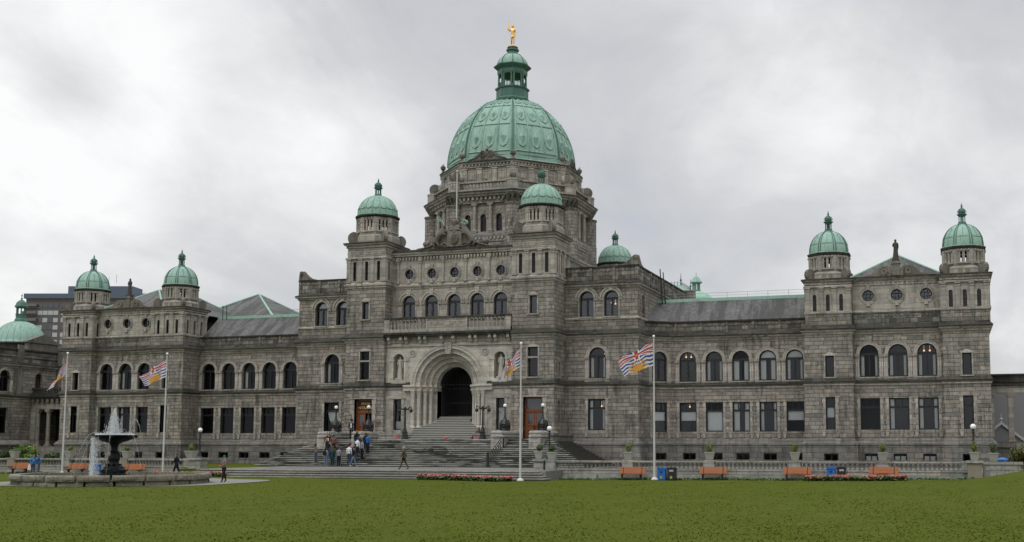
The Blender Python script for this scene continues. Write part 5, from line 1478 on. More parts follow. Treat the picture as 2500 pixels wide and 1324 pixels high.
# short grass standing up out of the lawn, thinner with distance
rnd = random.Random(21); m = MB(); V_ = m.v; F_ = m.f
NB = 60000
for _ in range(NB):
    q = rnd.random(); d_ = 1 / ((1 - q) / 25.0 + q / 84.0); lat = rnd.uniform(-.60, .50) * d_
    x = CAM.x + lat * .956 - d_ * .292; y = CAM.y + lat * .292 + d_ * .956
    if y > -24.3: continue
    if y > -25.8 and -13.5 < x < 17.6: continue
    dx, dy = x + 8.5, y + 37.4
    if math.hypot(dx, dy) < 9.2 or (x < -14 and abs((x + 7.6) * -.292 + (y + 40.3) * .956 - 1.3) < 2.0): continue
    z = lawn_z(x, y); h = rnd.uniform(.012, .035) * (1 + d_ * .003); w_ = rnd.uniform(.012, .04) * (.6 + d_ * .011); a = rnd.uniform(0, PI); cx, cy = math.cos(a) * w_, math.sin(a) * w_; lx, ly = rnd.gauss(0, .03), rnd.gauss(0, .03)
    b = len(V_); V_ += [(x - cx, y - cy, z), (x + cx, y + cy, z), (x + lx, y + ly, z + h)]; F_.append((b, b + 1, b + 2))
m.mi = [0] * len(F_); m.sm = [False] * len(F_)
tag(m.build('grass', 'grass_blade'), 'short mown grass standing over the lawn in front of the building', 'grass', kind='stuff')
# path around the fountain
FC = Vector((-7.6, -40.3)); rt = Vector((.956, .292)); fwv = Vector((-.292, .956))
m = MB(); pc_ = FC + fwv * 3.0; n = 60; P_ = []
for i in range(n + 1):
    t_ = 2 * PI * i / n
    wob_ = 1 + .01 * math.sin(t_ * 5)
    for r_ in (4.5, 9.1 * wob_):
        p = pc_ + rt * (r_ * math.cos(t_)) + fwv * (r_ * .98 * math.sin(t_)); P_.append((p.x, p.y, lawn_z(p.x, p.y) + .022))
m.add(P_, [(2 * i, 2 * i + 1, 2 * i + 3, 2 * i + 2) for i in range(n)])
P_ = []
for i in range(24):
    d_ = -7.5 - i * 2.2
    for q in (-1.6, 1.8):
        p = FC + rt * d_ + fwv * (q + 1.0 + .02 * i); P_.append((p.x, p.y, lawn_z(p.x, p.y) + .028))
m.add(P_, [(2 * i, 2 * i + 1, 2 * i + 3, 2 * i + 2) for i in range(23)])
tag(m.build('path', 'asphalt_path'), kind='structure')
# garden terrace behind the balustrade and paved forecourt
m = MB()
m.add([(-90, -19.85, .60), (-15.1, -19.85, .60), (-15.1, 40, .60), (-90, 40, .60)], [(0, 1, 2, 3)])
m.box(-15.1, -12.9, 4, 23.8, -.3, .60)
tag(m.build('garden_terrace', 'lawn'), kind='structure')
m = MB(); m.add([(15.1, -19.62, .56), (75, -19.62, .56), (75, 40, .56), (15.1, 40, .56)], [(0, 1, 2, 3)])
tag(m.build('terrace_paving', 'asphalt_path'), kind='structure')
m = MB(); m.box(-12.9, 16.9, -5, 23.95, -.4, .62)
tag(m.build('forecourt', 'paving'), kind='structure')

# ---------------------------------------------------------------- stairs
def steps_thing(name, label, nsteps, z0, z1, hw_top, y_top, tread, mats, parts_ramp=True):
    t = empty(name, (0, y_top, z0), 0, label, 'stairs')
    rise = (z1 - z0) / nsteps
    for i in range(nsteps):
        zt = z1 - rise * i; e = tread * i
        m = MB(); 
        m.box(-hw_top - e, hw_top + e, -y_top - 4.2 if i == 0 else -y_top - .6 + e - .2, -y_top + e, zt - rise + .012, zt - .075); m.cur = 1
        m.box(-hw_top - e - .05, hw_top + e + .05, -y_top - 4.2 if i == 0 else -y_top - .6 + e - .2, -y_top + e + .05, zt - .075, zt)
        m.cur = 0
        for s_ in (-1, 1):
            m.box(*sorted((s_ * (hw_top + e - .6), s_ * (hw_top + e))), -y_top - 5.5, -y_top + e - .5, zt - rise + .014, zt - .002)
        o = m.build('step', ['riser_shade', mats]); o.parent = t; o.matrix_parent_inverse = Matrix.Translation((0, -y_top, -z0))
    return t
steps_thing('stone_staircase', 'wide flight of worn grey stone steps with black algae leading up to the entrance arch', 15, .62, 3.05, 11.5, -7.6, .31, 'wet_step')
m = MB(); m.box(-10.4, 10.4, 4.0, 7.4, .3, 3.0); m.box(-11.4, 11.4, 1.8, 5.0, .3, 2.98)
tag(m.build('upper_landing', 'tread'), kind='structure')
t = empty('stone_staircase', (0, -24, -.1), 0, 'low flight of four long grey steps along the edge of the lawn, below the forecourt', 'stairs')
for i in range(4):
    zt = .62 - .17 * (i + 1) + .17; m = MB(); x0, x1 = -13.2 - .0 * i, 16.4 + .25 * i
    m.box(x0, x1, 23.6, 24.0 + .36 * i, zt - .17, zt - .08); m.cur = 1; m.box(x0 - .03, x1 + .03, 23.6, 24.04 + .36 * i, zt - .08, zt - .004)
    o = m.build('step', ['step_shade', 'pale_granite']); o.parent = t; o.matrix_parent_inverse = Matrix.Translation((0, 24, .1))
# pedestals flanking the two doors, with low walls
def pedestal(cx, label, inner):
    t = empty('stair_pedestal', (cx, -8.5, 2.0), 0, label, 'pedestal', 'stone pedestals beside the doors')
    m = MB(); m.box(cx - .55, cx + .55, 4.7, 9.15, 1.4, 3.2); o = m.build('base', 'pale_granite'); o.parent = t; o.matrix_parent_inverse = Matrix.Translation((-cx, 8.5, -2.0))
    m = MB(); m.smooth = True
    pr = [(-.62, 3.22), (-.66, 3.34), (-.6, 3.44), (-.54, 3.46), (-.6, 3.52), (-.64, 3.64), (-.58, 3.76), (-.4, 3.82)]
    out = [(cx + a_, z_) for a_, z_ in pr] + [(cx - a_, z_) for a_, z_ in reversed(pr)]
    m.smooth = False
    m.prism(out, 4.8, 8.9)
    # rounded nose
    P_ = []; n = 8
    for i in range(n + 1):
        t_ = PI * i / n
        for a_, z_ in pr: P_.append((cx + (-a_) * math.cos(t_), -8.9 + (a_) * math.sin(t_) * .62, z_))
    k = len(pr); m.smooth = True
    m.add(P_, [(i * k + j, (i + 1) * k + j, (i + 1) * k + j + 1, i * k + j + 1) for i in range(n) for j in range(k - 1)])
    m.smooth = False; m.add([P_[i * k + k - 1] for i in range(n + 1)], [tuple(range(n + 1))])
    o = m.build('rounded_coping', 'pale_granite'); o.parent = t; o.matrix_parent_inverse = Matrix.Translation((-cx, 8.5, -2.0))
for cx, lb in ((-10.55, 'rounded stone pedestal left of the open main entrance door'), (-6.95, 'rounded stone pedestal right of the open main entrance door'), (6.95, 'rounded stone pedestal left of the closed orange double door'), (10.55, 'rounded stone pedestal right of the closed orange double door')):
    pedestal(cx, lb, abs(cx) < 8)
for s_, lb in ((-1, 'low stone wall between the entrance arch steps and the main entrance door'), (1, 'low stone wall between the entrance arch steps and the closed double door')):
    m = MB(); m.box(*sorted((s_ * 3.45, s_ * 6.4)), 5.6, 6.2, 2.9, 3.46); m.box(*sorted((s_ * 3.4, s_ * 6.45)), 5.55, 6.28, 3.46, 3.62); tag(m.build('low_wall', 'pale_granite'), lb, 'wall')
    m = MB(Fr(0, 0, 0, s_ < 0)); m.box(11.1, 11.6, 1.6, 7.3, .4, 3.4); m.box(11.0, 11.7, 1.6, 7.4, 3.4, 3.62)
    tag(m.build('low_wall', 'granite'), 'low stone wall closing the stair landing at its ' + ('left' if s_ < 0 else 'right') + ' end beside the pavilion', 'wall')
# iron handrail on the stairs
t = empty('handrail', (7.45, -12.3, .62), 0, 'black wrought iron handrail with scrollwork running down the steps', 'railing')
m = MB(); T0 = Matrix.Translation((-7.45, 12.3, -.62))
def addc(m, name, mat, t, T): o = m.build(name, mat); o.parent = t; o.matrix_parent_inverse = T; return o
for y, z, h in ((-12.3, .62, 1.15), (-8.9, 2.35, 1.12)):
    m = MB(); m.box(7.45 - .09, 7.45 + .09, -y - .09, -y + .09, z, z + h); m.ball(7.45, -y, z + h + .09, .12, 8); m.box(7.33, 7.57, -y - .12, -y + .12, z, z + .12); addc(m, 'newel_post', 'cast_iron', t, T0)
m = MB()
for dz in (1.0, .15): m.tube((7.45, 12.3, .62 + dz), (7.45, 8.9, 2.35 + dz), .035, n=5)
addc(m, 'rail', 'cast_iron', t, T0)
m = MB()
for i in range(9):
    y = -12.3 + 3.4 * (i + .5) / 9; z = .62 + 1.73 * (i + .5) / 9; m.tube((7.45, -y, z + .12), (7.45, -y, z + 1.0), .016, n=4)
    fr9 = Fr(7.45, 0, 90); mm = MB(fr9); mm.ring(y, z + .45, .09, .115, -.015, .015, 0, 360, 10); mm.ring(y + .15, z + .8, .06, .085, -.015, .015, 0, 360, 8); m.add(mm.v, mm.f)
addc(m, 'scroll_panel', 'cast_iron', t, T0)

# ---------------------------------------------------------------- garden balustrades
def balustrade(name, label, posts, x_end0, x_end1, bases=-.5):
    t = empty(name, (posts[0], -20, 0), 0, label, 'balustrade'); T_ = Matrix.Translation((-posts[0], 20, 0))
    a, b_ = sorted((x_end0, x_end1))
    m = MB(); m.box(a, b_, 19.6, 20.0, bases, .64); m.box(a, b_, 19.57, 20.05, .64, .80); addc(m, 'retaining_wall', 'pale_granite', t, T_)
    m = MB(); m.box(a, b_, 19.56, 20.06, 1.20, 1.27); m.box(a, b_, 19.52, 20.1, 1.27, 1.36); addc(m, 'rail', 'pale_granite', t, T_)
    bm = MB(); bm.lathe(0, 0, [(.085, 0), (.09, .06), (.10, .2), (.085, .30), (.07, .36), (.09, .40)], 6, 30); bme = bm.mesh('baluster', 'pale_granite')
    for i, x in enumerate(posts):
        m = MB(); m.box(x - .46, x + .46, 19.6, 20.03, .80, 1.2); m.box(x - .40, x + .40, 19.56, 20.14, .64, 1.30); m.box(x - .42, x + .42, 19.5, 20.16, 1.30, 1.42); addc(m, 'post', 'rust_concrete' if (x < 0 and i % 2) else 'pale_granite', t, T_)
    bays = sorted(posts)
    for p0, p1 in zip(bays[:-1], bays[1:]):
        if p1 - p0 < 3: continue
        n = int((p1 - p0 - 1.3) / .31)
        for i in range(n + 1):
            o = bpy.data.objects.new('baluster', bme); COL.objects.link(o); o.parent = t; o.location = (p0 + .65 + (p1 - p0 - 1.3) * i / n - posts[0], .2, .80)
    return t
balustrade('stone_balustrade', 'pale granite garden balustrade behind the benches right of the stairs, carrying potted shrubs', [15.9, 22.1, 28.35, 34.65, 40.85, 46.6], 15.5, 47.0)
balustrade('stone_balustrade', 'pale granite garden balustrade behind the fountain, left of the stairs', [-17.0, -23.6, -29.7, -35.8, -42.0, -48.2], -15.9, -50)
def pier(x, w_, d_, label, mat, zb=-.4, h=1.46):
    t = empty('stone_pier', (x, -20, zb), 0, label, 'pier'); T_ = Matrix.Translation((-x, 20, -zb))
    m = MB(); m.box(x - w_, x + w_, 19.2, 20.0 + d_, zb, .64, .03); addc(m, 'base', mat, t, T_)
    m = MB(); m.box(x - w_ + .05, x + w_ - .05, 19.25, 19.94 + d_, .64, h - .16); addc(m, 'shaft', mat, t, T_)
    m = MB(); m.box(x - w_ - .04, x + w_ + .04, 19.14, 20.06 + d_, h - .16, h); addc(m, 'cap', 'pale_granite', t, T_)
pier(15.0, .44, .35, 'rock faced granite pier ending the right balustrade beside the stairs', 'pale_granite')
pier(-16.2, .62, .3, 'granite pier ending the left balustrade, below a potted shrub and globe lamp', 'pale_granite')
pier(47.05, .52, .35, 'yellow stained stone pier at the far right end of the balustrade', 'rust_concrete')
m = MB(); m.box(47.57, 50.2, 19.5, 20.0, -.3, 1.2); m.box(47.57, 50.2, 19.45, 20.08, 1.2, 1.38)
for i in range(3): m.box(48.0 + i * .5, 48.3 + i * .5, 20.0, 20.03, .85, 1.1)
tag(m.build('garden_wall', 'pale_granite'), 'short pale granite wall beyond the stained pier, next to the grass bank', 'wall')

# ---------------------------------------------------------------- leaves
def leaves(m, c, rad, n, size=.09, seed=0, shell=.55):
    rnd = random.Random(seed); cx, cy, cz = c
    for _ in range(n):
        while True:
            v = Vector((rnd.uniform(-1, 1), rnd.uniform(-1, 1), rnd.uniform(-1, 1)))
            if shell < v.length <= 1: break
        bump_ = 1 + .16 * math.sin(v.x * 5 + seed) * math.cos(v.z * 6 + v.y * 4)
        p = Vector((cx + v.x * rad[0] * bump_, cy + v.y * rad[1] * bump_, cz + v.z * rad[2] * bump_))
        nn = (v.normalized() + Vector((rnd.gauss(0, .5), rnd.gauss(0, .5), rnd.gauss(.2, .5)))).normalized()
        a = nn.orthogonal().normalized(); a = a.lerp(nn.cross(a), rnd.random()).normalized(); b = nn.cross(a)
        s = size * rnd.uniform(.6, 1.3)
        m.add([tuple(p - a * s), tuple(p - b * s * .45), tuple(p + a * s), tuple(p + b * s * .45)], [(0, 1, 2, 3)])
URN = [0]
def urn(x, y, z, label, tall=1.0, mats=('leaf_green', 'leaf_bright'), w_=.36, square=True):
    URN[0] += 1
    t = empty('planter', (x, y, z), 0, label, 'planter', 'potted shrubs on the balustrades')
    m = MB()
    n = 4 if square else 12; ph = 45 if square else 0; k = 1.3 if square else 1.0
    m.lathe(0, 0, [(w_ * .62 * k, 0), (w_ * .64 * k, .04), (w_ * .70 * k, .06), (w_ * .96 * k, .50), (w_ * 1.04 * k, .52), (w_ * 1.04 * k, .60), (w_ * .92 * k, .60), (w_ * .88 * k, .54)], n, ph)
    o = m.build('pot', 'concrete', t)
    m = MB(); m.lathe(0, 0, [(w_ * .9, .545), (.01, .55)], 10, cap=False); m.build('soil', 'soil', t)
    m = MB(); m.cur = 0
    hh = .34 * tall; rr = .25
    m.tube((0, 0, .5), (0, 0, .5 + hh), .03, n=5); m.f; 
    s0 = len(m.f)
    leaves(m, (0, 0, .60 + hh), (rr, rr, hh), 420, .06, URN[0], .35)
    for i in range(s0, len(m.f)): m.mi[i] = 1 if (i * 7919 + URN[0]) % 3 else 0
    m.build('shrub', list(mats), t)
    return t
ZB = 1.42
for x, lb in ((22.1, 'square concrete planter with an upright shrub above the first bench right of the stairs'), (28.35, 'square concrete planter with an upright shrub above the bench right of the first bins'),
              (34.65, 'square concrete planter with an upright shrub above the bench beside the red flower bed'), (40.85, 'square concrete planter with a small shrub above the rightmost bench')):
    urn(x, -19.8, ZB, lb)
urn(14.95, -19.9, 1.46, 'concrete planter on the pier beside the stairs, left of the globe lamp', .8, ('leaf_dark', 'leaf_green'))
urn(15.95, -19.8, ZB, 'concrete planter next to the pier, right of the globe lamp', .8, ('leaf_dark', 'leaf_green'))
urn(47.05, -19.9, 1.46, 'concrete planter with a yellow-brown shrub on the stained pier', 1.1, ('leaf_brown', 'leaf_bright'))
urn(48.3, -19.8, 1.40, 'concrete planter with a dark clipped shrub beyond the stained pier, rightmost of all', 1.1, ('leaf_dark', 'leaf_green'))
urn(-16.9, -19.8, 1.46, 'wide concrete planter with a rounded bright green shrub on the pier left of the stairs', .9, ('leaf_green', 'leaf_bright'), .46)
urn(-23.5, -19.8, ZB, 'concrete planter with a small shrub above the bench right of the fountain', .7)
urn(-29.6, -19.8, ZB, 'concrete planter with a small shrub seen left of the falling fountain water', .7)
urn(-35.7, -19.8, ZB, 'empty looking concrete planter in front of the dark green bushes at far left', .2)

# ---------------------------------------------------------------- benches
def make_bench(x, y, label):
    z = lawn_z(x, y)
    t = empty('park_bench', (x, y, z), 0, label, 'bench', 'orange wooden benches along the balustrades')
    m = MB()
    for i in range(4): m.box(-1.02, 1.02, -.02 + i * .125, .09 + i * .125, .42 + .004 * i, .465 + .004 * i)
    m.build('seat', 'bench_wood', t)
    m = MB()
    for i in range(4):
        z0 = .50 + i * .115; o = -.07 - .035 * i
        m.addl([(-1.0, o, z0), (1.0, o, z0), (1.0, o - .03, z0 + .105), (-1.0, o - .03, z0 + .105), (-1.0, o - .04, z0), (1.0, o - .04, z0), (1.0, o - .07, z0 + .105), (-1.0, o - .07, z0 + .105)],
               [(0, 1, 2, 3), (4, 5, 6, 7), (0, 1, 5, 4), (2, 3, 7, 6), (0, 3, 7, 4), (1, 2, 6, 5)])
    m.build('backrest', 'bench_wood', t)
    for sx in (-.72, .72):
        m = MB(); m.box(sx - .05, sx + .05, 0, .42, .34, .42); m.box(sx - .06, sx + .06, .1, .26, 0, .34); m.box(sx - .04, sx + .04, -.1, .04, .34, .5); m.tube((sx, -.06, .45), (sx, -.22, .95), .03, n=5); m.build('leg', 'cast_iron', t)
BX = [(22.63, 'slatted orange bench nearest the stairs on the right, left of the tall flagpole'), (28.78, 'slatted orange bench right of the first blue and black bins'), (34.9, 'slatted orange bench at the left end of the right flower bed'), (40.94, 'slatted orange bench at far right, behind red flowers'),
      (-34.0, 'slatted orange bench at the far left beside the couple in blue'), (-27.92, 'slatted orange bench left of the fountain water, by the leftmost flagpole'), (-21.91, 'slatted orange bench just right of the fountain pedestal')]
for x, lb in BX: make_bench(x, -20.75, lb)

# ---------------------------------------------------------------- bins
def make_bin(x, y, z, col, label, domed=False):
    t = empty('litter_bin', (x, y, z), 0, label, 'bin', 'litter bins')
    if domed:
        m = MB(); m.lathe(0, 0, [(.30, 0), (.32, .75), (.31, .78)], 16); m.build('body', 'bin_blue', t)
        m = MB(); m.lathe(0, 0, [(.44, .84), (.44, .90), (.32, 1.0), (.01, 1.05)], 16); m.tube((0, 0, .7), (0, 0, .9), .05); m.build('lid', 'bin_blue', t); return
    m = MB(); m.box(-.31, .31, -.28, .28, .02, .80, .02); m.box(-.29, .29, .28, .30, .08, .48); m.build('body', col, t)
    m = MB(); m.prism([(-.33, .80), (.33, .80), (.33, .88), (.24, .96), (-.24, .96), (-.33, .88)], -.30, .31); m.build('lid', col, t)
    m = MB()
    if col == 'bin_blue': m.ring(0, .66, 0.001, .10, .27, .31, 180, 360, 8)
    else: m.box(-.14, .18, .27, .30, .66, .78)
    m.build('opening', 'room_dark' if col == 'bin_blue' else 'office_blind', t)
    m = MB(); m.prism([(-.07, .14), (.08, .14), (.10, .28), (0, .36), (-.10, .28)], .30, .315); m.build('sticker', 'sticker', t)
make_bin(25.05, -21.2, lawn_z(25, -21), 'bin_blue', 'blue recycling bin beside a black bin, right of the tall flagpole')
make_bin(25.78, -21.1, lawn_z(25.8, -21), 'bin_black', 'black litter bin beside the blue bin near the tall flagpole')
make_bin(37.35, -21.1, lawn_z(37.3, -21), 'bin_blue', 'blue recycling bin behind the right flower bed')
make_bin(38.08, -21.1, lawn_z(38, -21), 'bin_black', 'black litter bin behind the right flower bed')
make_bin(-25.6, -21.1, 0, 'bin_blue', 'blue recycling bin seen through the fountain water')
make_bin(48.95, -17.6, .62, 'bin_blue', 'blue bin with a domed lid behind the short granite wall at far right', True)
m = MB(); m.box(19.2, 19.75, 20.02, 20.5, -.2, .33, .02); tag(m.build('stone_block', 'pale_granite'), 'loose pale stone block at the balustrade foot left of the first right-hand bench', 'block')
m = MB(); m.box(16.75, 17.35, 20.02, 20.4, -.25, .12, .02); tag(m.build('stone_block', 'concrete'), 'low white stone block at the balustrade foot beside the pier', 'block')

# ---------------------------------------------------------------- lamps
def globe(m, x, y, z, r): m.ball(x, y, z, r, 14)
def ped_lamp(x, y, z, label):
    t = empty('globe_lamp', (x, y, z), 0, label, 'lamp', 'globe lamps on the door pedestals')
    m = MB()
    m.lathe(0, 0, [(.42, 0), (.44, .12), (.38, .2), (.42, .42), (.40, .62), (.28, .86), (.16, 1.06), (.12, 1.2)], 8, 22.5)
    for k in range(4):
        t_ = R(45 + 90 * k); c, s_ = math.cos(t_), math.sin(t_); m.path([(.30 * c, .30 * s_, 1.0), (.46 * c, .46 * s_, .75), (.5 * c, .5 * s_, .42), (.46 * c, .46 * s_, .02)], .05, 5)
        f = Fr(0, 0, 90 * k); mm = MB(f); mm.ring(0, .5, .1, .16, .34, .46, 0, 360, 12); m.add(mm.v, mm.f)
    m.build('base', 'cast_iron', t)
    m = MB(); m.lathe(0, 0, [(.11, 1.2), (.08, 1.3), (.12, 1.36), (.07, 1.44), (.055, 1.95), (.09, 1.98), (.055, 2.02), (.12, 2.12), (.05, 2.16)], 10); m.tube((-.16, 0, 1.96), (.16, 0, 1.96), .018, n=5); m.build('post', 'cast_iron', t)
    m = MB(); globe(m, 0, 0, 2.29, .17); m.build('globe', 'milk_globe', t)
for x, lb in ((-10.3, 'black iron globe lamp on the pedestal left of the main entrance door'), (-6.85, 'black iron globe lamp on the pedestal right of the main entrance door'), (6.95, 'black iron globe lamp on the pedestal left of the closed double door'), (10.6, 'black iron globe lamp on the pedestal right of the closed double door')):
    ped_lamp(x, -7.15, 3.82, lb)
def garden_lamp(x, y, label, flip=False):
    t = empty('globe_lamp', (x, y, .6), 0, label, 'lamp', 'globe lamps behind the balustrades')
    m = MB(); m.lathe(0, 0, [(.26, 0), (.28, .5), (.22, .8), (.30, .9), (.22, 1.0), (.13, 1.35), (.09, 1.5)], 8); m.build('base', 'cast_iron', t)
    m = MB(); m.lathe(0, 0, [(.08, 1.5), (.06, 2.8), (.1, 2.88), (.06, 2.94), (.13, 3.02), (.05, 3.06)], 10); m.build('post', 'cast_iron', t)
    m = MB(); globe(m, 0, 0, 3.24, .20); m.build('globe', 'milk_globe', t)
garden_lamp(-17.1, -18.4, 'globe lamp on a black post behind the left balustrade pier')
garden_lamp(15.3, -18.6, 'globe lamp on a black post between two planters beside the stairs')
garden_lamp(47.05, -18.2, 'globe lamp on a black post behind the stained pier at far right')
def twin_lamp(x, y, label):
    t = empty('twin_arm_lamp', (x, y, 3.05), 0, label, 'lamp', 'twin-armed lamps on the landing')
    m = MB(); m.lathe(0, 0, [(.34, 0), (.34, .1), (.28, .16), (.24, .6), (.28, .68), (.2, .74), (.13, 1.1)], 8, 22.5); m.build('base', 'cast_iron', t)
    m = MB(); m.lathe(0, 0, [(.10, 1.1), (.075, 2.6), (.12, 2.7), (.08, 2.76), (.12, 2.85), (.14, 2.95), (.03, 3.1)], 10); m.build('post', 'cast_iron', t)
    for s_ in (-1, 1):
        m = MB(); m.path([(0, 0, 2.9), (s_ * .25, 0, 2.84), (s_ * .42, 0, 2.98), (s_ * .56, 0, 3.08), (s_ * .64, 0, 2.98), (s_ * .60, 0, 2.86)], .045, 6); m.tube((s_ * .1, 0, 2.78), (s_ * .4, 0, 2.84), .05, n=6)
        m.build('arm', 'cast_iron', t)
        m = MB(); m.lathe(s_ * .60, 0, [(.05, 2.86), (.15, 2.78), (.17, 2.68), (.14, 2.58), (.06, 2.52), (.02, 2.46)], 12); m.build('lantern', 'cast_iron', t)
twin_lamp(-3.2, -6.85, 'black lamp post with two hanging lanterns left of the entrance arch')
twin_lamp(4.65, -6.85, 'black lamp post with two hanging lanterns right of the entrance arch')
for x, lb in ((-3.9, 'small red sign hanging left of the left twin lamp'), (1.1, 'small red sign on the rope at the foot of the arch steps'), (4.1, 'small red sign hanging beside the right twin lamp')):
    m = MB(); m.box(x - .17, x + .17, 7.0, 7.03, 3.12, 3.30); m.tube((x - .15, 7.01, 3.3), (x - .15, 7.01, 3.5), .008, n=4); m.tube((x + .15, 7.01, 3.3), (x + .15, 7.01, 3.5), .008, n=4); tag(m.build('red_sign', 'tape_red'), lb, 'sign')
m = MB(); m.path([(-6.3, 7.01, 3.9), (-3.2, 7.01, 3.55), (-.5, 7.01, 3.48), (1.5, 7.01, 3.46), (4.65, 7.01, 3.52), (6.4, 7.01, 3.85)], .012, 4); tag(m.build('rope', 'steel_wire'), 'thin rope strung across the foot of the entrance arch steps', 'rope')
# two framed notices by the door
for x, y, lb, w_, h_ in ((-10.25, -4.9, 'small framed wire notice stand left of the main entrance door', .32, .75), (-7.15, -4.9, 'small framed notice bracket right of the main entrance door', .35, .22)):
    m = MB(); z = 4.7
    for a_, b_ in (((-w_, 0), (w_, 0)), ((-w_, h_), (w_, h_)), ((-w_, 0), (-w_, h_)), ((w_, 0), (w_, h_)), ((-w_, h_ / 2), (w_, h_ / 2))): m.tube((x + a_[0], -y, z + a_[1]), (x + b_[0], -y, z + b_[1]), .02, n=4)
    tag(m.build('notice_frame', 'cast_iron'), lb, 'sign')

# ---------------------------------------------------------------- fountain
ft = empty('fountain', (FC.x, FC.y, 0), 0, 'tiered black iron fountain in a round rough stone basin on the lawn', 'fountain')
n = 26; rb = 6.15
for k in range(n):      # rock faced coping blocks, one ring over the other
    pass
m = MB(); m.cur = 0
rnd = random.Random(3)
for lvl, (z0, z1, r0, r1, cnt) in enumerate(((-.3, .30, 5.65, 6.0, 22), (.31, .66, 5.55, 6.16, 19))):
    for k in range(cnt):
        a0 = 2 * PI * k / cnt + .012 + lvl * .1; a1 = 2 * PI * (k + 1) / cnt - .012 + lvl * .1; ns = 5
        P_ = []
        jit = rnd.uniform(-.03, .05); zj = rnd.uniform(-.015, .015)
        for i in range(ns + 1):
            a = a0 + (a1 - a0) * i / ns
            e = .0 if i in (0, ns) else rnd.uniform(.0, .06)
            for r_, z_ in ((r0, z0), (r1 + jit - .02, z0), (r1 + jit + e, z0 + (z1 - z0) * .35), (r1 + jit + e * .7, z0 + (z1 - z0) * .75), (r1 + jit - .05, z1 + zj), (r0, z1 + zj)):
                P_.append((r_ * math.cos(a), r_ * math.sin(a), z_))
        m.add(P_, [(i * 6 + j, (i + 1) * 6 + j, (i + 1) * 6 + (j + 1) % 6, i * 6 + (j + 1) % 6) for i in range(ns) for j in range(6)] + [tuple(range(6)), tuple(ns * 6 + j for j in range(6))])
m.build('basin_wall', 'basin_stone', ft)
m = MB(); m.lathe(0, 0, [(5.7, .38), (.01, .38)], 40, cap=False); m.build('basin_water', 'basin_water', ft)
m = MB(); m.smooth = False
m.lathe(0, 0, [(.86, .3), (.86, .62), (.78, .68), (.78, .92), (.66, 1.0), (.62, 1.1), (.46, 1.22), (.38, 1.3)], 8, 22.5)
m.smooth = True
m.lathe(0, 0, [(.34, 1.28), (.28, 1.45), (.38, 1.6), (.36, 1.76), (.23, 1.9), (.20, 2.05), (.27, 2.1), (.21, 2.2), (.22, 2.5), (.3, 2.62), (.55, 2.74)], 20)
for k in range(8): t_ = PI * k / 4; m.ball(.68 * math.cos(t_), .68 * math.sin(t_), .82, .12, 6); m.tube((.38 * math.cos(t_), .45 * math.sin(t_), 1.3), (.5 * math.cos(t_), .5 * math.sin(t_), 1.05), .07, n=5)
m.build('pedestal', 'fountain_iron', ft)
m = MB(); m.smooth = True
m.lathe(0, 0, [(.3, 2.66), (.62, 2.74), (.95, 2.86), (1.2, 3.02), (1.27, 3.12), (1.36, 3.15), (1.36, 3.2), (1.22, 3.2), (1.0, 3.1), (.1, 3.05)], 28)
for k in range(8): t_ = PI * k / 4 + .2; m.ball(1.33 * math.cos(t_), 1.33 * math.sin(t_), 3.1, .1, 6)
m.build('bowl', 'fountain_iron', ft)
m = MB(); rnd = random.Random(11)
def drop(m, p, s, el=1.6):
    x, y, z = p; a = rnd.uniform(0, 6.28); c, q = math.cos(a) * s, math.sin(a) * s
    m.add([(x, y, z + s * el), (x + c, y + q, z), (x - c * .5 + q * .8, y - q * .5 - c * .8, z), (x - c * .5 - q * .8, y - q * .5 + c * .8, z), (x, y, z - s * el)], [(0, 1, 2), (0, 2, 3), (0, 3, 1), (4, 1, 2), (4, 2, 3), (4, 3, 1)])
for _ in range(4200):         # central plume
    h = rnd.random() ** 1.35; ang = rnd.uniform(0, 6.283); r_ = (1 - h) ** 1.0 * .62 * abs(rnd.gauss(0, .55)) + .015
    drop(m, (-.10 + r_ * math.cos(ang), r_ * math.sin(ang), 3.15 + 1.75 * h), rnd.uniform(.007, .020), 3.2)
m.build('water_jet', 'water_spray', ft)
m = MB()
STR_ = [rnd.gauss(212, 24) for _ in range(26)]
for _ in range(2300):      # curtain falling from the left side of the bowl
    t_ = R(rnd.choice(STR_) + rnd.gauss(0, 2.5)); z = rnd.uniform(.4, 3.1); k = 1.32 + .10 * (3.1 - z) ** .5 * .6 + rnd.gauss(0, .07); drop(m, (k * math.cos(t_), k * math.sin(t_), z), rnd.uniform(.005, .013), rnd.uniform(4, 10))
for _ in range(900):
    t_ = rnd.uniform(0, 6.283); drop(m, (1.3 * math.cos(t_) * rnd.uniform(.6, 1), 1.3 * math.sin(t_) * rnd.uniform(.6, 1), 3.18 + abs(rnd.gauss(0, .06))), rnd.uniform(.01, .03), 1)
m.build('water_curtain', 'water_spray', ft)
m = MB()
for a_, r1, h_ in ((-8, 2.0, .55), (186, 2.1, .4), (20, 1.1, 1.15), (-60, 1.9, .6), (230, 2.0, .5), (120, 2.0, .5)):   # thin arching jets
    c, s_ = math.cos(R(a_)), math.sin(R(a_)); pts = []
    for i in range(15):
        q = i / 14; rr = .9 + (r1 - .3) * q; z = 3.2 + h_ * 4 * q * (.55 - q) * 1.6 if r1 > 1.5 else 3.2 + h_ * 4 * q * (1 - q) * .9
        if r1 > 1.5: z = 3.15 + 4 * h_ * q - (4 * h_ + 2.7) * q * q
        pts.append((rr * c, rr * s_, z))
    for p, q in zip(pts[:-1], pts[1:]):
        for j in range(9):
            f = j / 9; drop(m, tuple(p[i] * (1 - f) + q[i] * f + rnd.gauss(0, .012) for i in range(3)), rnd.uniform(.008, .017), 1.4)
m.build('water_arc', 'water_spray', ft)

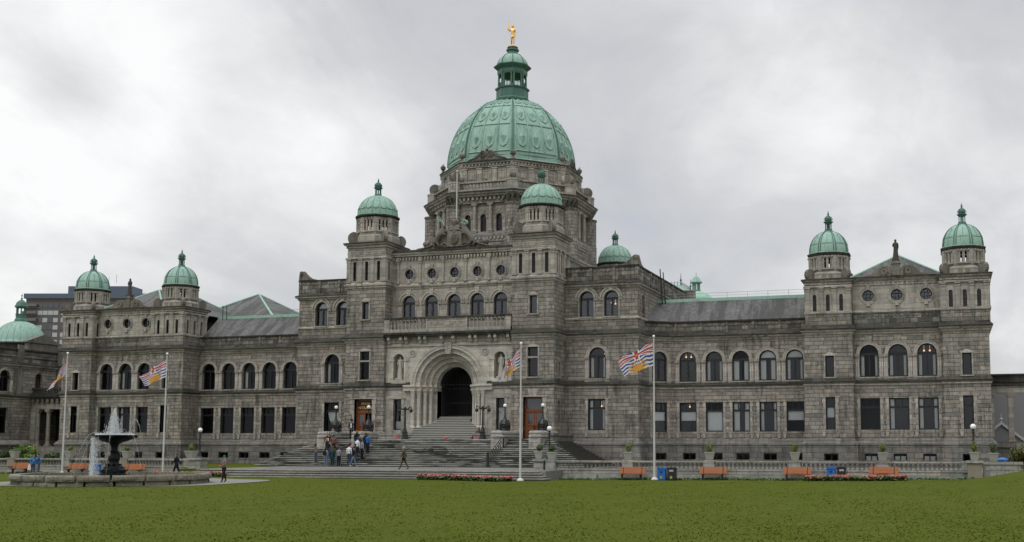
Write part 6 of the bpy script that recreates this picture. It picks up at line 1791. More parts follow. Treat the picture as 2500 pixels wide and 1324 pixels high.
# ---------------------------------------------------------------- flagpoles and flags
def flag_colour(x, y):
    """x 0 at the hoist .. 1, y 0 bottom .. 1 top -> material slot: 0 red 1 blue 2 white 3 gold"""
    if y > .60:
        u, v = x, (y - .60) / .40
        cx, cy = u - .5, v - .5
        if abs(cx - 0) < .035 and abs(cy) < .13: return 3
        if abs(cx) < .045 or abs(cy) < .11: return 0
        if abs(cx) < .085 or abs(cy) < .20: return 2
        for sg in (1, -1):
            d_ = abs(cy - sg * cx) / 1.41
            if d_ < .06: return 0
        for sg in (1, -1):
            d_ = abs(cy - sg * cx) / 1.41
            if d_ < .13: return 2
        return 1
    dx, dy = (x - .5) * 1.67, y + .02
    r = math.hypot(dx, dy * 1.0); a = math.degrees(math.atan2(dy, dx))
    if r < .33: return 3
    if r < .60 - .06 * (1 if int(a / 8) % 2 else 0) and int((a + 4) / 9) % 2 == 0: return 3
    w_ = y + .022 * math.sin(x * 21)
    return 2 if int(w_ / .0857 + .0) % 2 == 0 else 1
def make_pole(x, y, z0, ztop, hoist, tipT, tipB, label, flabel, seed, amp=.10, curl=0.0):
    t = empty('flagpole', (x, y, z0), 0, label, 'flagpole', 'white flagpoles on the lawn')
    H = ztop - z0
    m = MB(); m.smooth = True; m.lathe(0, 0, [(.085, 0), (.072, H * .4), (.04, H - .1)], 12, cap=False); m.build('pole', 'white_paint', t)
    m = MB(); m.lathe(0, 0, [(.26, 0), (.27, .06), (.2, .12), (.13, .2), (.1, .22)], 14); m.build('collar', 'white_paint', t)
    m = MB(); m.ball(0, 0, H - .02, .10, 10); m.build('ball_finial', 'milk_globe', t)
    m = MB(); m.tube((.06, -.05, 1.2), (.04, -.03, H - .3), .008, n=4); m.build('halyard', 'steel_wire', t)
    fl = MB(); nx, ny = 66, 44; fl.smooth = True
    (hT, hB) = hoist
    P_ = []
    for j in range(ny + 1):
        v = j / ny
        for i in range(nx + 1):
            u = i / nx
            px = -(.06) + (tipB[0] * (1 - v) + tipT[0] * v) * u
            zl = (z0 + H - hB) * (1 - v) + (z0 + H - hT) * v
            sag = (tipB[1] * (1 - v) + tipT[1] * v)
            pz = zl + sag * (u ** 1.15) + .07 * math.sin(u * 9 + seed) * u
            py = y + amp * math.sin(u * 11 + v * 2.2 + seed) * u ** .5 * 1.1 - .25 * u + curl * u * u * (v - .5)
            P_.append((x + px + .05 * math.sin(v * 5 + u * 7 + seed) * u, py, pz))
    mi = []
    F_ = []
    for j in range(ny):
        for i in range(nx):
            F_.append((j * (nx + 1) + i, j * (nx + 1) + i + 1, (j + 1) * (nx + 1) + i + 1, (j + 1) * (nx + 1) + i)); mi.append(flag_colour((i + .5) / nx, (j + .5) / ny))
    fl.add(P_, F_); fl.mi = mi
    o = fl.build('flag', ['flag_red', 'flag_blue', 'flag_white', 'flag_gold'])
    tag(o, flabel, 'flag', 'provincial flags')
    return t
make_pole(24.75, -22.3, 0, 10.55, (.45, 2.20), (-2.65, -1.35), (-2.15, -.75), 'white flagpole right of the stairs, beside the first right-hand bench', 'striped flag with gold sun streaming widest, on the pole among the right-hand benches', .6)
make_pole(15.7, -26.0, -.05, 9.95, (.35, 1.75), (-1.6, -2.15), (-1.55, -1.05), 'white flagpole on the grass edge in front of the steps, nearest the entrance', 'striped flag with gold sun drooping steeply in front of the right niche', 2.2, .12)
make_pole(-17.7, -22.4, .02, 10.25, (.5, 2.0), (-2.4, -1.45), (-1.9, -.75), 'white flagpole left of the stairs, rising from the left flower bed', 'striped flag with gold sun drooping in front of the left wing arcade', 4.1, .12)
make_pole(-28.0, -22.4, .05, 10.55, (.8, 1.75), (-1.55, -2.2), (-1.35, -1.65), 'white flagpole at far left behind the fountain basin', 'flag hanging limp and showing mostly its gold sun, at far left', 5.4, .16, .8)

# ---------------------------------------------------------------- flower beds
def flower_bed(label, c0, c1, w_, seed, n=900):
    rnd = random.Random(seed); m = MB(); a, b_ = Vector(c0), Vector(c1); d_ = (b_ - a); L_ = d_.length; d_.normalize(); nn = Vector((-d_.y, d_.x))
    N = 14
    P_ = []
    for i in range(N + 1):
        q = i / N; e = w_ * (math.sin(PI * min(max(q, .02), .98)) ** .35)
        p = a + d_ * L_ * q
        for s_ in (-1, 1): r_ = p + nn * s_ * e; P_.append((r_.x, r_.y, lawn_z(r_.x, r_.y) + .03))
    m.cur = 0; m.add(P_, [(2 * i, 2 * i + 1, 2 * i + 3, 2 * i + 2) for i in range(N)])
    for k in range(n * 3):
        q = rnd.random(); e = w_ * (math.sin(PI * min(max(q, .02), .98)) ** .35); off = rnd.uniform(-e, e); p = a + d_ * L_ * q + nn * off
        z = lawn_z(p.x, p.y); flower = rnd.random() < (.10 + .42 * (math.sin(p.x * 3.1 + p.y) > -.3) * (math.sin(p.x * 7.7) > -.75))
        hz = rnd.uniform(.20, .40) if flower else rnd.uniform(.05, .32)
        m.cur = (3 if rnd.random() < .35 else 2) if flower else (1 if rnd.random() < .6 else 4)
        s = rnd.uniform(.045, .085) if flower else rnd.uniform(.06, .12)
        nv = Vector((rnd.gauss(0, .6), rnd.gauss(-.3, .6), 1)).normalized() if not flower else Vector((rnd.gauss(0, .5), rnd.gauss(-.6, .5), .7)).normalized()
        u_ = nv.orthogonal().normalized(); v_ = nv.cross(u_); c = Vector((p.x, p.y, z + hz))
        cnt = 5 if flower else 4
        m.add([tuple(c + (u_ * math.cos(2 * PI * i / cnt) + v_ * math.sin(2 * PI * i / cnt)) * s) for i in range(cnt)], [tuple(range(cnt))])
    o = m.build('flower_bed', ['soil', 'leaf_green', 'petal_red', 'petal_pink', 'leaf_dark']); tag(o, label, 'flower bed', kind='stuff')
flower_bed('bed of red and pink flowers at the foot of the left balustrade pier', (-18.9, -22.0), (-9.6, -25.3), .55, 1, 1100)
flower_bed('bed of red and pink flowers in front of the long low steps', (7.6, -26.1), (15.2, -26.3), .42, 2, 1000)
flower_bed('bed of red and pink flowers in front of the benches at far right', (35.6, -22.5), (42.6, -22.3), .55, 3, 1100)
# ragged ground cover at the foot of the balustrade
m = MB(); rnd = random.Random(9)
for k in range(5200):
    x = rnd.choice((rnd.uniform(15.6, 34), rnd.uniform(-45, -19), rnd.uniform(15.6, 47))); y = -20.05 - abs(rnd.gauss(0, .4)) ; z = lawn_z(x, y) + rnd.uniform(0, .14)
    nv = Vector((rnd.gauss(0, .6), rnd.gauss(-.4, .6), 1)).normalized(); u_ = nv.orthogonal().normalized(); v_ = nv.cross(u_); c = Vector((x, y, z)); s = rnd.uniform(.04, .10); m.cur = k % 2
    m.add([tuple(c + (u_ * math.cos(2 * PI * i / 4) + v_ * math.sin(2 * PI * i / 4)) * s) for i in range(4)], [(0, 1, 2, 3)])
tag(m.build('ground_cover', ['leaf_dark', 'leaf_green']), 'low leafy ground cover along the foot of the balustrades', 'ground cover', kind='stuff')
# ---------------------------------------------------------------- bushes
def bush(name, x, y, z, rad, n, mats, label, seed, size=.13):
    t = empty(name, (x, y, z), 0, label, 'bush')
    m = MB()
    rnd = random.Random(seed)
    for k in range(7):
        a = rnd.uniform(0, 6.28); m.tube((0, 0, 0), (rad[0] * .5 * math.cos(a), rad[1] * .5 * math.sin(a), rad[2] * rnd.uniform(.8, 1.4)), .04, .015, n=5)
    m.build('stem', 'soil', t)
    m = MB()
    for k in range(9):
        a = rnd.uniform(0, 6.28); q = rnd.uniform(.15, .6)
        c = (rad[0] * q * math.cos(a), rad[1] * q * math.sin(a), rad[2] * rnd.uniform(.6, 1.25)); s0 = len(m.f)
        leaves(m, c, (rad[0] * .48, rad[1] * .5, rad[2] * .45), n // 9, size, seed * 10 + k, .3)
        for i in range(s0, len(m.f)): m.mi[i] = (0 if (i + k) % 3 else 1)
    m.build('foliage', list(mats), t)
bush('bush', -40.6, -13.5, .6, (1.5, 1.1, 1.2), 3600, ('leaf_green', 'leaf_bright'), 'loose bright green bush behind the left balustrade, by the far left planter', 1)
bush('bush', -42.9, -13.0, .6, (1.3, 1.1, .95), 3200, ('leaf_dark', 'leaf_green'), 'rounded dark green bush left of the bright green bush', 2, .10)
bush('bush', -38.3, -12.5, .6, (1.1, 1.0, .75), 2400, ('leaf_dark', 'leaf_green'), 'low dark bush at the foot of the left wing corner', 3)
bush('bush', -45.6, -13.5, .6, (1.6, 1.2, 1.1), 3000, ('leaf_dark', 'leaf_green'), 'dark bush at the left edge of the view behind the balustrade', 4)
bush('bush', 50.3, -16.5, .9, (1.1, 1.2, .95), 3000, ('leaf_brown', 'leaf_green'), 'brown tinged bush at the right edge above the low green one', 5)
bush('bush', 50.2, -19.4, .55, (.9, .8, .45), 2400, ('leaf_green', 'leaf_bright'), 'low bright green bush on the grass bank at the right edge', 6, .09)
# ================================================================ neighbouring buildings
# left annexe with a green dome
AX = -58.0
LB = empty('annexe_building', (AX, 0, 0), 0, 'grey stone annexe with a ribbed green dome, cut by the left edge', 'building')
LT = Matrix.Translation((-AX, 0, 0))
def lpart(m, name, mat, parent=None): 
    o = m.build(name, mat); o.parent = parent or LB; o.matrix_parent_inverse = LT; return o
fl = Fr(AX, 0, 90)
m = MB(fl); m.panel(-6, 22, -.5, 8.0, 0, [('rect', .2, 1.85, 3.9, 6.8)], .4); m.panel(-6, 22, 8.0, 12.0, 0, [('arch', .35, 1.85, 8.7, 10.4), ('arch', 5.7, 6.75, 8.7, 10.5), ('arch', 10.5, 12, 8.7, 10.4)], .4); lpart(m, 'wall', 'rough_stone')
m = MB(fl); m.panel(-6, 22, 12, 13.6, 0); lpart(m, 'parapet', 'checker_stone')
m = MB(); wl = [(AX, -6), (AX, 22)]
m.sweep(wl, P8a); m.sweep(wl, [(0, 11.4), (.1, 11.45), (.12, 11.6), (.28, 11.7), (.32, 11.85)]); m.sweep(wl, P3[:]); lpart(m, 'cornice', 'moulding')
m = MB(); m.sweep(wl, P8b); m.sweep(wl, [(.32, 11.85), (.34, 11.95), (0, 12.1)]); m.sweep(wl, [(0, 13.5), (.14, 13.55), (.16, 13.7), (-.4, 13.74), (-.4, 13.5)]); lpart(m, 'coping', 'sooty_moulding')
m = MB(fl); m.box(-6, 22, 0, .1, 12.75, 12.85)
for s_ in (3.2, 9.4): m.box(s_ - .4, s_ + .4, 0, .14, 8.4, 11.5); m.box(s_ - .45, s_ + .45, 0, .18, 12.1, 14.2)
m.box(4.3, 8.6, -.3, .16, 13.7, 13.9); m.prism([(3.9, 14.6), (9.2, 14.6), (9.2, 14.75), (6.6, 15.7), (3.9, 14.75)], -.5, .2); m.box(4.2, 8.9, -.4, .08, 13.7, 14.6)
lpart(m, 'pediment', 'carved_stone')
for c, z0, w_, h_, ar in ((1.1, 8.7, 1.5, 1.7, True), (6.22, 8.7, 1.05, 1.8, True), (1.02, 3.9, 1.65, 2.9, False)):
    o = add_window(fl, c, z0, w_, h_, 'pair' if ar else 'big', ar, 'arcade' if (ar and w_ > 1.2) else None, parent=LB); o.matrix_parent_inverse = LT
m = MB(fl); m.box(5.75, 6.7, -.36, -.32, 8.7, 10.9); lpart(m, 'shutter', 'dark_wood')
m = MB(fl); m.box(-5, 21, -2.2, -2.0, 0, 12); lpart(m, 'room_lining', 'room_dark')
m = MB(); m.box(-80, AX - .4, -22, 6, 13.0, 13.5); lpart(m, 'flat_roof', 'office_concrete')
# dome
DX, DY = -61.5, 6.6
dmL = empty('dome', (DX - AX, DY, 14.1)); dmL.parent = LB
m = MB(); m.lathe(0, 0, [(2.75, -.8), (2.75, .35), (2.98, .45), (3.0, .62), (2.72, .7)], 32); o = m.build('eave', 'sooty_moulding', dmL)
m = MB(); m.smooth = True; pr = [(2.85 * math.cos(i / 10 * PI / 2) ** .95 if i < 10 else .5, .6 + 2.75 * math.sin(i / 10 * PI / 2)) for i in range(11)]; pr = [p for p in pr if p[0] > .55] + [(.55, 3.3)]
m.lathe(0, 0, [(2.95, .5), (2.96, .64)] + pr, 40, cap=False); m.build('dome_shell', 'verdigris', dmL)
m = MB()
for k in range(24): t_ = 2 * PI * k / 24; m.path([((r_ + .01) * math.cos(t_), (r_ + .01) * math.sin(t_), z_) for r_, z_ in pr], .03, 4)
m.build('dome_rib', 'verdigris', dmL)
m = MB(); m.lathe(0, 0, [(.75, 3.2), (.7, 3.5), (.58, 3.7), (.6, 4.1), (.66, 4.2)], 12)
for k in range(8): t_ = PI * k / 4; m.tube((.48 * math.cos(t_), .48 * math.sin(t_), 4.15), (.48 * math.cos(t_), .48 * math.sin(t_), 5.0), .07, n=6)
m.lathe(0, 0, [(.6, 4.95), (.74, 5.05), (.74, 5.2), (.66, 5.26), (.55, 5.6), (.3, 5.85), (.08, 5.98)], 14); m.tube((0, 0, 5.9), (0, 0, 6.75), .05, .02, n=5); m.ball(0, 0, 6.1, .12, 7); m.ball(0, 0, 6.45, .1, 6)
m.build('lantern', 'dark_verdigris', dmL)
# porch linking annexe and legislature
PB = empty('porch', (-54, 5.3, 0), 0, 'columned stone porch with a balcony between the annexe and the left wing', 'porch'); PT = Matrix.Translation((54, -5.3, 0))
def ppart(m, name, mat): o = m.build(name, mat); o.parent = PB; o.matrix_parent_inverse = PT
fp = Fr(0, 5.3)
m = MB(fp); m.box(-58, -49, -4, 0, 6.75, 7.9); m.box(-58, -57.3, -.6, .05, 2.2, 6.75); m.box(-50.2, -49, -.6, .05, 2.2, 6.75); m.box(-58, -49, -1, .1, -.3, 2.4); ppart(m, 'wall', 'ashlar')
m = MB(fp); m.box(-58, -49, -4, .35, 7.9, 8.15); m.box(-58, -49, -4, .5, 8.15, 8.45); m.box(-58, -49, -.25, .1, 8.45, 8.6); m.box(-58, -49, -.2, .08, 9.1, 9.25)
for k in range(22): m.box(-57.9 + k * .42, -57.7 + k * .42, -.12, .02, 8.6, 9.1)
ppart(m, 'balcony', 'sooty_moulding')
m = MB(fp)
for k in range(13): m.box(-57.7 + k * .7, -57.35 + k * .7, .35, .1, 7.5, 7.9)
ppart(m, 'bracket', 'carved_stone')
for x in (-57.1, -55.6, -53.0, -50.6):
    m = MB(fp); m.box(x - .32, x + .32, -.5, .12, 2.4, 2.6); m.lathe(x, -.18, [(.28, 2.6), (.24, 2.75), (.22, 6.2), (.28, 6.3), (.26, 6.4)], 14); m.box(x - .34, x + .34, -.5, .14, 6.45, 6.75); m.lathe(x, -.18, [(.24, 6.35), (.33, 6.5)], 8); ppart(m, 'column', 'ashlar')
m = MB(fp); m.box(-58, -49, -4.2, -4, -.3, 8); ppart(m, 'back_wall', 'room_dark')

# right colonnade
CBn = empty('colonnade', (53, 8, 0), 0, 'stone colonnade with square columns running off the right edge', 'colonnade'); CT = Matrix.Translation((-53, -8, 0))
def cpart(m, name, mat): o = m.build(name, mat); o.parent = CBn; o.matrix_parent_inverse = CT
fc = Fr(0, 8)
m = MB(fc); m.box(49, 62, -1.0, 0, 7.35, 8.35); cpart(m, 'entablature', 'ashlar')
m = MB(fc); m.box(49, 62, -1.1, .2, 8.0, 8.1); m.box(49, 62, -1.3, .35, 8.3, 8.6); m.box(49, 62, -1.1, .1, 8.6, 8.95); m.box(49, 62, -1.2, .22, 8.95, 9.1); cpart(m, 'cornice', 'sooty_moulding')
m = MB(fc); m.box(49, 62, -1.1, .08, -.3, 2.3); m.box(49, 62, -1.1, .22, 2.3, 2.6); m.box(49, 62, -1.0, .06, 2.6, 2.85); cpart(m, 'plinth', 'granite')
for x in (49.25, 50.95, 53.9, 56.9, 59.8):
    m = MB(fc); m.box(x - .24, x + .24, -.6, .04, 2.85, 7.0); m.box(x - .30, x + .30, -.66, .1, 2.85, 3.1); m.box(x - .31, x + .31, -.66, .1, 7.0, 7.15); m.box(x - .36, x + .36, -.7, .14, 7.15, 7.35); cpart(m, 'column', 'ashlar')
# grey rendered house seen through it
GH = empty('rendered_house', (55, 20, 0), 0, 'grey rendered house with a white edged gable, seen through the right colonnade', 'house'); GT = Matrix.Translation((-55, -20, 0))
def gpart(m, name, mat): o = m.build(name, mat); o.parent = GH; o.matrix_parent_inverse = GT
m = MB(Fr(0, 20)); m.box(46, 70, -6, 0, -.5, 8.2); gpart(m, 'wall', 'plaster_grey')
m = MB(Fr(0, 17)); gx, gz_ = 50.45, 4.6
m.prism([(gx - 4, .0), (gx + 4, .0), (gx + 4, gz_ - 3.2), (gx, gz_), (gx - 4, gz_ - 3.2)], -3, 0); gpart(m, 'gable_wall', 'plaster_grey')
m = MB(Fr(0, 17))
for s_ in (-1, 1): m.prism([(gx, gz_ + .28), (gx + s_ * 4.3, gz_ - 3.2), (gx + s_ * 4.3, gz_ - 3.5), (gx, gz_ - .02)], -.2, .18)
m.tube((gx, .05, gz_ + .1), (gx, .05, gz_ + 1.1), .05, .02, n=6); m.ball(gx, .05, gz_ + .55, .17, 8, .5)
gpart(m, 'verge_board', 'white_paint')

# rear buildings over the right hand roof
RB = empty('rear_cupola', (15.9, 34, 0), 0, 'small green cupola on a low copper dome behind the right roof ridge', 'cupola')
m = MB(); m.lathe(0, 0, [(2.3, 18.5), (2.3, 20.3), (2.2, 20.6), (1.75, 21.05), (1.2, 21.35), (.75, 21.5)], 24); m.build('dome', 'pale_verdigris', RB)
m = MB(); m.lathe(0, 0, [(.62, 21.3), (.55, 21.6), (.6, 21.7)], 10)
for k in range(6): t_ = PI * k / 3; m.tube((.42 * math.cos(t_), .42 * math.sin(t_), 21.6), (.42 * math.cos(t_), .42 * math.sin(t_), 22.6), .10, n=6)
m.lathe(0, 0, [(.75, 22.6), (.78, 22.7), (.6, 22.95), (.3, 23.35), (.08, 23.5)], 12); m.tube((0, 0, 23.4), (0, 0, 23.9), .04, n=5); m.build('lantern', 'verdigris', RB)
RC = empty('rear_pavilion', (12.5, 37, 0), 0, 'green copper roofed pavilion with an iron cresting behind the right parapet', 'pavilion')
m = MB(Fr(0, 0)); m.box(-3.2, 2.6, -4, 4, 15, 20.9); m.build('wall', 'ashlar', RC)
m = MB(Fr(0, 0)); m.box(-3.4, 2.8, -4.2, 4.2, 20.9, 21.15); q = [(-3.3, -4.1, 21.15), (2.7, -4.1, 21.15), (2.7, 4.1, 21.15), (-3.3, 4.1, 21.15), (-2.3, -2.8, 22.5), (1.4, -2.8, 22.5), (1.4, 2.8, 22.5), (-2.3, 2.8, 22.5)]
m.addl(q, [(0, 1, 5, 4), (1, 2, 6, 5), (2, 3, 7, 6), (3, 0, 4, 7), (4, 5, 6, 7)]); m.build('roof', 'verdigris', RC)
m = MB(Fr(0, 0))
def crest(p, q_):
    n = 9
    for i in range(n + 1):
        c = tuple(p[j] + (q_[j] - p[j]) * i / n for j in range(3)); m.tube(c, (c[0], c[1], c[2] + .5), .05, .02, n=4)
    m.tube((p[0], p[1], p[2] + .28), (q_[0], q_[1], q_[2] + .28), .03, n=4)
crest(q[5], q[6]); crest(q[4], q[5]); crest(q[7], q[6])
for c in (q[5], q[6], q[7]): m.tube(c, (c[0], c[1], c[2] + 1.5), .10, .02, n=6); m.ball(c[0], c[1], c[2] + .6, .15, 6)
m.build('cresting', 'dark_verdigris', RC)
# hipped slate roof behind the left range
HB = empty('rear_hall', (-37.4, 20, 0), 0, 'rear hall with a pyramid slate roof and copper hips above the left range', 'building')
m = MB(Fr(0, 0)); m.box(-6.8, 6.8, -6.8, 6.8, 0, 17.5); m.build('wall', 'rough_stone', HB)
m = MB(Fr(0, 0)); h = 7; e = 17.3; A_ = (0, 0, 21.5); q = [(-h, -h, e), (h, -h, e), (h, h, e), (-h, h, e), A_]
m.addl(q, [(0, 1, 4), (1, 2, 4), (2, 3, 4), (3, 0, 4)]); m.build('roof', 'slate', HB)
m = MB(Fr(0, 0))
for i in range(4): m.tube(q[i], A_, .16, .10, n=6)
m.build('roof_ridge', 'pale_verdigris', HB)

# distant office block
org = Vector((-298, 272.5, 0)); OB = empty('office_block', (-290, 275, 0), math.atan2(.292, .956), 'distant brown brick apartment tower with blue grey roof band', 'building')
# local frame: x along, -y to the camera; total width 51.5
m = MB(); m.box(-24.5, 27.5, -16, 0, 0, 62.0); m.build('wall', 'office_brick', OB)
m = MB(); m.box(-25.2, 28.2, -16.5, .8, 62.2, 64.2); m.box(-8.5, 18, -12, -2, 64.2, 67.6); m.build('roof_band', 'office_metal', OB)
m = MB(); m.box(-24.4, 27.4, -15.8, .15, 61.4, 62.2)
for k in range(13): m.box(-25.3, -19.6, -.2, 1.4, 58.9 - k * 3.0, 59.9 - k * 3.0)
m.build('balcony', 'office_concrete', OB)
wmesh = {}
def owin(w_, mat):
    k = (w_, mat)
    if k not in wmesh:
        f = MB(); f.box(-w_ / 2, w_ / 2, 0, .12, 0, 1.75); wmesh[k] = f.mesh('window', mat)
    return wmesh[k]
rnd = random.Random(5)
for fl_ in range(9):
    z = 60.0 - 2.55 - fl_ * 3.0 + 1.0
    for i in range(9 if fl_ else 11):
        x = -18.6 + i * 2.15 + (1.0 if i > 3 else 0)
        o = bpy.data.objects.new('window', owin(1.95, 'office_blind' if rnd.random() < .62 else 'office_glass')); COL.objects.link(o); o.parent = OB; o.location = (x, 0, z)
m = MB()
for fl_ in range(12):
    z = 60.0 - 2.55 - fl_ * 3.0 + 1.0; m.box(-24.3, -19.8, 0, .1, z, z + 1.8)
m.build('balcony_glazing', 'office_glass', OB)
m = MB()
for c in range(3): m.tube((9 + c * 3, 7, 67.6), (9 + c * 3, 7, 69 + c), .08, n=4)
m.build('antenna', 'steel_wire', OB)

# ================================================================ figures
def body(name, parent, pose='stand', mats=None, H=1.75, rz=0, loc=(0, 0, 0), sub=1, lean=0.0, armL=None, armR=None, stride=.0, female=False):
    """continuous skinned body facing -Y; arms: (elbow, wrist) positions; hands with fingers"""
    S_ = H / 1.75
    N = []; E = []; B = []   # nodes, edges, bone material
    def nd(x, y, z, r): N.append((x * S_, (y - lean * max(0, z - .9)) * S_, z * S_, r * S_)); return len(N) - 1
    def ed(a, b_, mt): E.append((a, b_)); B.append(mt)
    pel = nd(0, 0, .95, .145); wai = nd(0, 0, 1.10, .138 if not female else .122); che = nd(0, 0, 1.28, .155 if not female else .135); uc = nd(0, .005, 1.41, .125 if not female else .108)
    nk = nd(0, 0, 1.50, .05); h0 = nd(0, -.012, 1.575, .07); h1 = nd(0, -.008, 1.65, .088); h2 = nd(0, 0, 1.71, .062)
    nose = nd(0, -.098, 1.615, .014)
    ed(pel, wai, 1); ed(wai, che, 1); ed(che, uc, 1); ed(uc, nk, 1); ed(nk, h0, 0); ed(h0, h1, 0); ed(h1, h2, 0); ed(h0, nose, 0)
    hands = []
    for s_, arm in ((-1, armL), (1, armR)):
        el, wr = arm or ((.235, .02, 1.13), (.25, -.05, .90))
        sh = nd(s_ * .18, .005, 1.40, .072); e_ = nd(s_ * el[0], el[1], el[2], .054); w_ = nd(s_ * wr[0], wr[1], wr[2], .036)
        ed(uc, sh, 1); ed(sh, e_, 1); ed(e_, w_, 1)
        d_ = Vector((s_ * (wr[0] - el[0]), wr[1] - el[1], wr[2] - el[2])).normalized()
        c = Vector((s_ * wr[0], wr[1], wr[2])); pm = c + d_ * .07
        p_ = nd(pm.x, pm.y, pm.z, .030); ed(w_, p_, 0)
        side = d_.cross(Vector((1, 0, 0))); side = side.normalized() if side.length > .1 else Vector((0, 1, 0)); inn = d_.cross(side).normalized()
        for k, ln_ in enumerate((.055, .065, .06, .048)):
            o_ = side * ((k - 1.5) * .019); a = pm + o_ + d_ * .03; b1 = a + d_ * ln_ * .6 + inn * .006; b2 = b1 + d_ * ln_ * .4 + inn * .018
            i1 = nd(*a, .010); i2 = nd(*b1, .009); i3 = nd(*b2, .008); ed(p_, i1, 0); ed(i1, i2, 0); ed(i2, i3, 0)
        th = c + d_ * .03 - side * .035; t1 = nd(*th, .011); t2 = nd(*(th + d_ * .035 - side * .012), .009); ed(w_, t1, 0); ed(t1, t2, 0)
    for s_ in (-1, 1):
        st = stride * s_
        hp = nd(s_ * .09, 0, .88, .105); kn = nd(s_ * .10, -st * .5 - .015, .48, .074); an = nd(s_ * .10, -st + (.05 if st < 0 else 0), .09 + (.05 if st < 0 else 0), .052); to = nd(s_ * .11, -st - .12, .035, .035)
        ed(pel, hp, 2); ed(hp, kn, 2); ed(kn, an, 2); ed(an, to, 3)
    mats = mats or ['skin_light'] * 4
    o = skinned(name, N, E, mats, parent, loc, sub)
    # colour each face by its nearest bone
    me = o.data
    segs = [(Vector(N[a][:3]), Vector(N[b_][:3]), mt, (N[a][3] + N[b_][3]) / 2) for (a, b_), mt in zip(E, B)]
    if len(set(mats)) > 1:
        idx = []
        for p in me.polygons:
            c = p.center; best = 9; bm = 0
            for a, b_, mt, rr in segs:
                ab = b_ - a; t_ = max(0, min(1, (c - a).dot(ab) / max(ab.length_squared, 1e-9))); d_ = (c - a - ab * t_).length - rr
                if d_ < best: best = d_; bm = mt
            if bm == 1 and c.z < .97 * S_ and abs(c.x) < .18 * S_: bm = 2 if not female else 1
            idx.append(bm)
        me.polygons.foreach_set('material_index', idx)
    o.rotation_euler = (0, 0, rz)
    return o
def face_bits(t, S_, lean, mat='face_dark'):
    m = MB()
    for s_ in (-1, 1): m.ball(s_ * .032 * S_, .082 * S_ + lean * .74 * S_, 1.645 * S_, .0105 * S_, 6)
    m.box(-.022 * S_, .022 * S_, .080 * S_ + lean * .68 * S_, .088 * S_ + lean * .68 * S_, 1.578 * S_, 1.585 * S_)
    m.build('face', mat, t)
    m = MB()
    for s_ in (-1, 1): m.ball(s_ * .088 * S_, .0 + lean * .74 * S_, 1.635 * S_, .022 * S_, 6, 1.4)
    m.build('ear', 'skin_light', t)
def hair(t, S_, lean, mat, style='short'):
    m = MB(); m.smooth = True; m.fr = Fr(0, -lean * .78 * S_)
    R0 = .099 * S_
    for (c, r, q, zmin) in {'short': ((.0, 1.0, 1.0, 1.645),), 'long': ((.0, 1.04, 1.0, 1.60),), 'cap': ((.0, 1.06, .9, 1.665),), 'bald': ((.0, .99, .85, 1.60),)}[style]:
        n, k = 14, 8; P_ = []
        for i in range(n):
            a = 2 * PI * i / n
            for j in range(k + 1):
                ph = j / k * PI * (.62 if math.sin(a) > -.2 else .36)
                P_.append((R0 * r * math.sin(ph) * math.cos(a), -(.004 + R0 * r * math.sin(ph) * math.sin(a)), 1.665 * S_ + R0 * q * 1.05 * math.cos(ph)))
        m.addl(P_, [(i * (k + 1) + j, ((i + 1) % n) * (k + 1) + j, ((i + 1) % n) * (k + 1) + j + 1, i * (k + 1) + j + 1) for i in range(n) for j in range(k)])
    if style == 'long': m.lathe(0, -.045 * S_, [(.075 * S_, 1.68 * S_), (.09 * S_, 1.55 * S_), (.07 * S_, 1.42 * S_), (.02, 1.38 * S_)], 10, cap=False)
    o = m.build('hair', mat, t)
for nm, c in (('skin_light', (.42, .26, .19)), ('face_dark', (.05, .03, .025)), ('hair_brown', (.045, .025, .015)), ('hair_blond', (.22, .14, .06)), ('hair_grey', (.35, .33, .31)), ('hair_black', (.010, .009, .009)), ('cloth_navy', (.012, .016, .035)), ('cloth_white', (.62, .62, .62)), ('cloth_grey', (.20, .21, .22)),
              ('cloth_black', (.012, .012, .013)), ('cloth_blue', (.02, .12, .40)), ('cloth_cyan', (.03, .22, .50)), ('cloth_jeans', (.13, .18, .26)), ('cloth_denim', (.05, .07, .12)), ('cloth_brown', (.085, .068, .038)), ('cloth_olive', (.075, .07, .032)), ('cloth_khaki', (.17, .14, .11)), ('cloth_maroon', (.10, .018, .020)), ('cloth_teal', (.012, .045, .055)), ('cloth_plaid', (.15, .085, .075)),
              ('cloth_pink', (.42, .20, .20)), ('cloth_red', (.30, .03, .02)), ('shoe_dark', (.012, .011, .010)), ('shoe_white', (.6, .6, .58)), ('cap_green', (.01, .09, .05)), ('paper', (.75, .75, .75)), ('bag_white', (.70, .70, .70))):
    simple(nm, c, .85, var=.18 if nm.startswith('cloth') else .08, scale=9, spec=.2, bump=.25 if nm.startswith('cloth') else 0)
PG = 'people gathered on the steps'
def person(x, y, z, face, top, bottom, label, hairm='hair_brown', style='short', H=1.72, group=None, shoes='shoe_dark', lean=.0, armL=None, armR=None, stride=0.0, female=False, extra=None):
    """face: heading the figure looks at, degrees: 0 towards the camera side (-Y), 180 towards the building"""
    H *= 1.03
    t = empty('person', (x, y, z), R(face), label, 'person', group)
    body('body', t, mats=['skin_light', top, bottom, shoes], H=H, lean=lean, armL=armL, armR=armR, stride=stride, female=female)
    S_ = H / 1.75
    face_bits(t, S_, lean); hair(t, S_, lean, hairm, style)
    if extra: extra(t, S_)
    return t
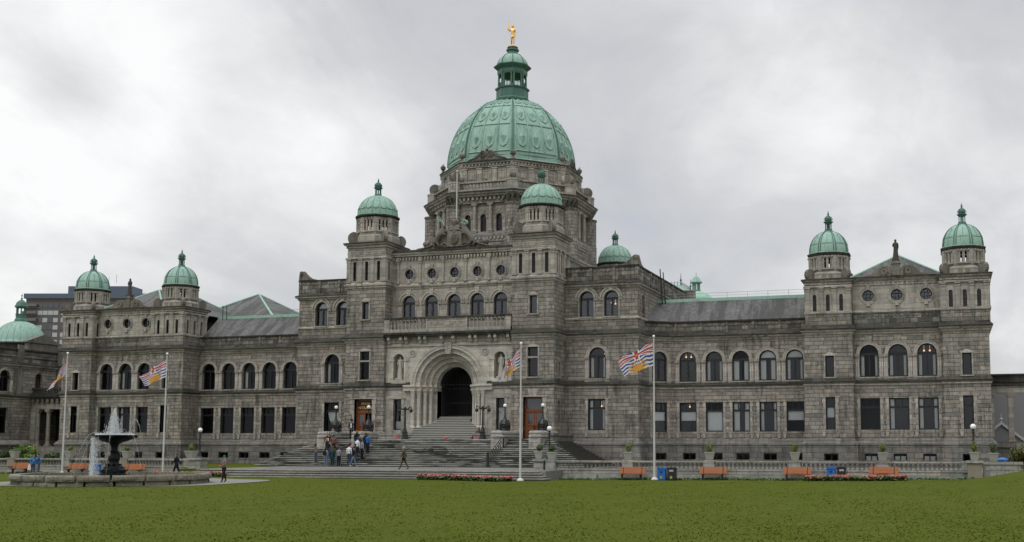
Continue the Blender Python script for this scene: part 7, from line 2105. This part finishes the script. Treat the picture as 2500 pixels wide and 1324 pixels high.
def it_hat(t, S_):
    m = MB(); m.lathe(0, .0, [(.16, 1.72 * S_), (.155, 1.735 * S_), (.10, 1.74 * S_), (.095, 1.84 * S_), (.05, 1.86 * S_)], 16); m.build('hat', 'cloth_black', t)
    m = MB(); m.prism([(-.05, 1.05 * S_), (.05, 1.05 * S_), (.07, 1.46 * S_), (-.07, 1.46 * S_)], .115, .15); m.build('shirt_front', 'cloth_white', t)
def it_cap(t, S_):
    m = MB(); m.smooth = True; m.lathe(0, 0, [(.105, 1.66 * S_), (.10, 1.73 * S_), (.06, 1.78 * S_), (.01, 1.79 * S_)], 12); m.smooth = False; m.box(-.06, .06, .08, .18, 1.665 * S_, 1.68 * S_); m.build('cap', 'cap_green', t)
def it_book(t, S_): m = MB(); m.box(-.13, .13, .27, .30, 1.08 * S_, 1.24 * S_); m.build('booklet', 'cloth_red', t)
def it_pack(mat, s=1.0):
    def f(t, S_):
        m = MB(); m.prism([(-.14 * s, 1.02 * S_), (.14 * s, 1.02 * S_), (.15 * s, 1.3 * S_), (.09 * s, 1.42 * S_), (-.09 * s, 1.42 * S_), (-.15 * s, 1.3 * S_)], -.27, -.12)
        for s_ in (-1, 1): m.path([(s_ * .1, -.12, 1.1 * S_), (s_ * .12, .10, 1.2 * S_), (s_ * .1, .10, 1.4 * S_), (s_ * .09, -.1, 1.44 * S_)], .018, 5)
        m.build('backpack', mat, t)
    return f
def it_totebag(t, S_): m = MB(); m.prism([(.16, .78 * S_), (.44, .74 * S_), (.40, 1.05 * S_), (.20, 1.08 * S_)], -.10, .02); m.path([(.22, -.05, 1.07 * S_), (.16, -.04, 1.4 * S_), (.1, 0, 1.45 * S_)], .012, 4); m.build('tote_bag', 'bag_white', t)
def it_shopping(t, S_): m = MB(); m.prism([(-.42, .38), (-.16, .38), (-.20, .78), (-.28, .9), (-.36, .78)], -.08, .08); m.build('shopping_bag', 'bag_white', t)
def it_paper(t, S_): m = MB(); m.box(-.10, .14, .26, .275, 1.05 * S_, 1.30 * S_); m.build('sheet_of_paper', 'paper', t)
def it_satchel(t, S_): m = MB(); m.box(.20, .28, -.16, .12, .72, .95); m.path([(.24, 0, .95), (.1, .1, 1.3), (-.1, 0, 1.46)], .014, 4); m.build('satchel', 'cloth_black', t)
BOTH = dict(armL=((.22, -.08, 1.16), (.12, -.24, 1.12)), armR=((.22, -.08, 1.16), (.12, -.24, 1.12)))
person(-8.57, -7.25, 3.05, 12, 'cloth_navy', 'cloth_black', 'guide in navy coat, white shirt and black hat at the top of the steps', 'hair_black', H=1.78, group=PG, extra=it_hat, armL=((.27, .02, 1.14), (.14, -.12, .98)), armR=((.27, .02, 1.14), (.14, -.12, .98)))
person(-7.45, -6.5, 3.05, 60, 'cloth_navy', 'cloth_denim', 'person in a dark blue hooded jacket beside the entrance door', 'cloth_navy', 'cap', 1.72, PG, lean=.08, extra=it_paper)
def onstep(y): 
    i = max(0, min(15, math.ceil((-7.6 - y) / .31 - 1e-6))); return 3.05 - .162 * i
Q = [(-9.7, -11.6, 150, 'cloth_khaki', 'cloth_denim', 'person with reddish hair in a brown jacket, standing furthest left on the steps', 'hair_brown', 'long', 1.70, dict(female=True)),
     (-8.15, -12.5, 172, 'cloth_grey', 'cloth_jeans', 'person in pale jeans and grey top with a small black backpack', 'hair_brown', 'long', 1.68, dict(extra=it_pack('cloth_black', .8), shoes='shoe_white', female=True)),
     (-7.45, -12.55, 188, 'cloth_teal', 'cloth_teal', 'person all in dark teal, back turned, between two grey tops', 'hair_brown', 'short', 1.66, {}),
     (-6.6, -12.9, 176, 'cloth_grey', 'cloth_black', 'person in a light grey hoodie and black trousers at the foot of the steps', 'hair_black', 'short', 1.70, dict(shoes='shoe_white')),
     (-6.15, -11.9, 184, 'cloth_white', 'cloth_denim', 'person in a white jacket with the back turned, in the middle of the group', 'hair_black', 'short', 1.74, {}),
     (-5.55, -12.2, 100, 'cloth_black', 'cloth_jeans', 'person striding in pale trousers and white shoes with a white tote bag', 'hair_black', 'long', 1.66, dict(extra=it_totebag, shoes='shoe_white', stride=.26, female=True)),
     (-9.65, -8.8, 15, 'cloth_grey', 'cloth_khaki', 'person in a light grey shirt standing high on the steps beside the left pedestal', 'hair_brown', 'short', 1.68, dict(**BOTH)),
     (-9.75, -9.6, 30, 'cloth_maroon', 'cloth_denim', 'person in a dark red top with light hair, below the light grey shirt', 'hair_blond', 'long', 1.64, dict(extra=it_paper, female=True)),
     (-8.75, -10.8, 160, 'cloth_khaki', 'cloth_denim', 'person with a black backpack and beige jacket, behind the person in pale jeans', 'hair_brown', 'short', 1.70, dict(extra=it_pack('cloth_black'))),
     (-6.85, -9.3, 178, 'cloth_black', 'cloth_denim', 'person in black standing highest at the right of the group', 'hair_blond', 'short', 1.74, dict(extra=it_pack('cloth_black', .9))),
     (-6.2, -10.4, 170, 'cloth_white', 'cloth_black', 'person in a white hoodie leaning forward, left of the one in bright blue', 'hair_black', 'short', 1.70, dict(lean=.12)),
     (-5.75, -9.6, 182, 'cloth_black', 'cloth_black', 'person all in black behind the white hoodie', 'hair_brown', 'short', 1.68, {}),
     (-5.4, -9.9, 160, 'cloth_blue', 'cloth_navy', 'person in a bright blue jacket at the right edge of the group', 'hair_brown', 'short', 1.74, dict(armR=((.22, -.04, 1.2), (.12, -.16, 1.5)))),
     (-6.35, -11.3, 165, 'cloth_pink', 'cloth_denim', 'person in a greyish pink top in the middle row of the group', 'hair_brown', 'long', 1.62, dict(female=True)),
     (-5.75, -11.5, 190, 'cloth_black', 'cloth_denim', 'person in a black top with a dark rucksack, in front of the white hoodie', 'hair_black', 'short', 1.68, dict(extra=it_pack('cloth_denim', .9))),
     (-7.9, -11.7, 186, 'cloth_olive', 'cloth_black', 'person in an olive jacket directly behind the one in dark teal', 'hair_brown', 'short', 1.70, {}),
     (-7.0, -12.1, 170, 'cloth_black', 'cloth_jeans', 'dark haired person in black between the light grey hoodie and the teal clothes', 'hair_black', 'long', 1.64, dict(female=True)),
     (-5.4, -10.9, 150, 'cloth_grey', 'cloth_black', 'person in a plain grey sweater below the bright blue jacket', 'hair_brown', 'short', 1.70, {}),
     (-6.3, -9.9, 185, 'cloth_denim', 'cloth_denim', 'person in dark denim just left of the white hoodie', 'hair_black', 'short', 1.72, {}),
     (-9.3, -10.4, 140, 'cloth_black', 'cloth_black', 'person in a black coat at the left of the group, a few steps up', 'hair_blond', 'long', 1.66, dict(female=True)),
     (-8.9, -9.9, 200, 'cloth_plaid', 'cloth_black', 'person in a checked brown shirt behind the person with the black backpack', 'hair_black', 'short', 1.66, {})]
for x, y, f, tp, bt, lb, hm, st_, H_, kw in Q:
    person(x, y, onstep(y) if y > -12.25 else .62, f, tp, bt, lb, hm, st_, H_, PG, **kw)
person(4.5, -22.2, .62, -72, 'cloth_brown', 'cloth_olive', 'elderly man in a brown jacket walking left across the forecourt', 'hair_grey', 'bald', 1.75, stride=.30, lean=.05, armL=((.20, .12, 1.14), (.2, .16, .95)), armR=((.20, -.12, 1.14), (.18, -.24, .96)), extra=it_satchel)
person(-1.13, -37.4, lawn_z(-1.1, -37.4) + .03, -20, 'cloth_khaki', 'cloth_black', 'person in beige jacket and green cap reading a red booklet beside the fountain', 'hair_black', 'short', 1.74, stride=.20, extra=lambda t, s: (it_cap(t, s), it_book(t, s)), **BOTH)
person(-13.3, -26.4, lawn_z(-13, -26) + .0, -80, 'cloth_navy', 'cloth_navy', 'man in a dark navy suit walking left behind the fountain basin', 'hair_brown', 'short', 1.80, stride=.28, lean=.02, armL=((.20, .14, 1.15), (.18, .20, .95)), armR=((.21, -.12, 1.15), (.2, -.30, .98)))
person(-31.6, -21.9, .0, 55, 'cloth_cyan', 'cloth_denim', 'person in a bright blue rain jacket holding a white carrier bag, left of the couple', 'hair_blond', 'long', 1.66, 'couple in blue', lean=.10, female=True, extra=it_shopping)
person(-31.05, -21.8, .0, -45, 'cloth_blue', 'cloth_denim', 'person in a darker blue jacket hugging the other, right of the couple', 'hair_brown', 'short', 1.72, 'couple in blue', lean=.14, armL=((.24, -.10, 1.25), (.16, -.32, 1.22)), armR=((.24, -.10, 1.25), (.14, -.30, 1.2)))

# ---------------------------------------------------------------- statues
def statue(x, y, z, H, mat, label, robed=True, rz=0, arms=None, name='statue'):
    t = empty(name, (x, y, z), rz, label, 'statue'); S_ = H / 1.75
    arms = arms or dict(armL=((.22, .0, 1.15), (.12, -.17, 1.10)), armR=((.22, 0, 1.15), (.20, -.06, .92)))
    body('body', t, mats=[mat] * 4, H=H, stride=.05, **arms)
    m = MB(); m.smooth = True
    if robed:
        n, k = 22, 6; P_ = []
        for i in range(n):
            a = 2 * PI * i / n
            for r_, z_ in ((.24, 0.0), (.225, .25), (.19, .6), (.17, .9), (.16, 1.08), (.155, 1.3)):
                q = 1 + .09 * math.sin(a * 7 + z_ * 2); P_.append((r_ * q * math.cos(a) * S_, -r_ * q * .85 * math.sin(a) * S_, z_ * S_))
        m.add(P_, [(i * k + j, ((i + 1) % n) * k + j, ((i + 1) % n) * k + j + 1, i * k + j + 1) for i in range(n) for j in range(k - 1)])
        m.build('robe', mat, t)
    hair(t, S_, 0, mat, 'long' if robed else 'short')
    m = MB(); m.box(-.3 * S_, .3 * S_, -.28 * S_, .28 * S_, -.16, .0); m.build('base', mat, t)
    return t
statue(41.3, 1.1, 19.15, 1.85, 'statue_dark', 'dark robed statue on the pedestal over the right wing pediment')
statue(-41.3, 1.1, 19.15, 1.85, 'statue_dark', 'dark robed statue on the pedestal over the left wing pediment')
statue(-5.25, -3.98, 8.98, 2.15, 'statue_stone', 'pale stone statue of a cloaked man in the niche left of the arch', arms=dict(armL=((.24, .02, 1.2), (.16, -.14, 1.1)), armR=((.22, .0, 1.12), (.24, -.04, .88))))
statue(5.25, -3.98, 8.98, 2.15, 'statue_stone', 'pale stone statue in the niche right of the arch, partly behind the flag')
g = statue(0, 11.6, 46.95, 2.4, 'gold_leaf', 'gilded statue of a standing man holding an upright staff on top of the great dome', False, .2, dict(armL=((.26, -.02, 1.28), (.34, -.10, 1.50)), armR=((.24, .02, 1.14), (.27, -.04, .90))), 'gilded_statue')
m = MB(); m.tube((-.50, .18, 1.55), (-.42, .18, 2.95), .035, .02, n=6); m.tube((-.47, .18, 1.9), (-.44, .18, 2.7), .10, .03, n=6); m.build('staff', 'gold_leaf', g)
m = MB(); m.lathe(0, 0, [(.16, 2.30), (.13, 2.36), (.12, 2.5), (.04, 2.56)], 12); m.build('hat', 'gold_leaf', g)
m = MB(); m.lathe(0, 0, [(.24, 1.05), (.20, 1.3), (.2, 1.5)], 12, cap=False); m.build('coat_skirt', 'gold_leaf', g)

# ceiling lamps glowing behind a few panes
for x, y, z in ((21.35, 3.7, 11.0), (21.85, 3.7, 11.0), (15.15, -.7, 16.0), (15.5, -.6, 15.9), (43.5, 1.9, 10.95), (44.0, 1.9, 10.95), (14.2, -.8, 6.2), (21.7, 3.6, 6.2), (14.5, -.7, 11.15)):
    m = MB(); m.ball(x, -y, z, .085, 8); m.tube((x, -y, z), (x, -y, z + .5), .012, n=4); part('ceiling_lamp', m, 'warm_lamp')
